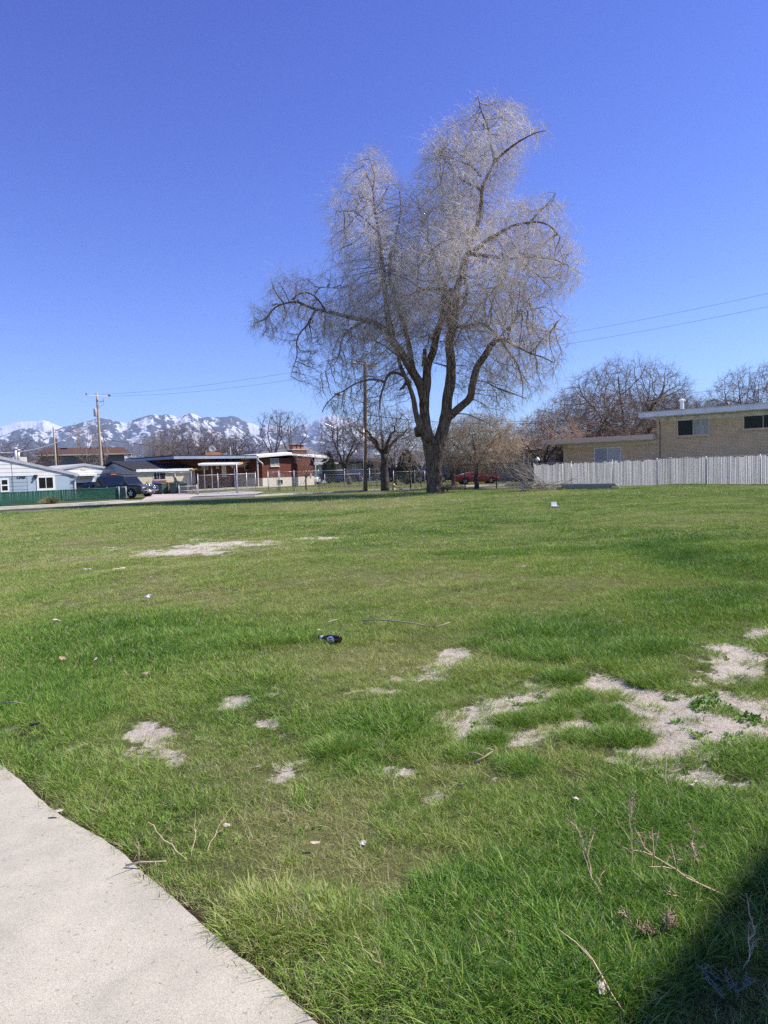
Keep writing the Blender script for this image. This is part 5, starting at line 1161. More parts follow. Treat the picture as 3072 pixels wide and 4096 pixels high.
# ---- tan brick building on the right
bo = Vector((16.7, 60.1, 0)); b = Bld('tan_brick_building', 'long tan brick building with a lower wing and a raised part edged in white', 0, 0, -37.7, 'building', origin=bo)
xl = b.hit(2253, 1820)[0]; xm = b.hit(2629, 1780)[0]; xr_ = xm + 15.5
z1 = b.hit(2300, 1786)[1]; z2 = b.hit(2850, 1667)[1]
m = MB(); m.box(xl, xm - .003, 0, 10, -.1, z1); b.part(m, 'low_wall', B_tan)
m = MB(); m.box(xm, xr_, -.02, 11, -.1, z2); b.part(m, 'high_wall', B_tan)
M_taupe = mat('taupe_fascia', (0.74, 0.57, 0.42), .6, noise=(2, .06)); M_taupe2 = mat('taupe_trim', (0.68, 0.56, 0.42), .6)
m = MB(); m.box(xl - 1.6, xm - .02, -.9, 10.5, z1 + .26, z1 + .60); m.box(xl - 1.55, xm - .02, -.85, -.75, z1 + .60, z1 + .64); rf = b.part(m, 'low_roof', M_taupe)
m = MB(); m.box(xl, xm - .006, -.06, -.003, z1 - .12, z1 + .255); m.box(xl - 1.2, xm - .02, -.8, -.062, z1 + .2, z1 + .257); m.build('frieze', M_taupe2, rf)
M_peel = mat('peeling_white_paint', (0.85, 0.85, 0.85), .6, noise=(1.3, .1)); M_peel2 = mat('peeling_cream_trim', (0.66, 0.62, 0.52), .7, noise=(2.2, .3), detail=6)
m = MB(); m.box(xm - 1.1, xr_ + 1, -1.1, 11.6, z2 + .26, z2 + .62); rf = b.part(m, 'high_roof', M_peel)
m = MB(); m.box(xm - 1.15, xr_ + 1, -1.14, 11.6, z2 + .622, z2 + .68); m.build('drip_edge', M_steel, rf)
m = MB(); m.box(xm, xr_, -.08, -.022, z2 - .14, z2 + .255); m.box(xm - .9, xr_ + 1, -1.0, -.082, z2 + .2, z2 + .257); m.build('frieze', M_peel2, rf)
x0, z1_ = b.hit(2712, 1672, -.02); x1, z0 = b.hit(2835, 1736, -.02); window(b, x0, x1, z0, z1_, -.02, 1, M_taupe2, M_glass, sill=B_tan, gms=M_curtain)
x0, z1_ = b.hit(2977, 1659, -.02); x1 = x0 + 2.5; z0 = b.hit(2977, 1715, -.02)[1]; window(b, x0, x1, z0, z1_, -.02, 1, M_taupe2, M_glass, sill=B_tan, gms=M_glass)
x0, z1_ = b.hit(2380, 1795); x1, z0 = b.hit(2482, 1852); window(b, x0, x1, z0, z1_, 0, 1, M_trim, M_blind, sill=B_tan, gms=mat('pale_blinds', (0.48, 0.50, 0.48), .4, noise=(2, .1)))
m = MB(); x = b.hit(2638, 1700)[0]; m.tube([(x, -.09, z2 + .1), (x + .06, -.06, z2 - .5), (x + .03, -.06, 1.5), (x + .05, -.06, 0)], .022, 5); b.part(m, 'wall_cable', M_wood_dark)
x, z = b.hit(2728, 1640, 3); m = MB(); m.lathe([(.16, z2 + .5), (.16, z2 + 1.5), (.14, z2 + 1.5), (.14, z2 + 1.58), (.25, z2 + 1.6), (.28, z2 + 1.67), (.06, z2 + 1.8)], (x, 3, 0), n=16); m.lathe([(.2, z2 + .5), (.2, z2 + .7)], (x, 3, 0), n=16); b.part(m, 'vent_pipe', M_white, smooth=False)
# ---- houses behind it
b = Bld('stone_chimney_house', 'tan-roofed house with stone chimney just above the low wing of the tan brick building', 2300, 92, -25)
z = b.hit(2350, 1755)[1]; zr = b.hit(2380, 1728, 4)[1]; m = MB(); m.box(0, 13, 0, 8, -.1, z); b.part(m, 'wall', M_cream)
m = MB(); m.hexa([(-.6, -.8, z), (13.5, -.8, z), (12, 4, zr), (1, 4, zr)], [(-.6, -.8, z + .1), (13.5, -.8, z + .1), (12, 4, zr + .1), (1, 4, zr + .1)]); b.part(m, 'roof', M_shingle_tan)
x0 = b.hit(2450, 1740, -1)[0]; x1 = b.hit(2484, 1740, -1)[0]; zt = b.hit(2460, 1712, -1)[1]; m = MB(); m.box(x0, x1, -1, .2, 0, zt); b.part(m, 'chimney', brickmat('stone', (0.42, 0.33, 0.22), (0.30, 0.23, 0.16), (0.12, 0.10, 0.08), .3, .16, .02))
b = Bld('red_roof_house', 'small house with a dark reddish roof behind the left end of the tan building', 2205, 88, -35)
z = b.hit(2230, 1785)[1]; m = MB(); m.box(0, 9, 0, 7, -.1, z); b.part(m, 'wall', M_wood_dark)
zr = b.hit(2290, 1742, 3)[1]; m = MB(); m.prism([(-.6, z - .1), (9.6, z - .1), (4.5, zr)], 'y', -.7, 7.5); b.part(m, 'roof', mat('red_roofing', (0.10, 0.045, 0.035), .9, noise=(4, .3)))
# ---- building outside the frame on the right whose shadow falls into the corner
HB = 8.0; k_ = 1 / math.tan(SUN_EL); offv = Vector((SDIR.x, SDIR.y, 0)).normalized() * HB * k_
A_ = P(2980, 3468) + offv; B_ = P(2582, 3940) + offv; e_ = (A_ - B_).normalized(); e_.z = 0; nn_ = Vector((e_.y, -e_.x, 0))
o_ = B_ - e_ * 7; o_.z = 0; root = thing('corner_building', 'building just outside the picture on the right, shading the near corner of the grass', 'building', o_, math.atan2(e_.y, e_.x))
m = MB(); m.box(0, 13.5, -8, 0, -.1, HB - .3); m.build('wall', B_tan, root); m = MB(); m.box(-.1, 13.6, -8.1, .0, HB - .297, HB); m.build('roof', M_white, root)

# ================================================================ FENCES
def chain_fence(name, label, pts, h, post_gap, wire_m, post_m, rail=True, mid=False, sp=.075, wr=.0028, posts=None, slats=None, group=None, pr=.035, bottom_rail=False, ptop=.08):
    """pts: list of (x, y); post parts, rail part, wire mesh part, optional slats"""
    z0 = Gz(*pts[0]); root = thing(name, label, 'fence', (pts[0][0], pts[0][1], z0), 0, group); O = Vector(root.location)
    rail_b = MB(); V = []; allp = []
    for i in range(len(pts) - 1):
        a = Vector((*pts[i], 0)); c = Vector((*pts[i + 1], 0)); L_ = (c - a).length; n = max(1, round(L_ / post_gap))
        for k in range(n + (i == len(pts) - 2)):
            p = a + (c - a) * k / n; p.z = Gz(p.x, p.y); allp.append(p - O)
        za, zc = Gz(a.x, a.y), Gz(c.x, c.y); t = (c - a) / L_
        A_ = a + Vector((0, 0, za)) - O; C_ = c + Vector((0, 0, zc)) - O
        if rail: rail_b.tube([A_ + Vector((0, 0, h)), C_ + Vector((0, 0, h))], .024, 6)
        if mid: rail_b.tube([A_ + Vector((0, 0, h * .55)), C_ + Vector((0, 0, h * .55))], .016, 6)
        if bottom_rail: rail_b.tube([A_ + Vector((0, 0, .25)), C_ + Vector((0, 0, .25))], .02, 6)
        nh = h - .02
        s = -nh
        while s < L_:
            for sg in (1, -1):
                s0, s1 = (s, s + nh) if sg > 0 else (s + nh, s); zz0, zz1 = 0.03, nh
                # clip to 0..L
                def cl(sa, zaa, sb, zbb):
                    if sa < 0: f = (0 - sa) / (sb - sa); sa, zaa = 0, zaa + (zbb - zaa) * f
                    if sa > L_: f = (sa - L_) / (sa - sb); sa, zaa = L_, zaa + (zbb - zaa) * f
                    return sa, zaa
                p0 = cl(s0, zz0, s1, zz1); p1 = cl(s1, zz1, s0, zz0)
                if abs(p0[0] - p1[0]) > .02:
                    q0 = A_ + (C_ - A_) * (p0[0] / L_) + Vector((0, 0, p0[1])); q1 = A_ + (C_ - A_) * (p1[0] / L_) + Vector((0, 0, p1[1])); V.append((tuple(q0), tuple(q1)))
            s += sp
    V = np.array(V); v, q = tubes_many(V, np.full((len(V), 2), wr), 3); link('wire_mesh', npmesh('wire_mesh', v, q), wire_m, root)
    if rail_b.v: rail_b.build('rail', post_m, root, True)
    for p in allp:
        m = MB(); m.tube([p + Vector((0, 0, -.15)), p + Vector((0, 0, h + ptop))], pr, 8); m.lathe([(pr * 1.25, p.z + h + ptop), (pr * 1.25, p.z + h + ptop + .03), (.005, p.z + h + ptop + .07)], (p.x, p.y, 0), n=8); m.build('post', post_m, root, True)
    return root
def slat_fence(name, label, pts, h, pitch, sw, m_s, m_p, uneven, seed, group=None, gap=3.0, clump=1):
    z0 = Gz(*pts[0]); root = thing(name, label, 'fence', (pts[0][0], pts[0][1], z0), 0, group); O = Vector(root.location); g2 = random.Random(seed)
    sl = MB(); rl = MB(); ws = []
    for i in range(len(pts) - 1):
        a = Vector((*pts[i], 0)); c = Vector((*pts[i + 1], 0)); L_ = (c - a).length; t = (c - a) / L_; nrm = Vector((-t.y, t.x, 0)); n = int(L_ / pitch); off = 0
        for k in range(n):
            p = a + t * (k + .5) * pitch; z = Gz(p.x, p.y); p = p + Vector((0, 0, z)) - O
            if k % clump == 0: off = g2.uniform(-uneven, 0) if g2.random() < .7 else g2.uniform(-uneven * 2, 0)
            hh = h + off + g2.uniform(-.01, .01); lean = g2.uniform(-.012, .012) * (uneven > .01)
            w2 = sw / 2; d = nrm * .006
            q = [p - t * w2 - d, p + t * w2 - d, p + t * w2 + d, p - t * w2 + d]; T_ = t * lean
            sl.hexa([x_ + Vector((0, 0, .02)) for x_ in q], [x_ + T_ + Vector((0, 0, hh)) for x_ in q])
        A_ = a - O + Vector((0, 0, Gz(a.x, a.y))); C_ = c - O + Vector((0, 0, Gz(c.x, c.y)))
        rl.tube([A_ + Vector((0, 0, h + .01)) - nrm * .03, C_ + Vector((0, 0, h + .01)) - nrm * .03], .02, 6)
        s = -h
        while s < L_:
            for sg in (1, -1):
                s0, s1 = (s, s + h) if sg > 0 else (s + h, s); zz0, zz1 = .03, h
                f0 = min(max(s0, 0), L_); f1 = min(max(s1, 0), L_)
                if abs(f1 - f0) > .03:
                    e0 = zz0 + (zz1 - zz0) * (f0 - s0) / (s1 - s0); e1 = zz0 + (zz1 - zz0) * (f1 - s0) / (s1 - s0)
                    ws.append((tuple(A_ + (C_ - A_) * f0 / L_ - nrm * .012 + Vector((0, 0, e0))), tuple(A_ + (C_ - A_) * f1 / L_ - nrm * .012 + Vector((0, 0, e1)))))
            s += .085
        n = max(1, round(L_ / gap))
        for k in range(n + (i == len(pts) - 2)):
            p = A_ + (C_ - A_) * k / n - nrm * .05; m = MB(); m.tube([p - Vector((0, 0, .2)), p + Vector((0, 0, h + .06))], .03, 8); m.build('post', m_p, root, True)
    V = np.array(ws); v, q = tubes_many(V, np.full((len(V), 2), .003), 3); link('wire_mesh', npmesh('wire_mesh', v, q), m_p, root)
    sl.build('slats', m_s, root); rl.build('rail', m_p, root, True); return root
def zh(px, py_b, py_t):
    p = P(px, py_b); return RY(px, py_t, p.y).z - p.z
# green slatted fence
gpts = [P(x, y)[:2] for x, y in ((-420, 2056), (0, 2023), (250, 2008), (475, 1997))]
hg = zh(475, 1996, 1952) + .02
M_gslat = mat('green_slats', (0.012, 0.085, 0.052), .5, .4, noise=(2, .25)); M_gwire = mat('green_wire', (0.05, 0.20, 0.14), .5, noise=None)
slat_fence('green_slat_fence', 'low dark green slatted chain link fence in front of the light blue house', gpts, hg, .062, .052, M_gslat, M_gwire, .015, 3, gap=3.2)
gp2 = [P(x, y)[:2] for x, y in ((478, 1997), (506, 1996))]; slat_fence('green_slat_gate', 'short green slatted gate panel with a pale post beside the dark SUV', gp2, hg + .05, .062, .052, M_gslat, M_steel, .01, 4, gap=3.2)
# white slatted fence on the right
M_wslat = mat('white_vinyl_slats', (0.84, 0.83, 0.80), .5, .3, noise=(1.6, .28), transl=.70, stretch=(5, 5, .12))
fa = P(2138, 1950); fb = P(3072, 1937); d_ = (fb - fa).normalized(); fc = fb + d_ * 9
hw = (zh(2138, 1950, 1856) + zh(3072, 1937, 1818)) / 2; print('white fence h', hw, fa, fb)
slat_fence('white_slat_fence', 'tall weathered white slatted fence with uneven tops in front of the tan brick building', [fa[:2], fc[:2]], hw, .104, .074, M_wslat, M_steel, .075, 9, clump=2)
# black chain link fence
bp_ = [P(x, y)[:2] for x, y in ((1541, 1958), (1641, 1956), (1861, 1954), (1986, 1953), (2121, 1950.5))]
M_bwire = mat('black_wire', (0.03, 0.03, 0.033), .5, noise=None)
chain_fence('black_chain_fence', 'black chain link fence running behind the big tree trunk', bp_, 1.85, 3.4, M_bwire, M_black, mid=False, sp=.07, wr=.003, pr=.04)
# silver fences
sf = [P(x, y)[:2] for x, y in ((1121, 1964), (1178, 1962), (1277, 1957), (1380, 1954), (1480, 1952), (1536, 1951))]
chain_fence('silver_chain_fence', 'silver chain link fence with top rail in front of the red brick chimney wall', sf, zh(1178, 1962, 1886), 3.2, M_wire, M_steel, sp=.09)
gt = [P(1074, 1966)[:2], P(1116, 1964)[:2]]; chain_fence('walk_gate', 'single silver walk-through gate in front of the red brick wall', gt, zh(1095, 1965, 1888), 3, M_wire, M_steel, bottom_rail=True, sp=.07)
sa = [P(794, 1983)[:2], P(874, 1979)[:2], P(948, 1976)[:2]]; chain_fence('drive_gate', 'wide silver chain link double gate in front of the shaded porch', sa, zh(874, 1979, 1899), 3.2, M_wire, M_steel, sp=.09, wr=.0022)
sb = [P(951, 1976)[:2], P(1024, 1968)[:2]]; chain_fence('side_gate', 'silver chain link panel angled back towards the red brick house', sb, zh(951, 1976, 1896), 1.9, M_wire, M_steel, sp=.07, wr=.0022)
m = MB(); p = P(951, 1977); root = thing('tall_gate_post', 'tall thin steel post standing above the silver gates', 'post', p); m.tube([(0, 0, -.1), (0, 0, RY(951, 1850, p.y).z)], .045, 8); m.build('pole', M_steel, root, True)
sc_ = [P(717, 1985)[:2], P(789, 1981)[:2]]; chain_fence('low_chain_fence', 'low silver chain link fence right of the trash bins', sc_, zh(717, 1985, 1946), 2.8, M_wire, M_steel, mid=True)
sr = [P(1300, 1944)[:2], P(1440, 1939)[:2], P(1540, 1936)[:2]]; chain_fence('rear_chain_fence', 'second silver chain link fence farther back in front of the dark sedan', sr, 1.25, 4, M_wire, M_steel, sp=.12)
yd = [gp(555, 68)[:2], gp(700, 68)[:2], gp(765, 70)[:2]]; chain_fence('yard_fence', 'tall bare-post wire fence in front of the cream outbuilding', yd, 2.0, 2.0, M_wire, M_steel, sp=.16, pr=.02)
rg = [P(1575, 1946)[:2], P(1660, 1943)[:2], P(1700, 1942)[:2]]; chain_fence('far_gate_fence', 'low silver gate fence seen through the black fence beside the hydrant', rg, 1.45, 3.6, M_wire, M_steel, sp=.12)

# ================================================================ POLES AND WIRES
def pole(name, label, base, top, r0, r1, m, cat='utility pole'):
    root = thing(name, label, cat, base); t = Vector(top) - Vector(base); mb = MB(); n = 8
    mb.tube([t * (k / n) for k in range(-0, n + 1)], [r0 + (r1 - r0) * k / n for k in range(n + 1)], 12); mb.build('shaft', m, root, True); return root, t
p1 = gp(408, 88); q1 = RY(387, 1573, 88); r1_, t1 = pole('utility_pole', 'tall light wooden utility pole with crossarm and transformer behind the garage', p1, q1, .20, .13, M_wood_light)
def local(pt, root): return Vector(pt) - Vector(root.location)
ca0 = local(RY(343, 1581, 87), r1_); ca1 = local(RY(441, 1587, 88.5), r1_); m = MB(); m.tube([ca0, ca1], .055, 6); m.build('crossarm', M_white, r1_)
for f in (0.02, .93, .99): c = ca0 + (ca1 - ca0) * f; m = MB(); m.lathe([(.05, 0), (.09, .05), (.05, .1), (.09, .15), (.04, .22)], c + Vector((0, 0, .04)), n=8); m.build('insulator', M_cable, r1_, True)
c = local(RY(381, 1650, 87.6), r1_); m = MB(); m.lathe([(.16, -.5), (.2, -.45), (.2, .38), (.12, .5)], c, n=12); m.build('transformer', mat('transformer_grey', (0.42, 0.42, 0.42), .5), r1_, True)
c = local(RY(412, 1604, 88), r1_); m = MB(); m.tube([c + Vector((-.45, 0, -.1)), c + Vector((.1, 0, 0)), c + Vector((.1, 0, .25))], .03, 6); m.tube([c + Vector((.1, 0, 0)), c + Vector((.05, 0, -.35)), c + Vector((-.5, 0, -.8))], .015, 5); m.build('cutout_switch', M_cable, r1_, True)
m = MB(); c = t1 * .12; m.tube([c * 0 + Vector((.14, -.2, 0)), c + Vector((.12, -.2, .4))], .09, 8); m.build('conduit_cover', M_concrete, r1_)
pa = gp(226, 95); ra, ta = pole('small_utility_pole', 'thin orange-brown wooden pole in front of the brown shingle roof', pa, RY(214, 1707, 95), .15, .10, M_wood_light)
pb = gp(237, 104); pole('small_utility_pole', 'shorter dark pole right beside the thin orange-brown one', pb, RY(224, 1755, 104), .14, .11, M_wood_dark)
pc_ = gp(436, 92); pole('leaning_pole', 'dark leaning brace pole right of the tall light utility pole', pc_, RY(405, 1768, 92), .12, .09, M_wood_dark)
# middle pole
pm = P(1462, 1964.5); qm = RY(1460, 1447, pm.y); rm, tm = pole('utility_pole', 'brown utility pole with white crossarm and steel conduit in front of the big tree branches', pm, qm, .17, .13, M_wood)
cm0 = local(RY(1405, 1450, pm.y - 1.2), rm); cm1 = local(RY(1510, 1464, pm.y + 1.2), rm); m = MB(); dd = (cm1 - cm0); m.tube([cm0, cm1], .075, 4); m.build('crossarm', mat('weathered_white_wood', (0.55, 0.53, 0.5), .8, noise=(6, .3)), rm)
for f in (0.03, .2, .9, .97): c = cm0 + dd * f; m = MB(); m.lathe([(.04, 0), (.07, .05), (.04, .1), (.07, .15), (.03, .2)], c + Vector((0, 0, .05)), n=8); m.build('insulator', M_cable, rm, True)
m = MB(); a = local(RY(1453.5, 1968, pm.y - .25), rm); c = local(RY(1455, 1690, pm.y - .2), rm); m.tube([a, c], .035, 8); m.build('conduit', mat('bright_conduit', (0.7, 0.71, 0.72), .3, noise=None, metal=.4), rm, True)
a = local(RY(1455, 1612, pm.y), rm); c = local(RY(1388, 1580, pm.y - 1.0), rm); e = local(RY(1360, 1575, pm.y - 1.5), rm)
m = MB(); m.tube([a, c, e], [.05, .04, .035], 8); arm = m.build('lamp_arm', M_steel, rm, True)
m = MB(); m.lathe([(.02, -.35), (.10, -.25), (.15, 0), (.13, .2), (.02, .28)], e + Vector((-.15, -.1, -.03)), 'x', 10); m.build('lamp_head', M_steel, arm, True)
pt_ = gp(1352, 118); rt_, tt_ = pole('street_lamp_pole', 'thin distant pole with a bright slanting lamp arm left of the middle utility pole', pt_, RY(1350, 1712, 118), .16, .12, M_wood)
m = MB(); m.tube([tt_ * .985, local(RY(1300, 1695, 117), rt_)], .06, 6); m.build('lamp_arm', M_steel, rt_)
def wire(label, a, c, sag, r, m=M_cable, n=28, grp='overhead wires', name='overhead_wire'):
    a, c = Vector(a), Vector(c); pts = []
    for i in range(n + 1):
        t = i / n; p = a + (c - a) * t; p.z -= 4 * sag * t * (1 - t); pts.append(p - a)
    mb = MB(); mb.tube(pts, r, 4, False); o = mb.build(name, m); o.location = a; return tag(o, label, 'wire', grp)
W1 = RY(444, 1584, 88.5); W0 = RY(347, 1580, 87)
C0 = RY(1407, 1446, pm.y - 1.1); C1 = RY(1508, 1460, pm.y + 1.1); E0 = RY(3300, 1122, 34); E1 = RY(3300, 1178, 33)
wire('upper overhead wire from the tall left pole to the crossarm of the middle pole', W0, C0, .5, .010)
wire('lower overhead wire from the right tip of the left crossarm to the middle pole', W1, C1, .6, .010)
wire('upper one of two overhead wires leaving the picture high on the right', C0, E0, .55, .007)
wire('lower one of two overhead wires leaving the picture high on the right', C1, E1, .55, .007)
wire('thick pale cable sagging across the roofs from the left edge to the tall light pole', RY(-60, 1808, 80), RY(386, 1684, 88), 1.3, .035, M_cable_grey, name='service_cable')
wire('dark cable running up to the thin orange-brown pole from the left edge', RY(-60, 1790, 84), RY(214, 1716, 95), .35, .02, name='service_cable')
wire('dark sagging cable between the thin orange-brown pole and the tall light pole', RY(214, 1716, 95), RY(386, 1675, 88), .9, .02, name='service_cable')
wire('dark cable from the left pole passing over the brick house chimney line', RY(425, 1758, 90), RY(860, 1790, 96), .35, .022, name='service_cable')
wire('dark cable climbing behind the bare trees to the middle pole', RY(860, 1790, 96), RY(1460, 1668, pm.y + .2), 1.5, .02, name='service_cable')
wire('thin lower cable strung below the dark one behind the chimney', RY(1040, 1778, 90), RY(1455, 1674, pm.y + .2), .5, .012, name='service_cable')
wire('dark cable through the twigs right of the middle pole towards the tan brick building', RY(1466, 1660, pm.y), RY(2560, 1648, 66), .9, .018, name='service_cable')
wire('dark cable continuing past the white vent pipe to the right edge', RY(2560, 1648, 66), RY(3200, 1570, 62), .5, .016, name='service_cable')
wire('thin cable crossing the dense right trees below the roofline', RY(1980, 1685, 72), RY(2620, 1650, 68), .3, .014, name='service_cable')
wire('thin dark wire against the sky between the vent pipe tree and the rightmost tree', RY(2620, 1580, 90), RY(3150, 1520, 88), .3, .02, name='service_cable')
# ================================================================ VEHICLES
def car(name, label, cat, loc, heading, L, W, H, paint, kind='suv', ground=.22):
    """x forward, built around the middle; heading in degrees"""
    root = thing(name, label, cat, loc, R(heading)); hl = L / 2; hw = W / 2
    if kind == 'suv':   # x, z bottom, z belt, half width
        st = [(-hl, .45, .78, .86), (-hl + .08, .34, 1.02, .95), (-hl + .5, .30, 1.05, 1), (-.6, .30, 1.04, 1), (hl - 1.55, .30, 1.05, 1), (hl - 1.35, .30, 1.10, .99), (hl - .5, .30, 1.06, .96), (hl - .12, .34, .98, .90), (hl, .42, .72, .84)]
        top = [(-hl + .06, 1.03), (-hl + .22, H - .10), (-hl + .6, H), (.1, H), (.55, H - .06), (hl - 1.40, 1.08)]
    elif kind == 'sedan':
        st = [(-hl, .42, .72, .84), (-hl + .12, .30, .92, .94), (-hl + .8, .26, .95, 1), (-.4, .26, .90, 1), (hl - 1.4, .26, .90, 1), (hl - .6, .26, .80, .95), (hl - .1, .30, .66, .88), (hl, .36, .52, .80)]
        top = [(-hl + .55, .94), (-hl + 1.45, H - .05), (-.25, H), (.35, H - .03), (hl - 1.25, .90)]
    else:               # van / box
        st = [(-hl, .4, 1.0, .94), (-hl + .1, .3, 1.1, 1), (0, .3, 1.1, 1), (hl - 1.0, .3, 1.08, 1), (hl - .3, .3, .95, .95), (hl, .4, .7, .88)]
        top = [(-hl + .03, 1.1), (-hl + .1, H - .08), (-hl + .4, H), (hl - 1.6, H), (hl - .75, 1.06)]
    V = []; Fc = []
    for x, zb, zt, w_ in st:
        w1 = hw * w_; V += [(x, -w1 * .93, zb), (x, -w1, zb + .14), (x, -w1, zt - .16), (x, -w1 * .93, zt), (x, w1 * .93, zt), (x, w1, zt - .16), (x, w1, zb + .14), (x, w1 * .93, zb)]
    n = 8
    for i in range(len(st) - 1):
        for k in range(n): Fc.append((i * n + k, i * n + (k + 1) % n, (i + 1) * n + (k + 1) % n, (i + 1) * n + k))
    Fc += [tuple(range(n)), tuple((len(st) - 1) * n + k for k in range(n))[::-1]]
    m = MB(); m.add(V, Fc); m.build('body', paint, root)
    # greenhouse with tumblehome
    def wz(z): f = (z - 1.0) / max(.01, H - 1.0); return hw * (.90 - .16 * max(0, f))
    V = []; 
    for x, z in top: V += [(x, -wz(z), z), (x, wz(z), z)]
    Fc = [tuple(range(0, 2 * len(top), 2)), tuple(range(1, 2 * len(top), 2))[::-1]] + [(2 * i, 2 * i + 1, 2 * i + 3, 2 * i + 2) for i in range(len(top) - 1)]
    m = MB(); m.add(V, Fc); m.build('roof', paint, root)
    ztop = H - .14; zlo = (1.09 if kind != 'sedan' else .95); e = .012
    tb = top[1]; tf = top[-2]; tl = top[-1]; bk = top[0]
    # side windows
    xb = bk[0] + (tb[0] - bk[0]) * .5 + .12; xf = tl[0] - .42
    cuts = {'suv': [0, .30, .62, 1], 'sedan': [.12, .5, 1], 'van': [.55, 1]}[kind]
    for s in (-1, 1):
        for i in range(len(cuts) - 1):
            a = xb + (xf - xb) * cuts[i] + .05; c = xb + (xf - xb) * cuts[i + 1] - .05
            at_ = a + (.12 if i == 0 else 0); ct = c - (.45 if kind == 'suv' else .62) * (i == len(cuts) - 2)
            if kind == 'sedan' and i == 0: at_ = a + .45
            m = MB(); q = [(a, s * (wz(zlo) + e), zlo), (c, s * (wz(zlo) + e), zlo), (ct, s * (wz(ztop) + e), ztop), (at_, s * (wz(ztop) + e), ztop)]
            q2 = [(x, y - s * .03, z) for x, y, z in q]
            m.hexa(q if s < 0 else q[::-1], q2 if s < 0 else q2[::-1]); m.build('side_window', M_carglass, root)
    # windscreen and rear glass
    def slab(p, q, inset, nm):
        d = Vector((q[0] - p[0], 0, q[1] - p[1])); nrm = Vector((-d.z, 0, d.x)).normalized(); nrm = nrm if nrm.z > 0 else -nrm
        a = Vector((p[0], 0, p[1])) + d * inset; c = Vector((q[0], 0, q[1])) - d * inset; m = MB(); V = []
        for off in (.002, .014):
            for pt in (a, c):
                for s in (-1, 1): V.append(tuple(pt + nrm * off + Vector((0, s * (wz(pt.z) - .06), 0))))
        m.add(V, [(0, 1, 3, 2), (4, 6, 7, 5), (0, 2, 6, 4), (1, 5, 7, 3), (0, 4, 5, 1), (2, 3, 7, 6)]); m.build(nm, M_carglass, root)
    slab(tl, tf, .09, 'windscreen'); slab(bk, tb, .12, 'rear_window')
    # wheels
    wr = .39 if kind != 'sedan' else .33; wb = L * (.298 if kind == 'suv' else .29)
    for sx in (wb, -wb):
        for s in (-1, 1):
            m = MB(); m.lathe([(wr * .62, -.12), (wr * .94, -.12), (wr, -.07), (wr, .07), (wr * .94, .12), (wr * .62, .12)], (sx, s * (hw - .09), wr), 'y', 20); wh = m.build('wheel', M_tyre, root)
            m = MB(); yy = s * .135; m.lathe([(wr * .60, yy - .01), (wr * .60, yy + .005)] if s > 0 else [(wr * .60, yy + .01), (wr * .60, yy - .005)], (sx, s * (hw - .09), wr), 'y', 16)
            m.build('rim_back', M_black, wh); m = MB()
            for k in range(5):
                a = k * 2 * math.pi / 5 + .3; d = Vector((math.cos(a), 0, math.sin(a))); c0 = Vector((sx, s * (hw - .09 + .145), wr)); t_ = Vector((-d.z, 0, d.x)) * .045; yv = Vector((0, s * .02, 0))
                m.hexa([c0 - t_, c0 + d * wr * .6 - t_, c0 + d * wr * .6 + t_, c0 + t_], [c0 - t_ + yv, c0 + d * wr * .6 - t_ + yv, c0 + d * wr * .6 + t_ + yv, c0 + t_ + yv])
            m.lathe([(wr * .18, yy), (wr * .15, yy + s * .03)], (sx, s * (hw - .09), wr), 'y', 10); m.build('rim', M_rim, wh)
            m = MB(); m.lathe([(wr * 1.13, -.004), (wr * 1.13, .004)], (sx, s * (hw + .002), wr + .02), 'y', 20); m.build('wheel_arch', M_black, root)
    zb = st[-2][2] - .18
    for s in (-1, 1):
        m = MB(); m.box(hl - .16, hl - .02, s * (hw * .62) - .19, s * (hw * .62) + .19, zb - .12, zb + .06); m.build('headlight', M_lamp, root)
        m = MB(); m.box(-hl - .01, -hl + .1, s * (hw * .8) - .1, s * (hw * .8) + .1, .72, 1.0 if kind != 'sedan' else .88); m.build('taillight', M_red, root)
        m = MB(); m.box(tl[0] - .62, tl[0] - .45, s * (hw + .12) - .10, s * (hw + .12) + .10, zlo + .0, zlo + .18); m.build('mirror', paint, root)
    m = MB(); m.box(hl - .06, hl + .03, -hw * .42, hw * .42, zb - .16, zb + .05); gr = m.build('grille', M_black, root)
    m = MB()
    for k in range(4): m.box(hl + .031, hl + .04, -hw * .4, hw * .4, zb - .13 + k * .05, zb - .115 + k * .05)
    m.build('grille_bars', M_chrome, gr)
    m = MB(); m.box(hl - .1, hl + .07, -hw * .86, hw * .86, .36, .56); m.build('front_bumper', paint, root)
    m = MB(); m.box(-hl - .06, -hl + .1, -hw * .86, hw * .86, .36, .56); m.build('rear_bumper', paint, root)
    m = MB(); m.box(hl + .071, hl + .08, -.17, .17, .42, .56); m.build('number_plate', M_white, root)
    m = MB(); m.box(-hl - .07, -hl - .061, -.17, .17, .42, .56); m.build('number_plate', M_white, root)
    for s in (-1, 1):
        for k in (0.05, -1.0) if kind == 'suv' else (.1,):
            m = MB(); m.box(k - .1, k + .1, s * (hw + .012) - .012, s * (hw + .012) + .012, .93 if kind != 'sedan' else .80, .96 if kind != 'sedan' else .83); m.build('door_handle', M_chrome, root)
            m = MB(); m.box(k + .16, k + .175, s * (hw + .004) - .004, s * (hw + .004) + .004, .38, .98 if kind != 'sedan' else .86); m.build('door_gap', M_black, root)
    return root
M_suv = mat('dark_grey_car_paint', (0.055, 0.056, 0.05), .28, .6, noise=None, metal=.3)
M_blackpaint = mat('black_car_paint', (0.012, 0.012, 0.014), .22, .6, noise=None)
M_redpaint = mat('red_car_paint', (0.33, 0.012, 0.015), .28, .6, noise=None)
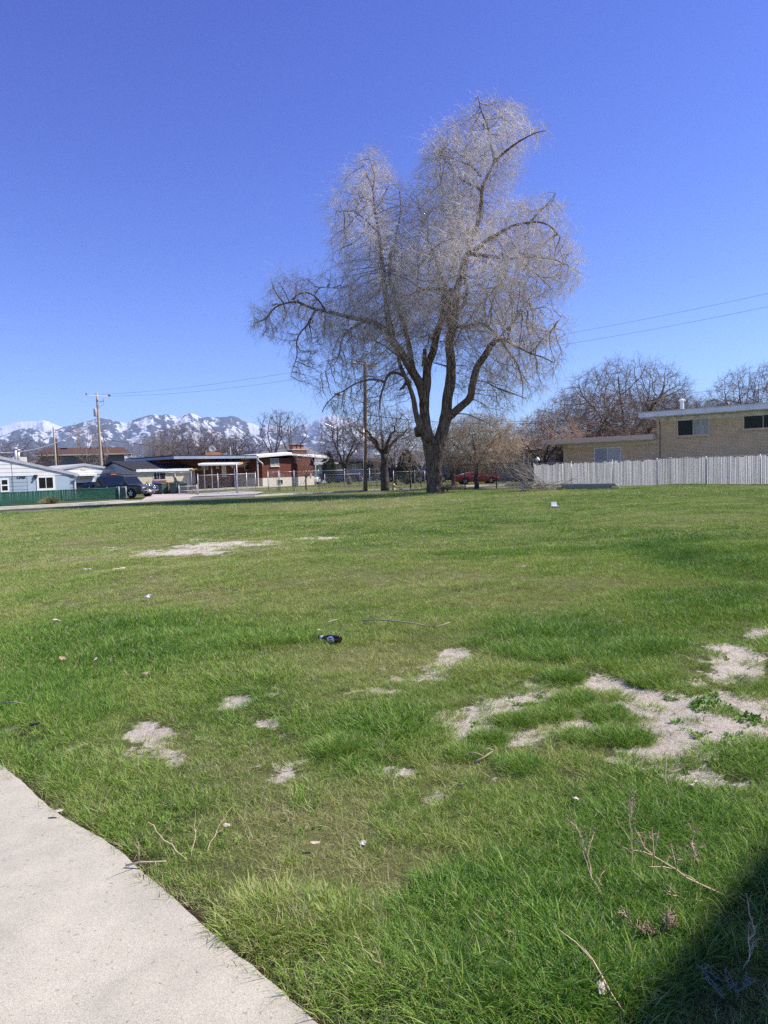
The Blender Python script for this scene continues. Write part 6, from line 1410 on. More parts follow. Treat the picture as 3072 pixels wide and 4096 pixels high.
pfl = P(529, 1993.5); hd = R(-24); fx = Vector((math.cos(hd), math.sin(hd), 0)); rx_ = Vector((math.sin(hd), -math.cos(hd), 0))
ctr = pfl - rx_ * .88 - fx * (5.1 * .298)
suv = car('dark_suv', 'dark grey sport utility vehicle with chrome brush guard at the green fence end', 'car', (ctr.x, ctr.y, Gz(ctr.x, ctr.y)), -24, 5.1, 1.93, 1.86, M_suv)
# brush guard and roof rack
m = MB()
for s in (-1, 1):
    m.tube([(2.62, s * .42, .35), (2.72, s * .42, .55), (2.70, s * .42, 1.0), (2.58, s * .40, 1.12)], .025, 8)
    m.tube([(2.70, s * .42, .98), (2.68, s * .85, .92), (2.60, s * .95, .62), (2.66, s * .5, .5)], .018, 8)
m.tube([(2.72, -.42, 1.0), (2.72, .42, 1.0)], .03, 8); m.tube([(2.74, -.8, .60), (2.74, .8, .60)], .045, 8); m.tube([(2.72, -.42, .5), (2.72, .42, .5)], .03, 8); m.build('brush_guard', M_chrome, suv, True)
m = MB()
for s in (-1, 1): m.tube([(-2.0, s * .62, 1.85), (-1.9, s * .62, 1.93), (.3, s * .62, 1.93), (.45, s * .62, 1.82)], .02, 6)
for x in (-1.6, -.9, -.2): m.tube([(x, -.62, 1.94), (x, .62, 1.94)], .018, 6)
m.tube([(-1.9, -.5, 2.08), (-.9, -.5, 2.08)], .02, 6); m.tube([(-1.9, -.5, 2.08), (-1.9, .5, 2.08)], .02, 6); m.tube([(-1.9, .5, 2.08), (-.9, .5, 2.08)], .02, 6); m.tube([(-.9, -.5, 2.08), (-.9, .5, 2.08)], .02, 6)
m.build('roof_rack', M_black, suv, True)
m = MB(); m.box(-1.8, -1.2, -.3, .3, 1.96, 2.03); m.build('roof_load', mat('orange_strap', (0.5, 0.16, 0.06), .7), suv)
p = gp(384, 69); car('dark_car', 'dark hatchback standing nose to the garage, half hidden behind the dark SUV', 'car', (p.x, p.y, p.z), -30, 4.2, 1.75, 1.35, M_blackpaint, 'sedan')
p = gp(1396, 108); car('black_sedan', 'black sedan parked on the lawn behind the silver fences left of the middle utility pole', 'car', (p.x, p.y, p.z), 155, 4.6, 1.8, 1.28, M_blackpaint, 'sedan')
p = gp(1905, 71); car('red_car', 'red low sedan seen through the drooping twigs and black fence right of the big trunk', 'car', (p.x, p.y, p.z), 4, 4.5, 1.82, 1.24, M_redpaint, 'sedan')
p = gp(1712, 82); car('black_suv', 'black SUV peeking out on the left side of the big trunk behind the black fence', 'car', (p.x, p.y, p.z), 200, 4.8, 1.9, 1.75, M_blackpaint, 'suv')
p = gp(1603, 98); car('dark_van', 'dark van parked behind the evergreen shrub and the black fence', 'car', (p.x, p.y, p.z), 2, 5.0, 1.9, 1.9, M_blackpaint, 'van')
p = gp(2030, 86); car('dark_truck', 'dark blue van under the carport left of the fence corner', 'car', (p.x, p.y, p.z), 175, 4.8, 1.9, 1.8, mat('navy_paint', (0.03, 0.035, 0.06), .3, .6, noise=None), 'van')
p = gp(1268, 96); car('white_sedan', 'white car just visible behind the right corner of the red brick house', 'car', (p.x - 1.2, p.y, p.z), 120, 4.4, 1.75, 1.3, M_white, 'sedan')
# utility trailer
p = gp(1322, 104); root = thing('utility_trailer', 'black railed utility trailer parked behind the silver fence posts', 'trailer', p, R(5))
m = MB(); m.box(-1.9, 1.9, -.9, .9, .45, .55); m.build('bed', M_black, root); m = MB()
for y in (-.9, .9):
    for x in (-1.85, -.9, 0, .9, 1.85): m.tube([(x, y, .5), (x, y, 1.35)], .03, 5)
    m.tube([(-1.85, y, 1.35), (1.85, y, 1.35)], .03, 5)
m.build('rails', M_black, root)
for y in (-1, 1): m = MB(); m.lathe([(.2, -.09), (.33, -.09), (.35, 0), (.33, .09), (.2, .09)], (.9, y, .35), 'y', 14); m.build('wheel', M_tyre, root)
m = MB(); m.box(-1.7, 1.7, .92, .96, .6, 1.3); m.build('side_board', mat('grey_board', (.3, .3, .3), .7), root)

# ================================================================ BINS
def bin_(label, loc, rz, h, colm, lid_m=None, lid_open=0, group='wheeled trash bins'):
    root = thing('trash_bin', label, 'trash bin', loc, rz, group); w0, w1 = .24, .31
    m = MB(); m.hexa([(-w0, -w0, .06), (w0, -w0, .06), (w0, w0, .06), (-w0, w0, .06)], [(-w1, -w1, h), (w1, -w1, h), (w1, w1 + .04, h), (-w1, w1 + .04, h)]); m.box(-w1 - .02, w1 + .02, -w1 - .02, w1 + .06, h + .001, h + .04); m.build('body', colm, root)
    m = MB(); m.hexa([(-w1 - .03, -w1 - .04, h + .042), (w1 + .03, -w1 - .04, h + .042), (w1 + .03, w1 + .08, h + .042), (-w1 - .03, w1 + .08, h + .042)], [(-w1 + .03, -w1 + .02, h + .10), (w1 - .03, -w1 + .02, h + .10), (w1 - .03, w1, h + .12), (-w1 + .03, w1, h + .12)]); m.build('lid', lid_m or colm, root)
    for s in (-1, 1): m = MB(); m.lathe([(.04, -.04), (.13, -.04), (.14, 0), (.13, .04), (.04, .04)], (s * (w0 + .03), w0 + .02, .14), 'x', 14); wh = m.build('wheel', M_tyre, root); m = MB(); m.lathe([(.05, -.046), (.05, .046)], (s * (w0 + .03), w0 + .02, .14), 'x', 10); m.build('hub', M_steel, wh)
    m = MB(); m.tube([(-w1 + .05, w1 + .1, h - .02), (w1 - .05, w1 + .1, h - .02)], .02, 6); m.build('handle', M_black, root); return root
M_bblue = mat('blue_plastic', (0.03, 0.07, 0.45), .45, .4, noise=(3, .1)); M_bgreen = mat('dark_green_plastic', (0.055, 0.095, 0.075), .45, .4, noise=(3, .1)); M_bbrown = mat('brown_plastic', (0.22, 0.14, 0.09), .5, .4, noise=(3, .1)); M_bgreen2 = mat('grey_green_plastic', (0.09, 0.12, 0.10), .45, .4, noise=(3, .1))
for lb, px, d, hh, cm in (('blue trash bin nearest the front of the dark SUV', 627, 64.6, 1.0, M_bblue), ('dark green trash bin between the blue bin and the brown bin', 645, 63.4, .98, M_bgreen), ('brown trash bin in the middle of the row', 667, 64.2, 1.05, M_bbrown),
                       ('dark green trash bin right of the brown one', 692, 63.6, .98, M_bgreen), ('tall dark green bin with scrap wood sticking out of it', 714, 64.4, 1.1, M_bgreen), ('grey green trash bin behind the end post of the low chain link fence', 734, 63.6, .95, M_bgreen2)):
    p = gp(px, d); bin_(lb, p, R(150 + (px % 7) * 6), hh, cm)
p = gp(708, 64.4); root = thing('scrap_wood', 'pale boards sticking up out of the tall dark green bin', 'wood', (p.x, p.y, 1.1)); g2 = random.Random(3); m = MB()
for k in range(5): x = g2.uniform(-.2, .2); y = g2.uniform(-.2, .2); m.hexa([(x, y, 0), (x + .1, y, 0), (x + .1, y + .03, 0), (x, y + .03, 0)], [(x - .25, y + .05, .35 + .1 * k), (x - .15, y + .05, .38 + .1 * k), (x - .15, y + .08, .38 + .1 * k), (x - .25, y + .08, .35 + .1 * k)])
m.build('boards', mat('scrap_board', (.45, .36, .25), .8), root)
p = gp(690, 66.5); root = thing('scrap_pile', 'dark tangled scrap heap behind the row of trash bins', 'scrap', p); m = MB(); g2 = random.Random(8)
for k in range(60):
    a = Vector((g2.uniform(-2.6, 2.2), g2.uniform(-.5, .5), g2.uniform(0, .7))); m.tube([a, a + Vector((g2.uniform(-.4, .4), g2.uniform(-.3, .3), g2.uniform(.1, .7)))], g2.uniform(.02, .06), 5)
m.build('scrap', mat('rusty_scrap', (.16, .10, .07), .8, noise=(2, .5)), root)
# hydrant
hp = P(1576, 1960); root = thing('fire_hydrant', 'small faded yellow fire hydrant at the edge of the grass beside the street tree', 'hydrant', hp)
M_hyd = mat('faded_yellow', (0.50, 0.40, 0.20), .6, noise=(5, .2))
m = MB(); m.lathe([(.15, 0), (.15, .05), (.10, .07), (.10, .34), (.13, .36), (.13, .40), (.11, .44), (.06, .52), (.03, .53), (.03, .57)], n=14); m.build('barrel', M_hyd, root, True)
for ax, c in (('x', (.0, 0, .3)),): m = MB(); m.lathe([(.05, -.17), (.05, .17)], c, ax, 10); m.build('side_outlet', M_hyd, root)
m = MB(); m.lathe([(.065, -.18), (.065, 0)], (0, 0, .28), 'y', 12); m.build('pumper_outlet', M_hyd, root)
# planter statue behind black fence
p = gp(2098, 62); root = thing('stone_planter', 'pale stone goblet planter on a pedestal behind the black fence corner', 'planter', p)
m = MB(); m.lathe([(.28, 0), (.28, .15), (.16, .2), (.14, .65), (.2, .75)], n=14); m.build('pedestal', M_concrete, root); m = MB(); m.lathe([(.18, .752), (.32, .9), (.42, 1.12), (.44, 1.18), (.36, 1.18), (.2, 1.0)], n=16); m.build('bowl', M_concrete, root, True)
p = RY(2150, 1842, 56); root = thing('yard_light', 'small white lamp head just above the left end of the white slatted fence', 'lamp', (p.x, p.y, 0)); m = MB(); m.tube([(0, 0, -.1), (0, 0, p.z)], .03, 8); m.build('stem', M_steel, root); m = MB(); m.lathe([(.19, p.z), (.19, p.z + .1), (.08, p.z + .24), (.02, p.z + .27)], n=12); m.build('lamp_head', M_white, root)
# stack of planks at the fence foot
p = P(2352, 1957); dirf = Vector((fb.x - fa.x, fb.y - fa.y, 0)).normalized(); root = thing('plank_stack', 'low stack of long weathered grey planks lying at the foot of the white slatted fence', 'planks', (p.x, p.y, Gz(p.x, p.y)), math.atan2(dirf.y, dirf.x))
M_plank = mat('weathered_plank', (0.36, 0.33, 0.29), .85, noise=(4, .3), stretch=(.3, 4, 4)); g2 = random.Random(2)
for k in range(5):
    m = MB(); o1 = g2.uniform(-.3, .3); m.box(-1.8 + o1, 1.75 + o1, -.12 + g2.uniform(-.05, .05), .14, .04 + k * .062, .095 + k * .062); m.build('plank', M_plank, root)
# brush pile
def stick(m, a, c, r, g2, br=3, w_=.12):
    a, c = Vector(a), Vector(c); d = c - a; L_ = d.length; mid = [a + d * t + Vector((g2.uniform(-w_, w_), g2.uniform(-w_, w_), g2.uniform(-w_, w_))) * L_ * .25 * (0 < t < 1) for t in (0, .33, .66, 1)]
    m.tube(mid, [r, r * .8, r * .6, r * .3], 5)
    for k in range(br):
        t = g2.uniform(.3, .95); p = a + d * t; e = p + (d.normalized() + Vector((g2.uniform(-.7, .7), g2.uniform(-.7, .7), g2.uniform(-.4, .6)))) * L_ * g2.uniform(.15, .35); m.tube([p, (p + e) / 2 + Vector((0, 0, .03)), e], [r * .5, r * .35, r * .2], 4)
p = P(2160, 1962); root = thing('brush_pile', 'pile of cut pale branches lying against the left end of the white slatted fence', 'brush pile', p); g2 = random.Random(12); m = MB()
M_brush = mat('dead_branch', (0.36, 0.30, 0.23), .8, noise=(3, .3))
for k in range(75):
    a = Vector((g2.uniform(-1.2, 1.4), g2.uniform(-.7, .7), g2.uniform(.02, .4))); ang = g2.choice([0, math.pi]) + g2.uniform(-.5, .5); l = g2.uniform(.6, 1.7); stick(m, a, a + Vector((math.cos(ang) * l, math.sin(ang) * l * .6, g2.uniform(-.1, .35))), g2.uniform(.010, .026), g2, 4)
for k in range(14):
    a = Vector((g2.uniform(-.6, .6), g2.uniform(-.4, .4), .1)); stick(m, a, a + Vector((g2.uniform(-2.4, -.6), g2.uniform(-.6, .6), g2.uniform(.8, 1.9))), g2.uniform(.012, .025), g2, 7)
m.build('branches', M_brush, root)
# ================================================================ BOTTLE AND LITTER
M_bottle = mat('brown_bottle_glass', (0.020, 0.008, 0.004), .06, .7, noise=None)
pb_ = P(1318, 2578); e0 = P(1268, 2567); e1 = P(1372, 2583); ax = (e1 - e0); ax.z = 0
bt = thing('beer_bottle', 'dark brown glass bottle with pale neck and oval label lying in the grass', 'bottle', (pb_.x, pb_.y, Gz(pb_.x, pb_.y) + .055), math.atan2(ax.y, ax.x)); hb = .118
m = MB(); m.lathe([(.010, -hb), (.0135, -hb + .001), (.0145, -hb + .008), (.0130, -hb + .014), (.0125, -hb + .03), (.0150, -hb + .06), (.022, -hb + .085), (.029, -hb + .105), (.0310, -hb + .125), (.0310, hb - .008), (.0285, hb - .001), (.02, hb)], (0, 0, 0), 'x', 28); m.build('glass_body', M_bottle, bt, True)
M_label = mat('label_paper', (0.62, 0.64, 0.70), .5, noise=(40, .08))
m = MB(); m.lathe([(.0137, -hb + .018), (.0140, -hb + .034), (.0158, -hb + .052)], (0, 0, 0), 'x', 24); m.build('neck_label', M_label, bt, True)
def curved_patch(name, cxx, rx1, ry1, r, mt, par, a0=R(215), n=24, off=0, shape=None):
    V = []; 
    ring = shape or [(math.cos(2 * math.pi * k / n) * rx1, math.sin(2 * math.pi * k / n) * ry1) for k in range(n)]
    n = len(ring)
    K = 6
    for j in range(K + 1):
        f = j / K
        for x, y in ring: a = a0 + (off + y * f) / r; V.append((cxx + x * f, math.cos(a) * r * -1 * -1, math.sin(a) * -r * -1))
    Q = [(j * n + k, j * n + (k + 1) % n, (j + 1) * n + (k + 1) % n, (j + 1) * n + k) for j in range(K) for k in range(n)]
    m = MB(); m.add(V, Q); return m.build(name, mt, par, True)
# angle of the side facing the camera and a bit up
lab = curved_patch('oval_label', .035, .040, .034, .0314, M_label, bt, R(180 + 10))
curved_patch('label_print', .028, .010, .006, .0317, M_black, lab, R(190), 14, off=-.010)
curved_patch('label_print', .040, .022, .003, .0317, M_black, lab, R(190), 14, off=.004)
curved_patch('label_print', .044, .010, .0025, .0317, M_black, lab, R(190), 14, off=-.016)
# foam box
p = P(2221, 2033); root = thing('foam_box', 'open white foam takeout box lying far out on the grass below the brush pile', 'box', (p.x, p.y, p.z + .03), R(4)); s = .115
m = MB(); m.hexa([(-s * .8, -.09, 0), (s * .8, -.09, 0), (s * .8, .09, 0), (-s * .8, .09, 0)], [(-s, -.11, .06), (s, -.11, .06), (s, .11, .06), (-s, .11, .06)]); m.box(-s * 1.2, -s * 1.01, -.1, .05, .03, .05); m.box(s * 1.01, s * 1.2, -.1, .05, .03, .05); m.build('tray', M_white, root)
m = MB(); m.hexa([(-s, .112, .055), (s, .112, .055), (s, .13, .05), (-s, .13, .05)], [(-s * .85, .16, .20), (s * .85, .16, .20), (s * .85, .18, .19), (-s * .85, .18, .19)]); m.build('lid', M_white, root)
M_litter = mat('dirty_paper', (0.55, 0.53, 0.49), .8, noise=(40, .2))
def scrap(label, px, py, w_, h_, seed, m_=None, name='paper_scrap', cat='litter', rz=0, grp='small litter scraps in the grass'):
    p = P(px, py); g2 = random.Random(seed); n = 5; V = []
    w_ *= .8; h_ *= .8
    for i in range(n):
        for j in range(4): V.append((w_ * (i / (n - 1) - .5) + g2.uniform(-.1, .1) * w_, h_ * (j / 3 - .5) * (1 - .4 * abs(i / (n - 1) - .5)) + g2.uniform(-.1, .1) * h_, g2.uniform(0, .35) * min(w_, h_)))
    Q = [(i * 4 + j, (i + 1) * 4 + j, (i + 1) * 4 + j + 1, i * 4 + j + 1) for i in range(n - 1) for j in range(3)]
    V2 = V + [(x, y, z - .0015) for x, y, z in V]; Q2 = Q + [tuple(q + len(V) for q in f[::-1]) for f in Q]
    m = MB(); m.add(V2, Q2); o = m.build(name, m_ or M_litter); o.location = (p.x, p.y, p.z + .045 + min(.03, .006 * p.y * .3)); o.rotation_euler = (R(g2.uniform(-12, 25)), R(g2.uniform(-20, 20)), rz); return tag(o, label, cat, grp)
M_leaf = mat('dry_leaf', (0.42, 0.30, 0.20), .8, noise=(20, .3)); M_leafp = mat('pale_leaf', (0.60, 0.50, 0.40), .8, noise=(20, .2))
scrap('crumpled white scrap far left in the middle distance', 350, 2294, .16, .07, 1)
scrap('long pale scrap just right of the crumpled white one', 476, 2292, .22, .05, 2, M_leafp, rz=.4)
scrap('small crumpled white scrap in the left middle of the field', 595, 2408, .11, .10, 3)
scrap('tiny pale scrap on the short grass at the left', 228, 2503, .09, .05, 4, M_leafp)
scrap('pinkish dry leaf in the tall grass at the left', 253, 2661, .075, .05, 5, M_leaf, 'dry_leaf', 'leaf')
scrap('upright pale leaf beside the pinkish one', 385, 2664, .03, .075, 6, M_leafp, 'dry_leaf', 'leaf')
scrap('curled tan leaf in front of the lying bottle to its left', 587, 2722, .07, .04, 7, M_leaf, 'dry_leaf', 'leaf')
scrap('small yellowish leaf right above the bottle neck', 1276, 2543, .035, .03, 8, M_leafp, 'dry_leaf', 'leaf')
scrap('pale curved stalk just above the bottle', 1330, 2506, .13, .018, 9, M_leafp, 'dry_stalk', 'stalk', .25)
scrap('black rubber scrap in the grass left above the path', 137, 2936, .075, .05, 10, M_black)
scrap('small white scrap in the shaded right foreground grass', 2770, 3184, .035, .028, 11)
scrap('white flake in the centre right foreground grass', 2302, 3240, .03, .03, 12)
scrap('white curled leaf in the grass near the bottom left stalks', 910, 3348, .035, .025, 13, M_leafp, 'dry_leaf', 'leaf')
scrap('pale leaf bits on the dry patch in the foreground centre', 1262, 3420, .05, .02, 14, M_leafp, 'dry_leaf', 'leaf')
scrap('pale leaf beside the bottom right twig', 2405, 4018, .03, .045, 15, M_leafp, 'dry_leaf', 'leaf')
scrap('small tan leaf at the top edge of the path', 238, 3288, .05, .02, 16, M_leafp, 'dry_leaf', 'leaf')
scrap('white chip right of the pale foreground leaf bits', 1455, 3422, .03, .025, 17)
scrap('pink white scrap on the far right bare soil', 2790, 3170, .03, .02, 18, M_leafp)
# ================================================================ TWIGS AND DRY STALKS
M_straw = mat('dry_straw', (0.66, 0.50, 0.33), .7, noise=(30, .2)); M_seed = mat('seed_heads', (0.30, 0.19, 0.12), .85, noise=(60, .3))
def G3(px, py, dz=0): p = P(px, py); return Vector((p.x, p.y, p.z + dz))
def twig(label, pts, r, m_=M_straw, seed=1, br=0, name='fallen_twig'):
    g2 = random.Random(seed); P3 = [G3(x, y, z) for x, y, z in pts]; o0 = P3[0].copy(); m = MB(); m.tube([p - o0 for p in P3], [r * (1 - .6 * i / (len(P3) - 1)) for i in range(len(P3))], 6)
    for k in range(br):
        i = g2.randrange(1, len(P3)); p = P3[i] - o0; d = Vector((g2.uniform(-.12, .12), g2.uniform(-.08, .08), g2.uniform(.02, .12))); m.tube([p, p + d * .5 + Vector((0, 0, .01)), p + d], [r * .5, r * .4, r * .2], 4)
    o = m.build(name, m_, None, True); o.location = o0; return tag(o, label, 'twig')
twig('long thin curved branch lying on the grass right of the bottle', [(1452, 2508, .06), (1500, 2520, .10), (1560, 2528, .11), (1650, 2534, .10), (1740, 2545, .08), (1800, 2532, .10)], .009, M_brush, 1, 4)
twig('short forked stick lying in front of the round grass clumps', [(1900, 3072, .03), (1940, 3058, .04), (1975, 3040, .05)], .007, M_brush, 2, 2)
twig('pale twig hanging from the grass onto the path edge', [(505, 3493, .03), (560, 3494, .045), (620, 3498, .05), (668, 3495, .05)], .0045, M_straw, 3, 2)
twig('pale bent stalk in the grass at the bottom edge right of centre', [(2340, 3880, .06), (2375, 3940, .07), (2410, 3990, .06), (2450, 4050, .05), (2500, 4110, .04)], .004, M_straw, 4, 2)
twig('stick on the ground at the left above the dark scrap', [(10, 2848, .06), (60, 2850, .07), (110, 2852, .06)], .006, M_brush, 5, 1)
twig('small stick on the dry patch right of the forked one', [(1830, 3168, .03), (1865, 3165, .04)], .006, M_brush, 6, 1)
twig('pale curved stalk on the right bare soil edge', [(2990, 2735, .10), (3030, 2718, .12), (3072, 2712, .14)], .005, M_straw, 7, 2)
def stalk(label, base, tip, lean_y, r, n_side, seed, heads=True, curve=.1, name='dry_weed_stalk'):
    """upright dead weed: base on the ground at a photo point, tip seen at another point lean_y metres nearer or farther"""
    g2 = random.Random(seed); b0 = G3(*base); t0 = RY(tip[0], tip[1], b0.y + lean_y); root = thing(name, label, 'dry weed', b0); d = t0 - b0; L_ = d.length
    side = Vector((g2.uniform(-1, 1), g2.uniform(-1, 1), 0)).normalized() * L_ * curve; pts = [d * t + side * math.sin(math.pi * t) + Vector((g2.uniform(-1, 1), g2.uniform(-1, 1), 0)) * .008 * (t > 0) for t in [i / 8 for i in range(9)]]
    m = MB(); m.tube(pts, [r * (1 - .07 * i) for i in range(9)], 6); sh = MB()
    for k in range(n_side):
        i = g2.randrange(2, 8); p = pts[i]; q = (d.normalized() * .6 + Vector((g2.uniform(-1, 1), g2.uniform(-1, 1), g2.uniform(-.1, .9))) * .7).normalized() * L_ * g2.uniform(.12, .34); e = p + q
        m.tube([p, p + q * .5 + Vector((0, 0, .006)), e], [r * .45, r * .35, r * .2], 4)
        for j in range(3):
            f = p + q * g2.uniform(.4, .95); s2 = f + Vector((g2.uniform(-1, 1), g2.uniform(-1, 1), g2.uniform(-.3, 1))) * .022; m.tube([f, s2], r * .2, 3)
            if heads: sh.lathe([(.0008, -.0025), (.0028, -.001), (.003, .001), (.0008, .003)], s2, n=5)
        if heads: sh.lathe([(.001, -.003), (.0035, -.001), (.0035, .001), (.001, .003)], e, n=5)
    m.build('stem', M_straw, root); 
    if heads and sh.v: sh.build('seed_heads', M_seed, root)
    return root
stalk('dead weed with clustered seed heads leaning left above the dark grass', (2440, 3650), (2330, 3300), .10, .0028, 9, 1)
stalk('dead weed stalk upright beside the leaning one with small heads', (2520, 3500), (2500, 3190), .06, .0024, 9, 2)
stalk('long pale dead stalk slanting up left out of the shadow', (2945, 3600), (2545, 3365), .05, .0034, 12, 3)
stalk('short reddish dead weed right of the long slanting stalk', (2800, 3510), (2770, 3320), .05, .0024, 9, 4)
stalk('bushy dead weed at the shadow edge, lower clump', (2640, 3790), (2690, 3670), .0, .0026, 22, 5, curve=.3)
stalk('second bushy dead weed just left of the lower clump', (2610, 3800), (2560, 3720), .0, .0026, 20, 6, curve=.3)
stalk('dead weed rising from the lower clump towards upper left', (2600, 3760), (2480, 3620), .05, .0026, 6, 7)
stalk('pale bare stalk pointing left out of the shadow edge', (2850, 3645), (2662, 3566), .03, .003, 3, 8, False)
stalk('thin dead stalk crossing the shadow from the lower clump to the right edge', (2680, 3800), (3000, 3790), .1, .0022, 8, 9)
stalk('thin dead stalk inside the shadow near the right edge', (2960, 3900), (2990, 3610), .05, .0022, 5, 10)
stalk('curved straw stem in the grass just right of the path', (762, 3455), (590, 3290), .08, .0026, 1, 11, False, .12)
stalk('pair of thin straw stems right of the curved one', (770, 3440), (788, 3240), .1, .002, 3, 12, False)
stalk('thin straw stem leaning right in the left foreground', (830, 3420), (930, 3232), .12, .0022, 3, 13, False)
stalk('single tall pale straw in the tuft right of the path', (1215, 3750), (1250, 3555), .03, .0026, 0, 14, False)
stalk('thin bent straw at the bottom centre', (1560, 3920), (1410, 3740), .05, .0018, 2, 15, False)
stalk('thin dark weed stem over the tall grass at the right', (2690, 3190), (2670, 2990), .1, .002, 4, 16, False)
p_ = G3(2950, 3990); root = thing('silvery_weed', 'silvery blue twiggy weed in the deep shadow at the bottom right', 'weed', p_); m = MB(); g2 = random.Random(31)
for k in range(9):
    a = Vector((g2.uniform(-.06, .04), g2.uniform(-.05, .04), .03)); d = Vector((g2.uniform(-.06, .06), g2.uniform(-.04, .04), g2.uniform(.02, .06))); m.tube([a, a + d * .5, a + d], [.0016, .0012, .0008], 5)
    for j in range(10): f = a + d * g2.uniform(.2, 1); m.tube([f, f + Vector((g2.uniform(-.012, .012), g2.uniform(-.012, .012), g2.uniform(0, .012)))], [.0016, .0006], 3)
m.build('leaves', mat('silver_leaf', (.20, .24, .20), .7), root)
# ornamental grass clump by the green fence
p = P(203, 2018); root = thing('ornamental_grass', 'rounded yellow green ornamental grass clump in front of the green slatted fence', 'plant', p); g = np.random.default_rng(4); n = 700
a = g.random(n) * 6.283; r = g.random(n) ** .6; el_ = g.random(n); L_ = g.uniform(.35, .75, n); d = np.stack([np.cos(a) * r, np.sin(a) * r, 1.15 - r * .7], 1); d /= np.linalg.norm(d, axis=1)[:, None]
b0 = np.stack([np.cos(a) * r * .25, np.sin(a) * r * .25, a * 0], 1); pts = np.stack([b0, b0 + d * (L_ * .55)[:, None], b0 + d * L_[:, None] + np.stack([np.cos(a) * .12, np.sin(a) * .12, -.1 * r], 1)], 1)
v, q = tubes_many(pts, np.broadcast_to(np.array([.006, .005, .002])[None], (n, 3)), 3); link('blades', npmesh('blades', v, q), mat('ornamental_blade', (.16, .19, .06), .7, noise=(3, .4), col2=(.42, .38, .18, 1)), root)
# ================================================================ GRASS (stuff)
def grass_material():
    m = bpy.data.materials.new('grass_blades'); m.use_nodes = True; nt = m.node_tree; N = nt.nodes; L = nt.links
    for n in list(N): N.remove(n)
    out = N.new('ShaderNodeOutputMaterial')
    def attr(nm, t='GEOMETRY'): a = N.new('ShaderNodeAttribute'); a.attribute_name = nm; a.attribute_type = t; return a.outputs['Fac']
    tint = attr('tint', 'INSTANCER'); dead = attr('dead'); var = attr('var'); tipz = attr('tipz')
    add = N.new('ShaderNodeMath'); add.operation = 'MULTIPLY_ADD'; add.inputs[1].default_value = 0.38; L.new(var, add.inputs[0]); L.new(tint, add.inputs[2])
    rp = N.new('ShaderNodeValToRGB'); L.new(add.outputs[0], rp.inputs[0]); e = rp.color_ramp.elements
    e[0].position = 0.0; e[0].color = (0.42, 0.40, 0.18, 1); e[1].position = 1.15; e[1].color = (0.075, 0.195, 0.022, 1)
    for p, c in ((.28, (0.38, 0.46, 0.12)), (.55, (0.225, 0.37, 0.055)), (.85, (0.11, 0.25, 0.032))):
        x = e.new(p); x.color = (*c, 1)
    e[-1].position = 1.0
    mx = N.new('ShaderNodeMix'); mx.data_type = 'RGBA'; mx.inputs[7].default_value = (0.52, 0.44, 0.29, 1); L.new(dead, mx.inputs[0]); L.new(rp.outputs[0], mx.inputs[6])
    df = N.new('ShaderNodeBsdfDiffuse'); L.new(mx.outputs[2], df.inputs[0])
    tr = N.new('ShaderNodeBsdfTranslucent'); tm = N.new('ShaderNodeMix'); tm.data_type = 'RGBA'; tm.blend_type = 'MULTIPLY'; tm.inputs[0].default_value = 1; tm.inputs[7].default_value = (1.25, 1.25, .7, 1)
    L.new(mx.outputs[2], tm.inputs[6]); L.new(tm.outputs[2], tr.inputs[0])
    m1 = N.new('ShaderNodeMixShader'); m1.inputs[0].default_value = .22; L.new(df.outputs[0], m1.inputs[1]); L.new(tr.outputs[0], m1.inputs[2])
    gl = N.new('ShaderNodeBsdfGlossy'); gl.inputs['Roughness'].default_value = .5; gl.inputs[0].default_value = (.9, .95, .85, 1)
    m2 = N.new('ShaderNodeMixShader'); m2.inputs[0].default_value = .022; L.new(m1.outputs[0], m2.inputs[1]); L.new(gl.outputs[0], m2.inputs[2]); L.new(m2.outputs[0], out.inputs[0])
    return m
MG = grass_material()
srcs = bpy.data.collections.new('grass_sources')   # not linked to the scene: only instanced
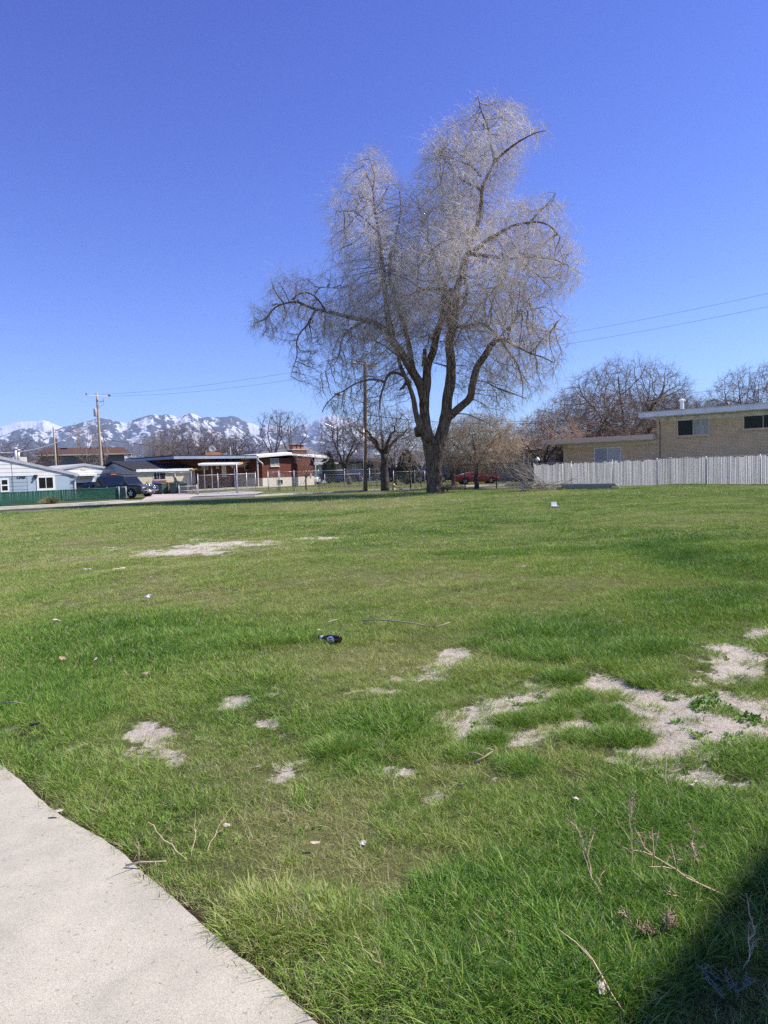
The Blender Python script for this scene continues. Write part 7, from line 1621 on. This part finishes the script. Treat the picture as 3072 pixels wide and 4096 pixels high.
def tuft(i, n, rad, hmin, hmax, wid, seed, lean=.5, seg=3, deadf=.10):
    g = np.random.default_rng(seed); a = g.random(n) * 6.283; r = rad * np.sqrt(g.random(n)); b = np.stack([r * np.cos(a), r * np.sin(a), np.zeros(n) - .008], 1)
    H = g.uniform(hmin, hmax, n); la = a + g.normal(size=n) * .9; ln = lean * (0.25 + g.random(n)) ; d = np.stack([np.cos(la) * ln, np.sin(la) * ln, np.ones(n)], 1); d /= np.linalg.norm(d, axis=1)[:, None]
    yaw = g.random(n) * 3.14; s = np.stack([np.cos(yaw), np.sin(yaw), np.zeros(n)], 1); w_ = wid * g.uniform(.6, 1.3, n)
    V = np.zeros((n, seg * 2 + 1, 3)); bend = np.stack([np.cos(la), np.sin(la), -np.ones(n) * .55], 1) * (H * g.uniform(.1, .75, n))[:, None]
    tz = np.zeros((n, seg * 2 + 1))
    for k in range(seg):
        t = k / seg; c = b + d * (H * t)[:, None] + bend * t * t; ww = (w_ * (1 - .55 * t))[:, None] * .5; V[:, 2 * k] = c - s * ww; V[:, 2 * k + 1] = c + s * ww; tz[:, 2 * k:2 * k + 2] = t
    V[:, -1] = b + d * H[:, None] + bend; tz[:, -1] = 1
    Vf = V.reshape(-1, 3); o = np.arange(n) * (seg * 2 + 1); F = []
    for k in range(seg - 1): F.append(np.stack([o + 2 * k, o + 2 * k + 1, o + 2 * k + 3, o + 2 * k + 2], 1))
    T = np.stack([o + 2 * seg - 2, o + 2 * seg - 1, o + 2 * seg], 1); faces = [tuple(f) for q in F for f in q] + [tuple(f) for f in T]
    me = bpy.data.meshes.new('blades'); me.from_pydata([tuple(v) for v in Vf], [], faces); me.update()
    dd = (g.random(n) < deadf) * g.uniform(.6, 1, n); vv = g.uniform(-.9, .9, n); npv = seg * 2 + 1
    for nm, val in (('dead', np.repeat(dd, npv)), ('var', np.repeat(vv, npv)), ('tipz', tz.ravel())):
        at = me.attributes.new(nm, 'FLOAT', 'POINT'); at.data.foreach_set('value', val.astype(np.float32))
    me.materials.append(MG); ob = bpy.data.objects.new('blades_%02d' % i, me); srcs.objects.link(ob); return ob
def rosette(i, n, L0, seed):
    g = np.random.default_rng(seed); V = []; F = []; dd = []; vv = []
    for k in range(n):
        a = g.random() * 6.283; el_ = g.uniform(.25, 1.1); L_ = L0 * g.uniform(.5, 1.1); w_ = L_ * g.uniform(.13, .2); dx, dy = math.cos(a), math.sin(a); s = (-dy, dx); o = len(V); bs = g.uniform(0, .02)
        for t, ww, dz in ((0, .15, 0), (.35, .8, .0), (.7, 1, -.04), (1, .05, -.16)):
            c = (dx * (bs + L_ * t * math.cos(el_)), dy * (bs + L_ * t * math.cos(el_)), L_ * t * math.sin(el_) + dz * L_)
            V += [(c[0] - s[0] * w_ * ww, c[1] - s[1] * w_ * ww, c[2] + .1 * w_), (c[0] + s[0] * w_ * ww, c[1] + s[1] * w_ * ww, c[2] + .1 * w_)]
        F += [(o, o + 1, o + 3, o + 2), (o + 2, o + 3, o + 5, o + 4), (o + 4, o + 5, o + 7, o + 6)]; dd += [0] * 8; vv += [g.uniform(-.1, .8)] * 8
    me = bpy.data.meshes.new('leaves'); me.from_pydata(V, [], F); me.update()
    for nm, val in (('dead', dd), ('var', vv), ('tipz', dd)):
        at = me.attributes.new(nm, 'FLOAT', 'POINT'); at.data.foreach_set('value', np.array(val, np.float32))
    me.materials.append(MG); ob = bpy.data.objects.new('blades_%02d' % i, me); srcs.objects.link(ob)
# 0-5 near, 6-9 mid, 10-13 far, 14-17 leafy, 18-19 straw
for i in range(6): tuft(i, 34, .055, .018, .056, .0023, 100 + i, .85, 3, .10)
for i in range(4): tuft(6 + i, 32, .085, .022, .062, .0036, 200 + i, .6, 2, .10)
for i in range(4): tuft(10 + i, 24, .15, .025, .060, .0080, 300 + i, .7, 2, .12)
for i in range(4): rosette(14 + i, 14, .030, 400 + i)
for i in range(2): tuft(18 + i, 16, .06, .02, .06, .0022, 500 + i, 1.6, 3, 1.0)

KX = np.array([k[0] for k in KERB]); KY = np.array([k[1] for k in KERB])
WF0, WF1 = np.array(fa[:2]), np.array(fc[:2])
def in_field(x, y, margin=0.25):
    ky = np.interp(x, KX, KY); nd = (ky - y) * .83     # rough distance before the kerb
    ok = nd > 7.9
    dx, dy = WF1 - WF0; c = dx * (y - WF0[1]) - dy * (x - WF0[0]); ok &= ~((x > WF0[0] - .5) & (c > 0))
    return ok
def scatter(n, y0, y1, power, seed, halfw=.66, extra=.8):
    g = np.random.default_rng(seed); u = g.random(n); e = power + 1
    y = (y0 ** e + (y1 ** e - y0 ** e) * u) ** (1 / e); x = g.uniform(-1, 1, n) * (y * halfw + extra); return x, y, g
PX = []; 
def emit(x, y, idx, tint, scale, g, tilt=.12, zoff=0):
    n = len(x); z = G(x, y); nearp = y < 14; pd = path_dist(x, y); z = np.where(nearp, z + .012 * sm(pd / .2), z) - .012 * bare(x, y) * (y < 45)
    rot = np.stack([g.normal(size=n) * tilt, g.normal(size=n) * tilt, g.random(n) * 6.283], 1)
    PX.append((np.stack([x, y, z + zoff], 1), rot, scale, tint, idx))
lowf = lambda x, y, s, seed: fbm(x * s, y * s, 4, seed)
# near turf
for (n, y0, y1, pw, seed, cls, ncls, smin, smax, thr) in ((21000, 1.25, 5.2, 1, 1, 0, 6, .80, 1.10, 1), (60000, 5.0, 13, 1, 2, 6, 4, .7, 1.2, 1), (120000, 12.5, 30, 1, 3, 10, 4, .6, 1.1, 1), (110000, 29, 62, 1, 4, 10, 4, .7, 1.35, 1)):
    x, y, g = scatter(n, y0, y1, pw, seed); b = bare(x, y); l = lush(x, y); pd = path_dist(x, y)
    keep = (g.random(n) > b * .88) & (pd > .012 + .075 * fbm(x * 7, y * 7, 2, 19)) & in_field(x, y)
    # thin where dry
    keep &= g.random(n) < (0.62 + .5 * l); x, y, b, l, pd = x[keep], y[keep], b[keep], l[keep], pd[keep]
    hn = lowf(x, y, 2.2, 61); hn2 = lowf(x, y, .8, 62)
    s = (smin + (smax - smin) * l) * (0.25 + 1.5 * hn) * (1 - .45 * np.clip(b * 2, 0, 1)) * g.uniform(.8, 1.2, len(x))
    if y0 < 5: s = s * np.where(l > .75, 1.25, 1)
    if y0 > 28: s = s * (1 + 0.5 * sm((y - 42) / 8) * hn2)
    tint = np.clip(l * .85 + (lowf(x, y, 1.1, 63) - .5) * .5 + (g.random(len(x)) - .5) * .22, 0, 1)
    emit(x, y, cls + g.integers(0, ncls, len(x)), tint, s, g)
# short dense underlayer near the camera
x, y, g = scatter(26000, 1.3, 8.5, 1, 44); k = (g.random(len(x)) > bare(x, y) * .97) & (path_dist(x, y) > .03 + .06 * fbm(x * 7, y * 7, 2, 19)); x, y = x[k], y[k]; l = lush(x, y)
emit(x, y, g.integers(0, 6, len(x)), np.clip(l * .7 + (lowf(x, y, 2.3, 64) - .5) * .7 + .08, 0, 1), g.uniform(.45, .85, len(x)) * (.5 + lowf(x, y, 4.5, 65)), g, tilt=.3)
# straw and thatch low down
x, y, g = scatter(34000, 1.3, 14, 1, 5); l = lush(x, y); k = (g.random(len(x)) < (1 - l) * .8) & (path_dist(x, y) > .0) & (bare(x, y) < .93); x, y = x[k], y[k]
emit(x, y, 18 + g.integers(0, 2, len(x)), np.zeros(len(x)), g.uniform(.6, 1.4, len(x)), g)
g = np.random.default_rng(66); n = 2600; x = g.normal(1, 9, n); y = g.normal(38, 6, n); k = in_field(x, y) & (fbm(x * .4, y * .4, 3, 8) > .5) & (y > 22); x, y = x[k], y[k]
emit(x, y, 18 + g.integers(0, 2, len(x)), np.zeros(len(x)), g.uniform(2.0, 5.5, len(x)), g)
# fringe along the path edge
L_ = []
g = np.random.default_rng(8)
for i in range(len(PATH_EDGE) - 1):
    a_, b_ = np.array(PATH_EDGE[i]), np.array(PATH_EDGE[i + 1]); n = int(np.hypot(*(b_ - a_)) * 95)
    if a_[1] < .6: continue
    t = g.random((n, 1)); nrm = np.array([-(b_ - a_)[1], (b_ - a_)[0]]); nrm = nrm / (np.linalg.norm(nrm) + 1e-9); L_.append(a_ + (b_ - a_) * t + nrm * g.uniform(-.02, .12, (n, 1)))
L_ = np.vstack(L_); kk = fbm(L_[:, 0] * 6, L_[:, 1] * 6, 3, 77) > .40; L_ = L_[kk]
emit(L_[:, 0], L_[:, 1], g.integers(0, 6, len(L_)), g.uniform(.2, .7, len(L_)), g.uniform(.6, 1.2, len(L_)), g, tilt=.45)
kk = g.random(len(L_)) < .5; emit(L_[kk, 0], L_[kk, 1], 18 + g.integers(0, 2, kk.sum()), np.zeros(kk.sum()), g.uniform(.5, 1.0, kk.sum()), g, tilt=.3)
# tall round clumps
for px, py, rr in CLUMPS:
    c = P(px, py); R_ = rr / F_PX * c.y * 1.15; n = int(90 + 2600 * R_ * R_ * 3.14); g = np.random.default_rng(px); a = g.random(n) * 6.283; r = R_ * np.sqrt(g.random(n)); x = c.x + np.cos(a) * r; y = c.y + np.sin(a) * r
    emit(x, y, g.integers(0, 6, n), g.uniform(.5, .95, n), (1.75 - .9 * (r / R_)) * g.uniform(.8, 1.15, n), g, tilt=.18)
# small clumps and stray weeds breaking up the bare soil on the right
g = np.random.default_rng(321); cnt = 0
while cnt < 60:
    px, py = g.uniform(1550, 3300), g.uniform(2680, 3080); c = P(px, py)
    if not (bare(np.array([c.x]), np.array([c.y]))[0] > .3): cnt += .2; continue
    cnt += 1; R_ = g.uniform(.015, .055); n = int(4 + 900 * R_ * R_ * 3.14 * g.uniform(.5, 1.5)); a = g.random(n) * 6.283; r = R_ * np.sqrt(g.random(n))
    emit(c.x + np.cos(a) * r, c.y + np.sin(a) * r, g.integers(0, 6, n), np.full(n, g.uniform(.25, .95)), g.uniform(.6, 1.4) * (1.2 - .5 * r / R_), g, tilt=.3)
# taller tufts sprinkled about
x, y, g = scatter(2400, 1.6, 18, .7, 12); l = lush(x, y); k = (path_dist(x, y) > .06) & (g.random(len(x)) < .35 + .6 * l) & (bare(x, y) < .5)
for cx_, cy_ in zip(x[k], y[k]):
    n = g.integers(3, 10); a = g.random(n) * 6.283; r = g.uniform(.02, .075) * np.sqrt(g.random(n)); lm = float(lush(np.array([cx_]), np.array([cy_]))[0])
    emit(cx_ + np.cos(a) * r, cy_ + np.sin(a) * r, g.integers(0, 6, n), np.full(n, g.uniform(.2, .5) + .5 * lm), g.uniform(.9, 1.5, n) * g.uniform(.8, 1.15), g, tilt=.25)
# long grass bottom right and right edge tuft, silvery tuft right of the path
for px, py, rx2, ry2, n, s0, s1, tt in ((1150, 3700, 260, 90, 500, 1.1, 1.9, .25), (1330, 3720, 110, 80, 160, 1.3, 2.1, .4), (2200, 3760, 620, 330, 2200, .9, 1.7, .8), (2700, 3400, 420, 220, 1300, .9, 1.5, .8), (1750, 3850, 420, 230, 900, .8, 1.3, .5), (1900, 3300, 420, 120, 500, .7, 1.1, .5), (200, 2800, 300, 120, 900, 1.1, 1.6, .8), (900, 2560, 360, 30, 1400, 1.1, 1.7, .7), (2300, 2580, 420, 70, 2200, 1.1, 1.7, .85)):
    g = np.random.default_rng(px + n); a = g.random(n) * 6.283; r = np.sqrt(g.random(n)); pxs = px + np.cos(a) * r * rx2; pys = py + np.sin(a) * r * ry2
    pts = [P(u, v) for u, v in zip(pxs, pys)]; x = np.array([p.x for p in pts]); y = np.array([p.y for p in pts]); k = (path_dist(x, y) > .03) & (bare(x, y) < .4); x, y = x[k], y[k]
    hn = lowf(x, y, 3.5, 91); emit(x, y, g.integers(0, 6, len(x)), np.clip(tt + g.normal(size=len(x)) * .12, 0, 1), g.uniform(s0, s1, len(x)) * (.5 + 1.0 * hn), g, tilt=.22)
# grass tongue hiding the road edge
x = rng.uniform(-34, 18, 9000); y = np.interp(x, KX, KY) - 8.0 / .83 + rng.uniform(-2.6, -.1, 9000); k = in_field(x, y); x, y = x[k], y[k]; g = np.random.default_rng(77)
emit(x, y, 10 + g.integers(0, 4, len(x)), np.clip(.6 + g.normal(size=len(x)) * .2, 0, 1), g.uniform(.9, 1.9, len(x)) * (.5 + lowf(x, y, .5, 5)), g)
def instancer(name, data, label_kind):
    co = np.vstack([d[0] for d in data]); rot = np.vstack([d[1] for d in data]); sc = np.concatenate([np.asarray(d[2], float) * np.ones(len(d[0])) for d in data]); ti = np.concatenate([np.asarray(d[3], float) * np.ones(len(d[0])) for d in data]); ix = np.concatenate([np.asarray(d[4]) * np.ones(len(d[0]), int) for d in data])
    print(name, 'instances', len(co)); me = bpy.data.meshes.new(name); me.vertices.add(len(co)); me.vertices.foreach_set('co', co.astype(np.float32).ravel())
    a = me.attributes.new('rot', 'FLOAT_VECTOR', 'POINT'); a.data.foreach_set('vector', rot.astype(np.float32).ravel())
    for nm, v in (('scl', sc), ('tint', ti)): a = me.attributes.new(nm, 'FLOAT', 'POINT'); a.data.foreach_set('value', v.astype(np.float32))
    a = me.attributes.new('idx', 'INT', 'POINT'); a.data.foreach_set('value', ix.astype(np.int32)); me.update()
    o = link(name, me, None); o['kind'] = 'stuff'
    ng = bpy.data.node_groups.new(name + '_instances', 'GeometryNodeTree'); ng.interface.new_socket('Geometry', in_out='INPUT', socket_type='NodeSocketGeometry'); ng.interface.new_socket('Geometry', in_out='OUTPUT', socket_type='NodeSocketGeometry')
    N = ng.nodes; L = ng.links; gi = N.new('NodeGroupInput'); go = N.new('NodeGroupOutput'); ip = N.new('GeometryNodeInstanceOnPoints'); ci = N.new('GeometryNodeCollectionInfo')
    ci.inputs['Collection'].default_value = srcs; ci.inputs['Separate Children'].default_value = True; ci.inputs['Reset Children'].default_value = True; ci.transform_space = 'ORIGINAL'
    def na(nm, t): x = N.new('GeometryNodeInputNamedAttribute'); x.data_type = t; x.inputs[0].default_value = nm; return x.outputs[0]
    L.new(gi.outputs[0], ip.inputs['Points']); L.new(ci.outputs[0], ip.inputs['Instance']); ip.inputs['Pick Instance'].default_value = True
    L.new(na('idx', 'INT'), ip.inputs['Instance Index']); L.new(na('rot', 'FLOAT_VECTOR'), ip.inputs['Rotation']); L.new(na('scl', 'FLOAT'), ip.inputs['Scale']); L.new(ip.outputs[0], go.inputs[0])
    md = o.modifiers.new('instances', 'NODES'); md.node_group = ng; return o
gr = instancer('grass', PX, 'grass'); tag(gr, 'patchy green and straw coloured spring grass covering the field', 'grass')
# broad-leaved weeds
PX = []
x, y, g = scatter(9000, 1.4, 30, .7, 15); wv = blob(x, y, WW, .9); k = (g.random(len(x)) < wv * 1.2 + .05) & (path_dist(x, y) > .03); x, y = x[k], y[k]
emit(x, y, 14 + g.integers(0, 4, len(x)), g.uniform(.55, 1, len(x)), g.uniform(.5, 1.1, len(x)), g)
for px, py, a, bb in WEEDS:
    c = P(px, py); n = 60 if a < 130 else 90; a *= 1.35; bb *= 1.35; g = np.random.default_rng(px * 3); an = g.random(n) * 6.283; r = np.sqrt(g.random(n)); c2 = P(px, py - bb); x = c.x + np.cos(an) * r * a / F_PX * c.y; y = c.y + np.sin(an) * r * abs(c2.y - c.y)
    k = (path_dist(x, y) > .02) & (lowf(x, y, 8, 3) > .5); x, y = x[k], y[k]; emit(x, y, 14 + g.integers(0, 4, len(x)), g.uniform(.5, 1, len(x)), g.uniform(.3, 1.2, len(x)) * (1.15 if px > 2500 and py > 2600 else .75), g, tilt=.2)
wd = instancer('weeds', PX, 'weeds'); tag(wd, 'low broad-leaved green weeds spreading over the bare pale soil and the turf', 'weeds')
# yard turf beyond the road and along fences
PX = []
g = np.random.default_rng(55); n = 26000; x = g.uniform(-34, 14, n); kd = g.uniform(3.2, 26, n); y = np.interp(x, KX, KY) + kd; 
k = ~((x < -15.5)) ; x, y = x[k], y[k]; emit(x, y, 10 + g.integers(0, 4, len(x)), np.clip(.0 + .22 * lowf(x, y, .3, 8) + g.normal(size=len(x)) * .1, 0, 1), g.uniform(.6, 1.2, len(x)), g)
n = 6000; x = g.uniform(-42, -15, n); y = np.interp(x, KX, KY) + g.uniform(.6, 2.0, n) / .83; k = (lowf(x, y, .5, 9) > .45); x, y = x[k], y[k]; emit(x, y, 10 + g.integers(0, 4, len(x)), np.clip(.5 + g.normal(size=len(x)) * .2, 0, 1), g.uniform(.5, 1.2, len(x)), g)
yt = instancer('yard_grass', PX, 'grass'); tag(yt, 'thin yellow green turf in the yards beyond the road', 'grass')
# ================================================================ HAZE
m = bpy.data.materials.new('haze_air'); m.use_nodes = True; nt = m.node_tree
for n in list(nt.nodes): nt.nodes.remove(n)
o = nt.nodes.new('ShaderNodeOutputMaterial'); v = nt.nodes.new('ShaderNodeVolumePrincipled'); v.inputs['Color'].default_value = (0.55, 0.72, 1.0, 1); v.inputs['Density'].default_value = 5.2e-5; v.inputs['Anisotropy'].default_value = 0.0
nt.links.new(v.outputs[0], o.inputs['Volume'])
mb = MB(); mb.box(-19000, 19000, -200, 14700, -60, 1300); hz = mb.build('haze', m); hz['kind'] = 'stuff'
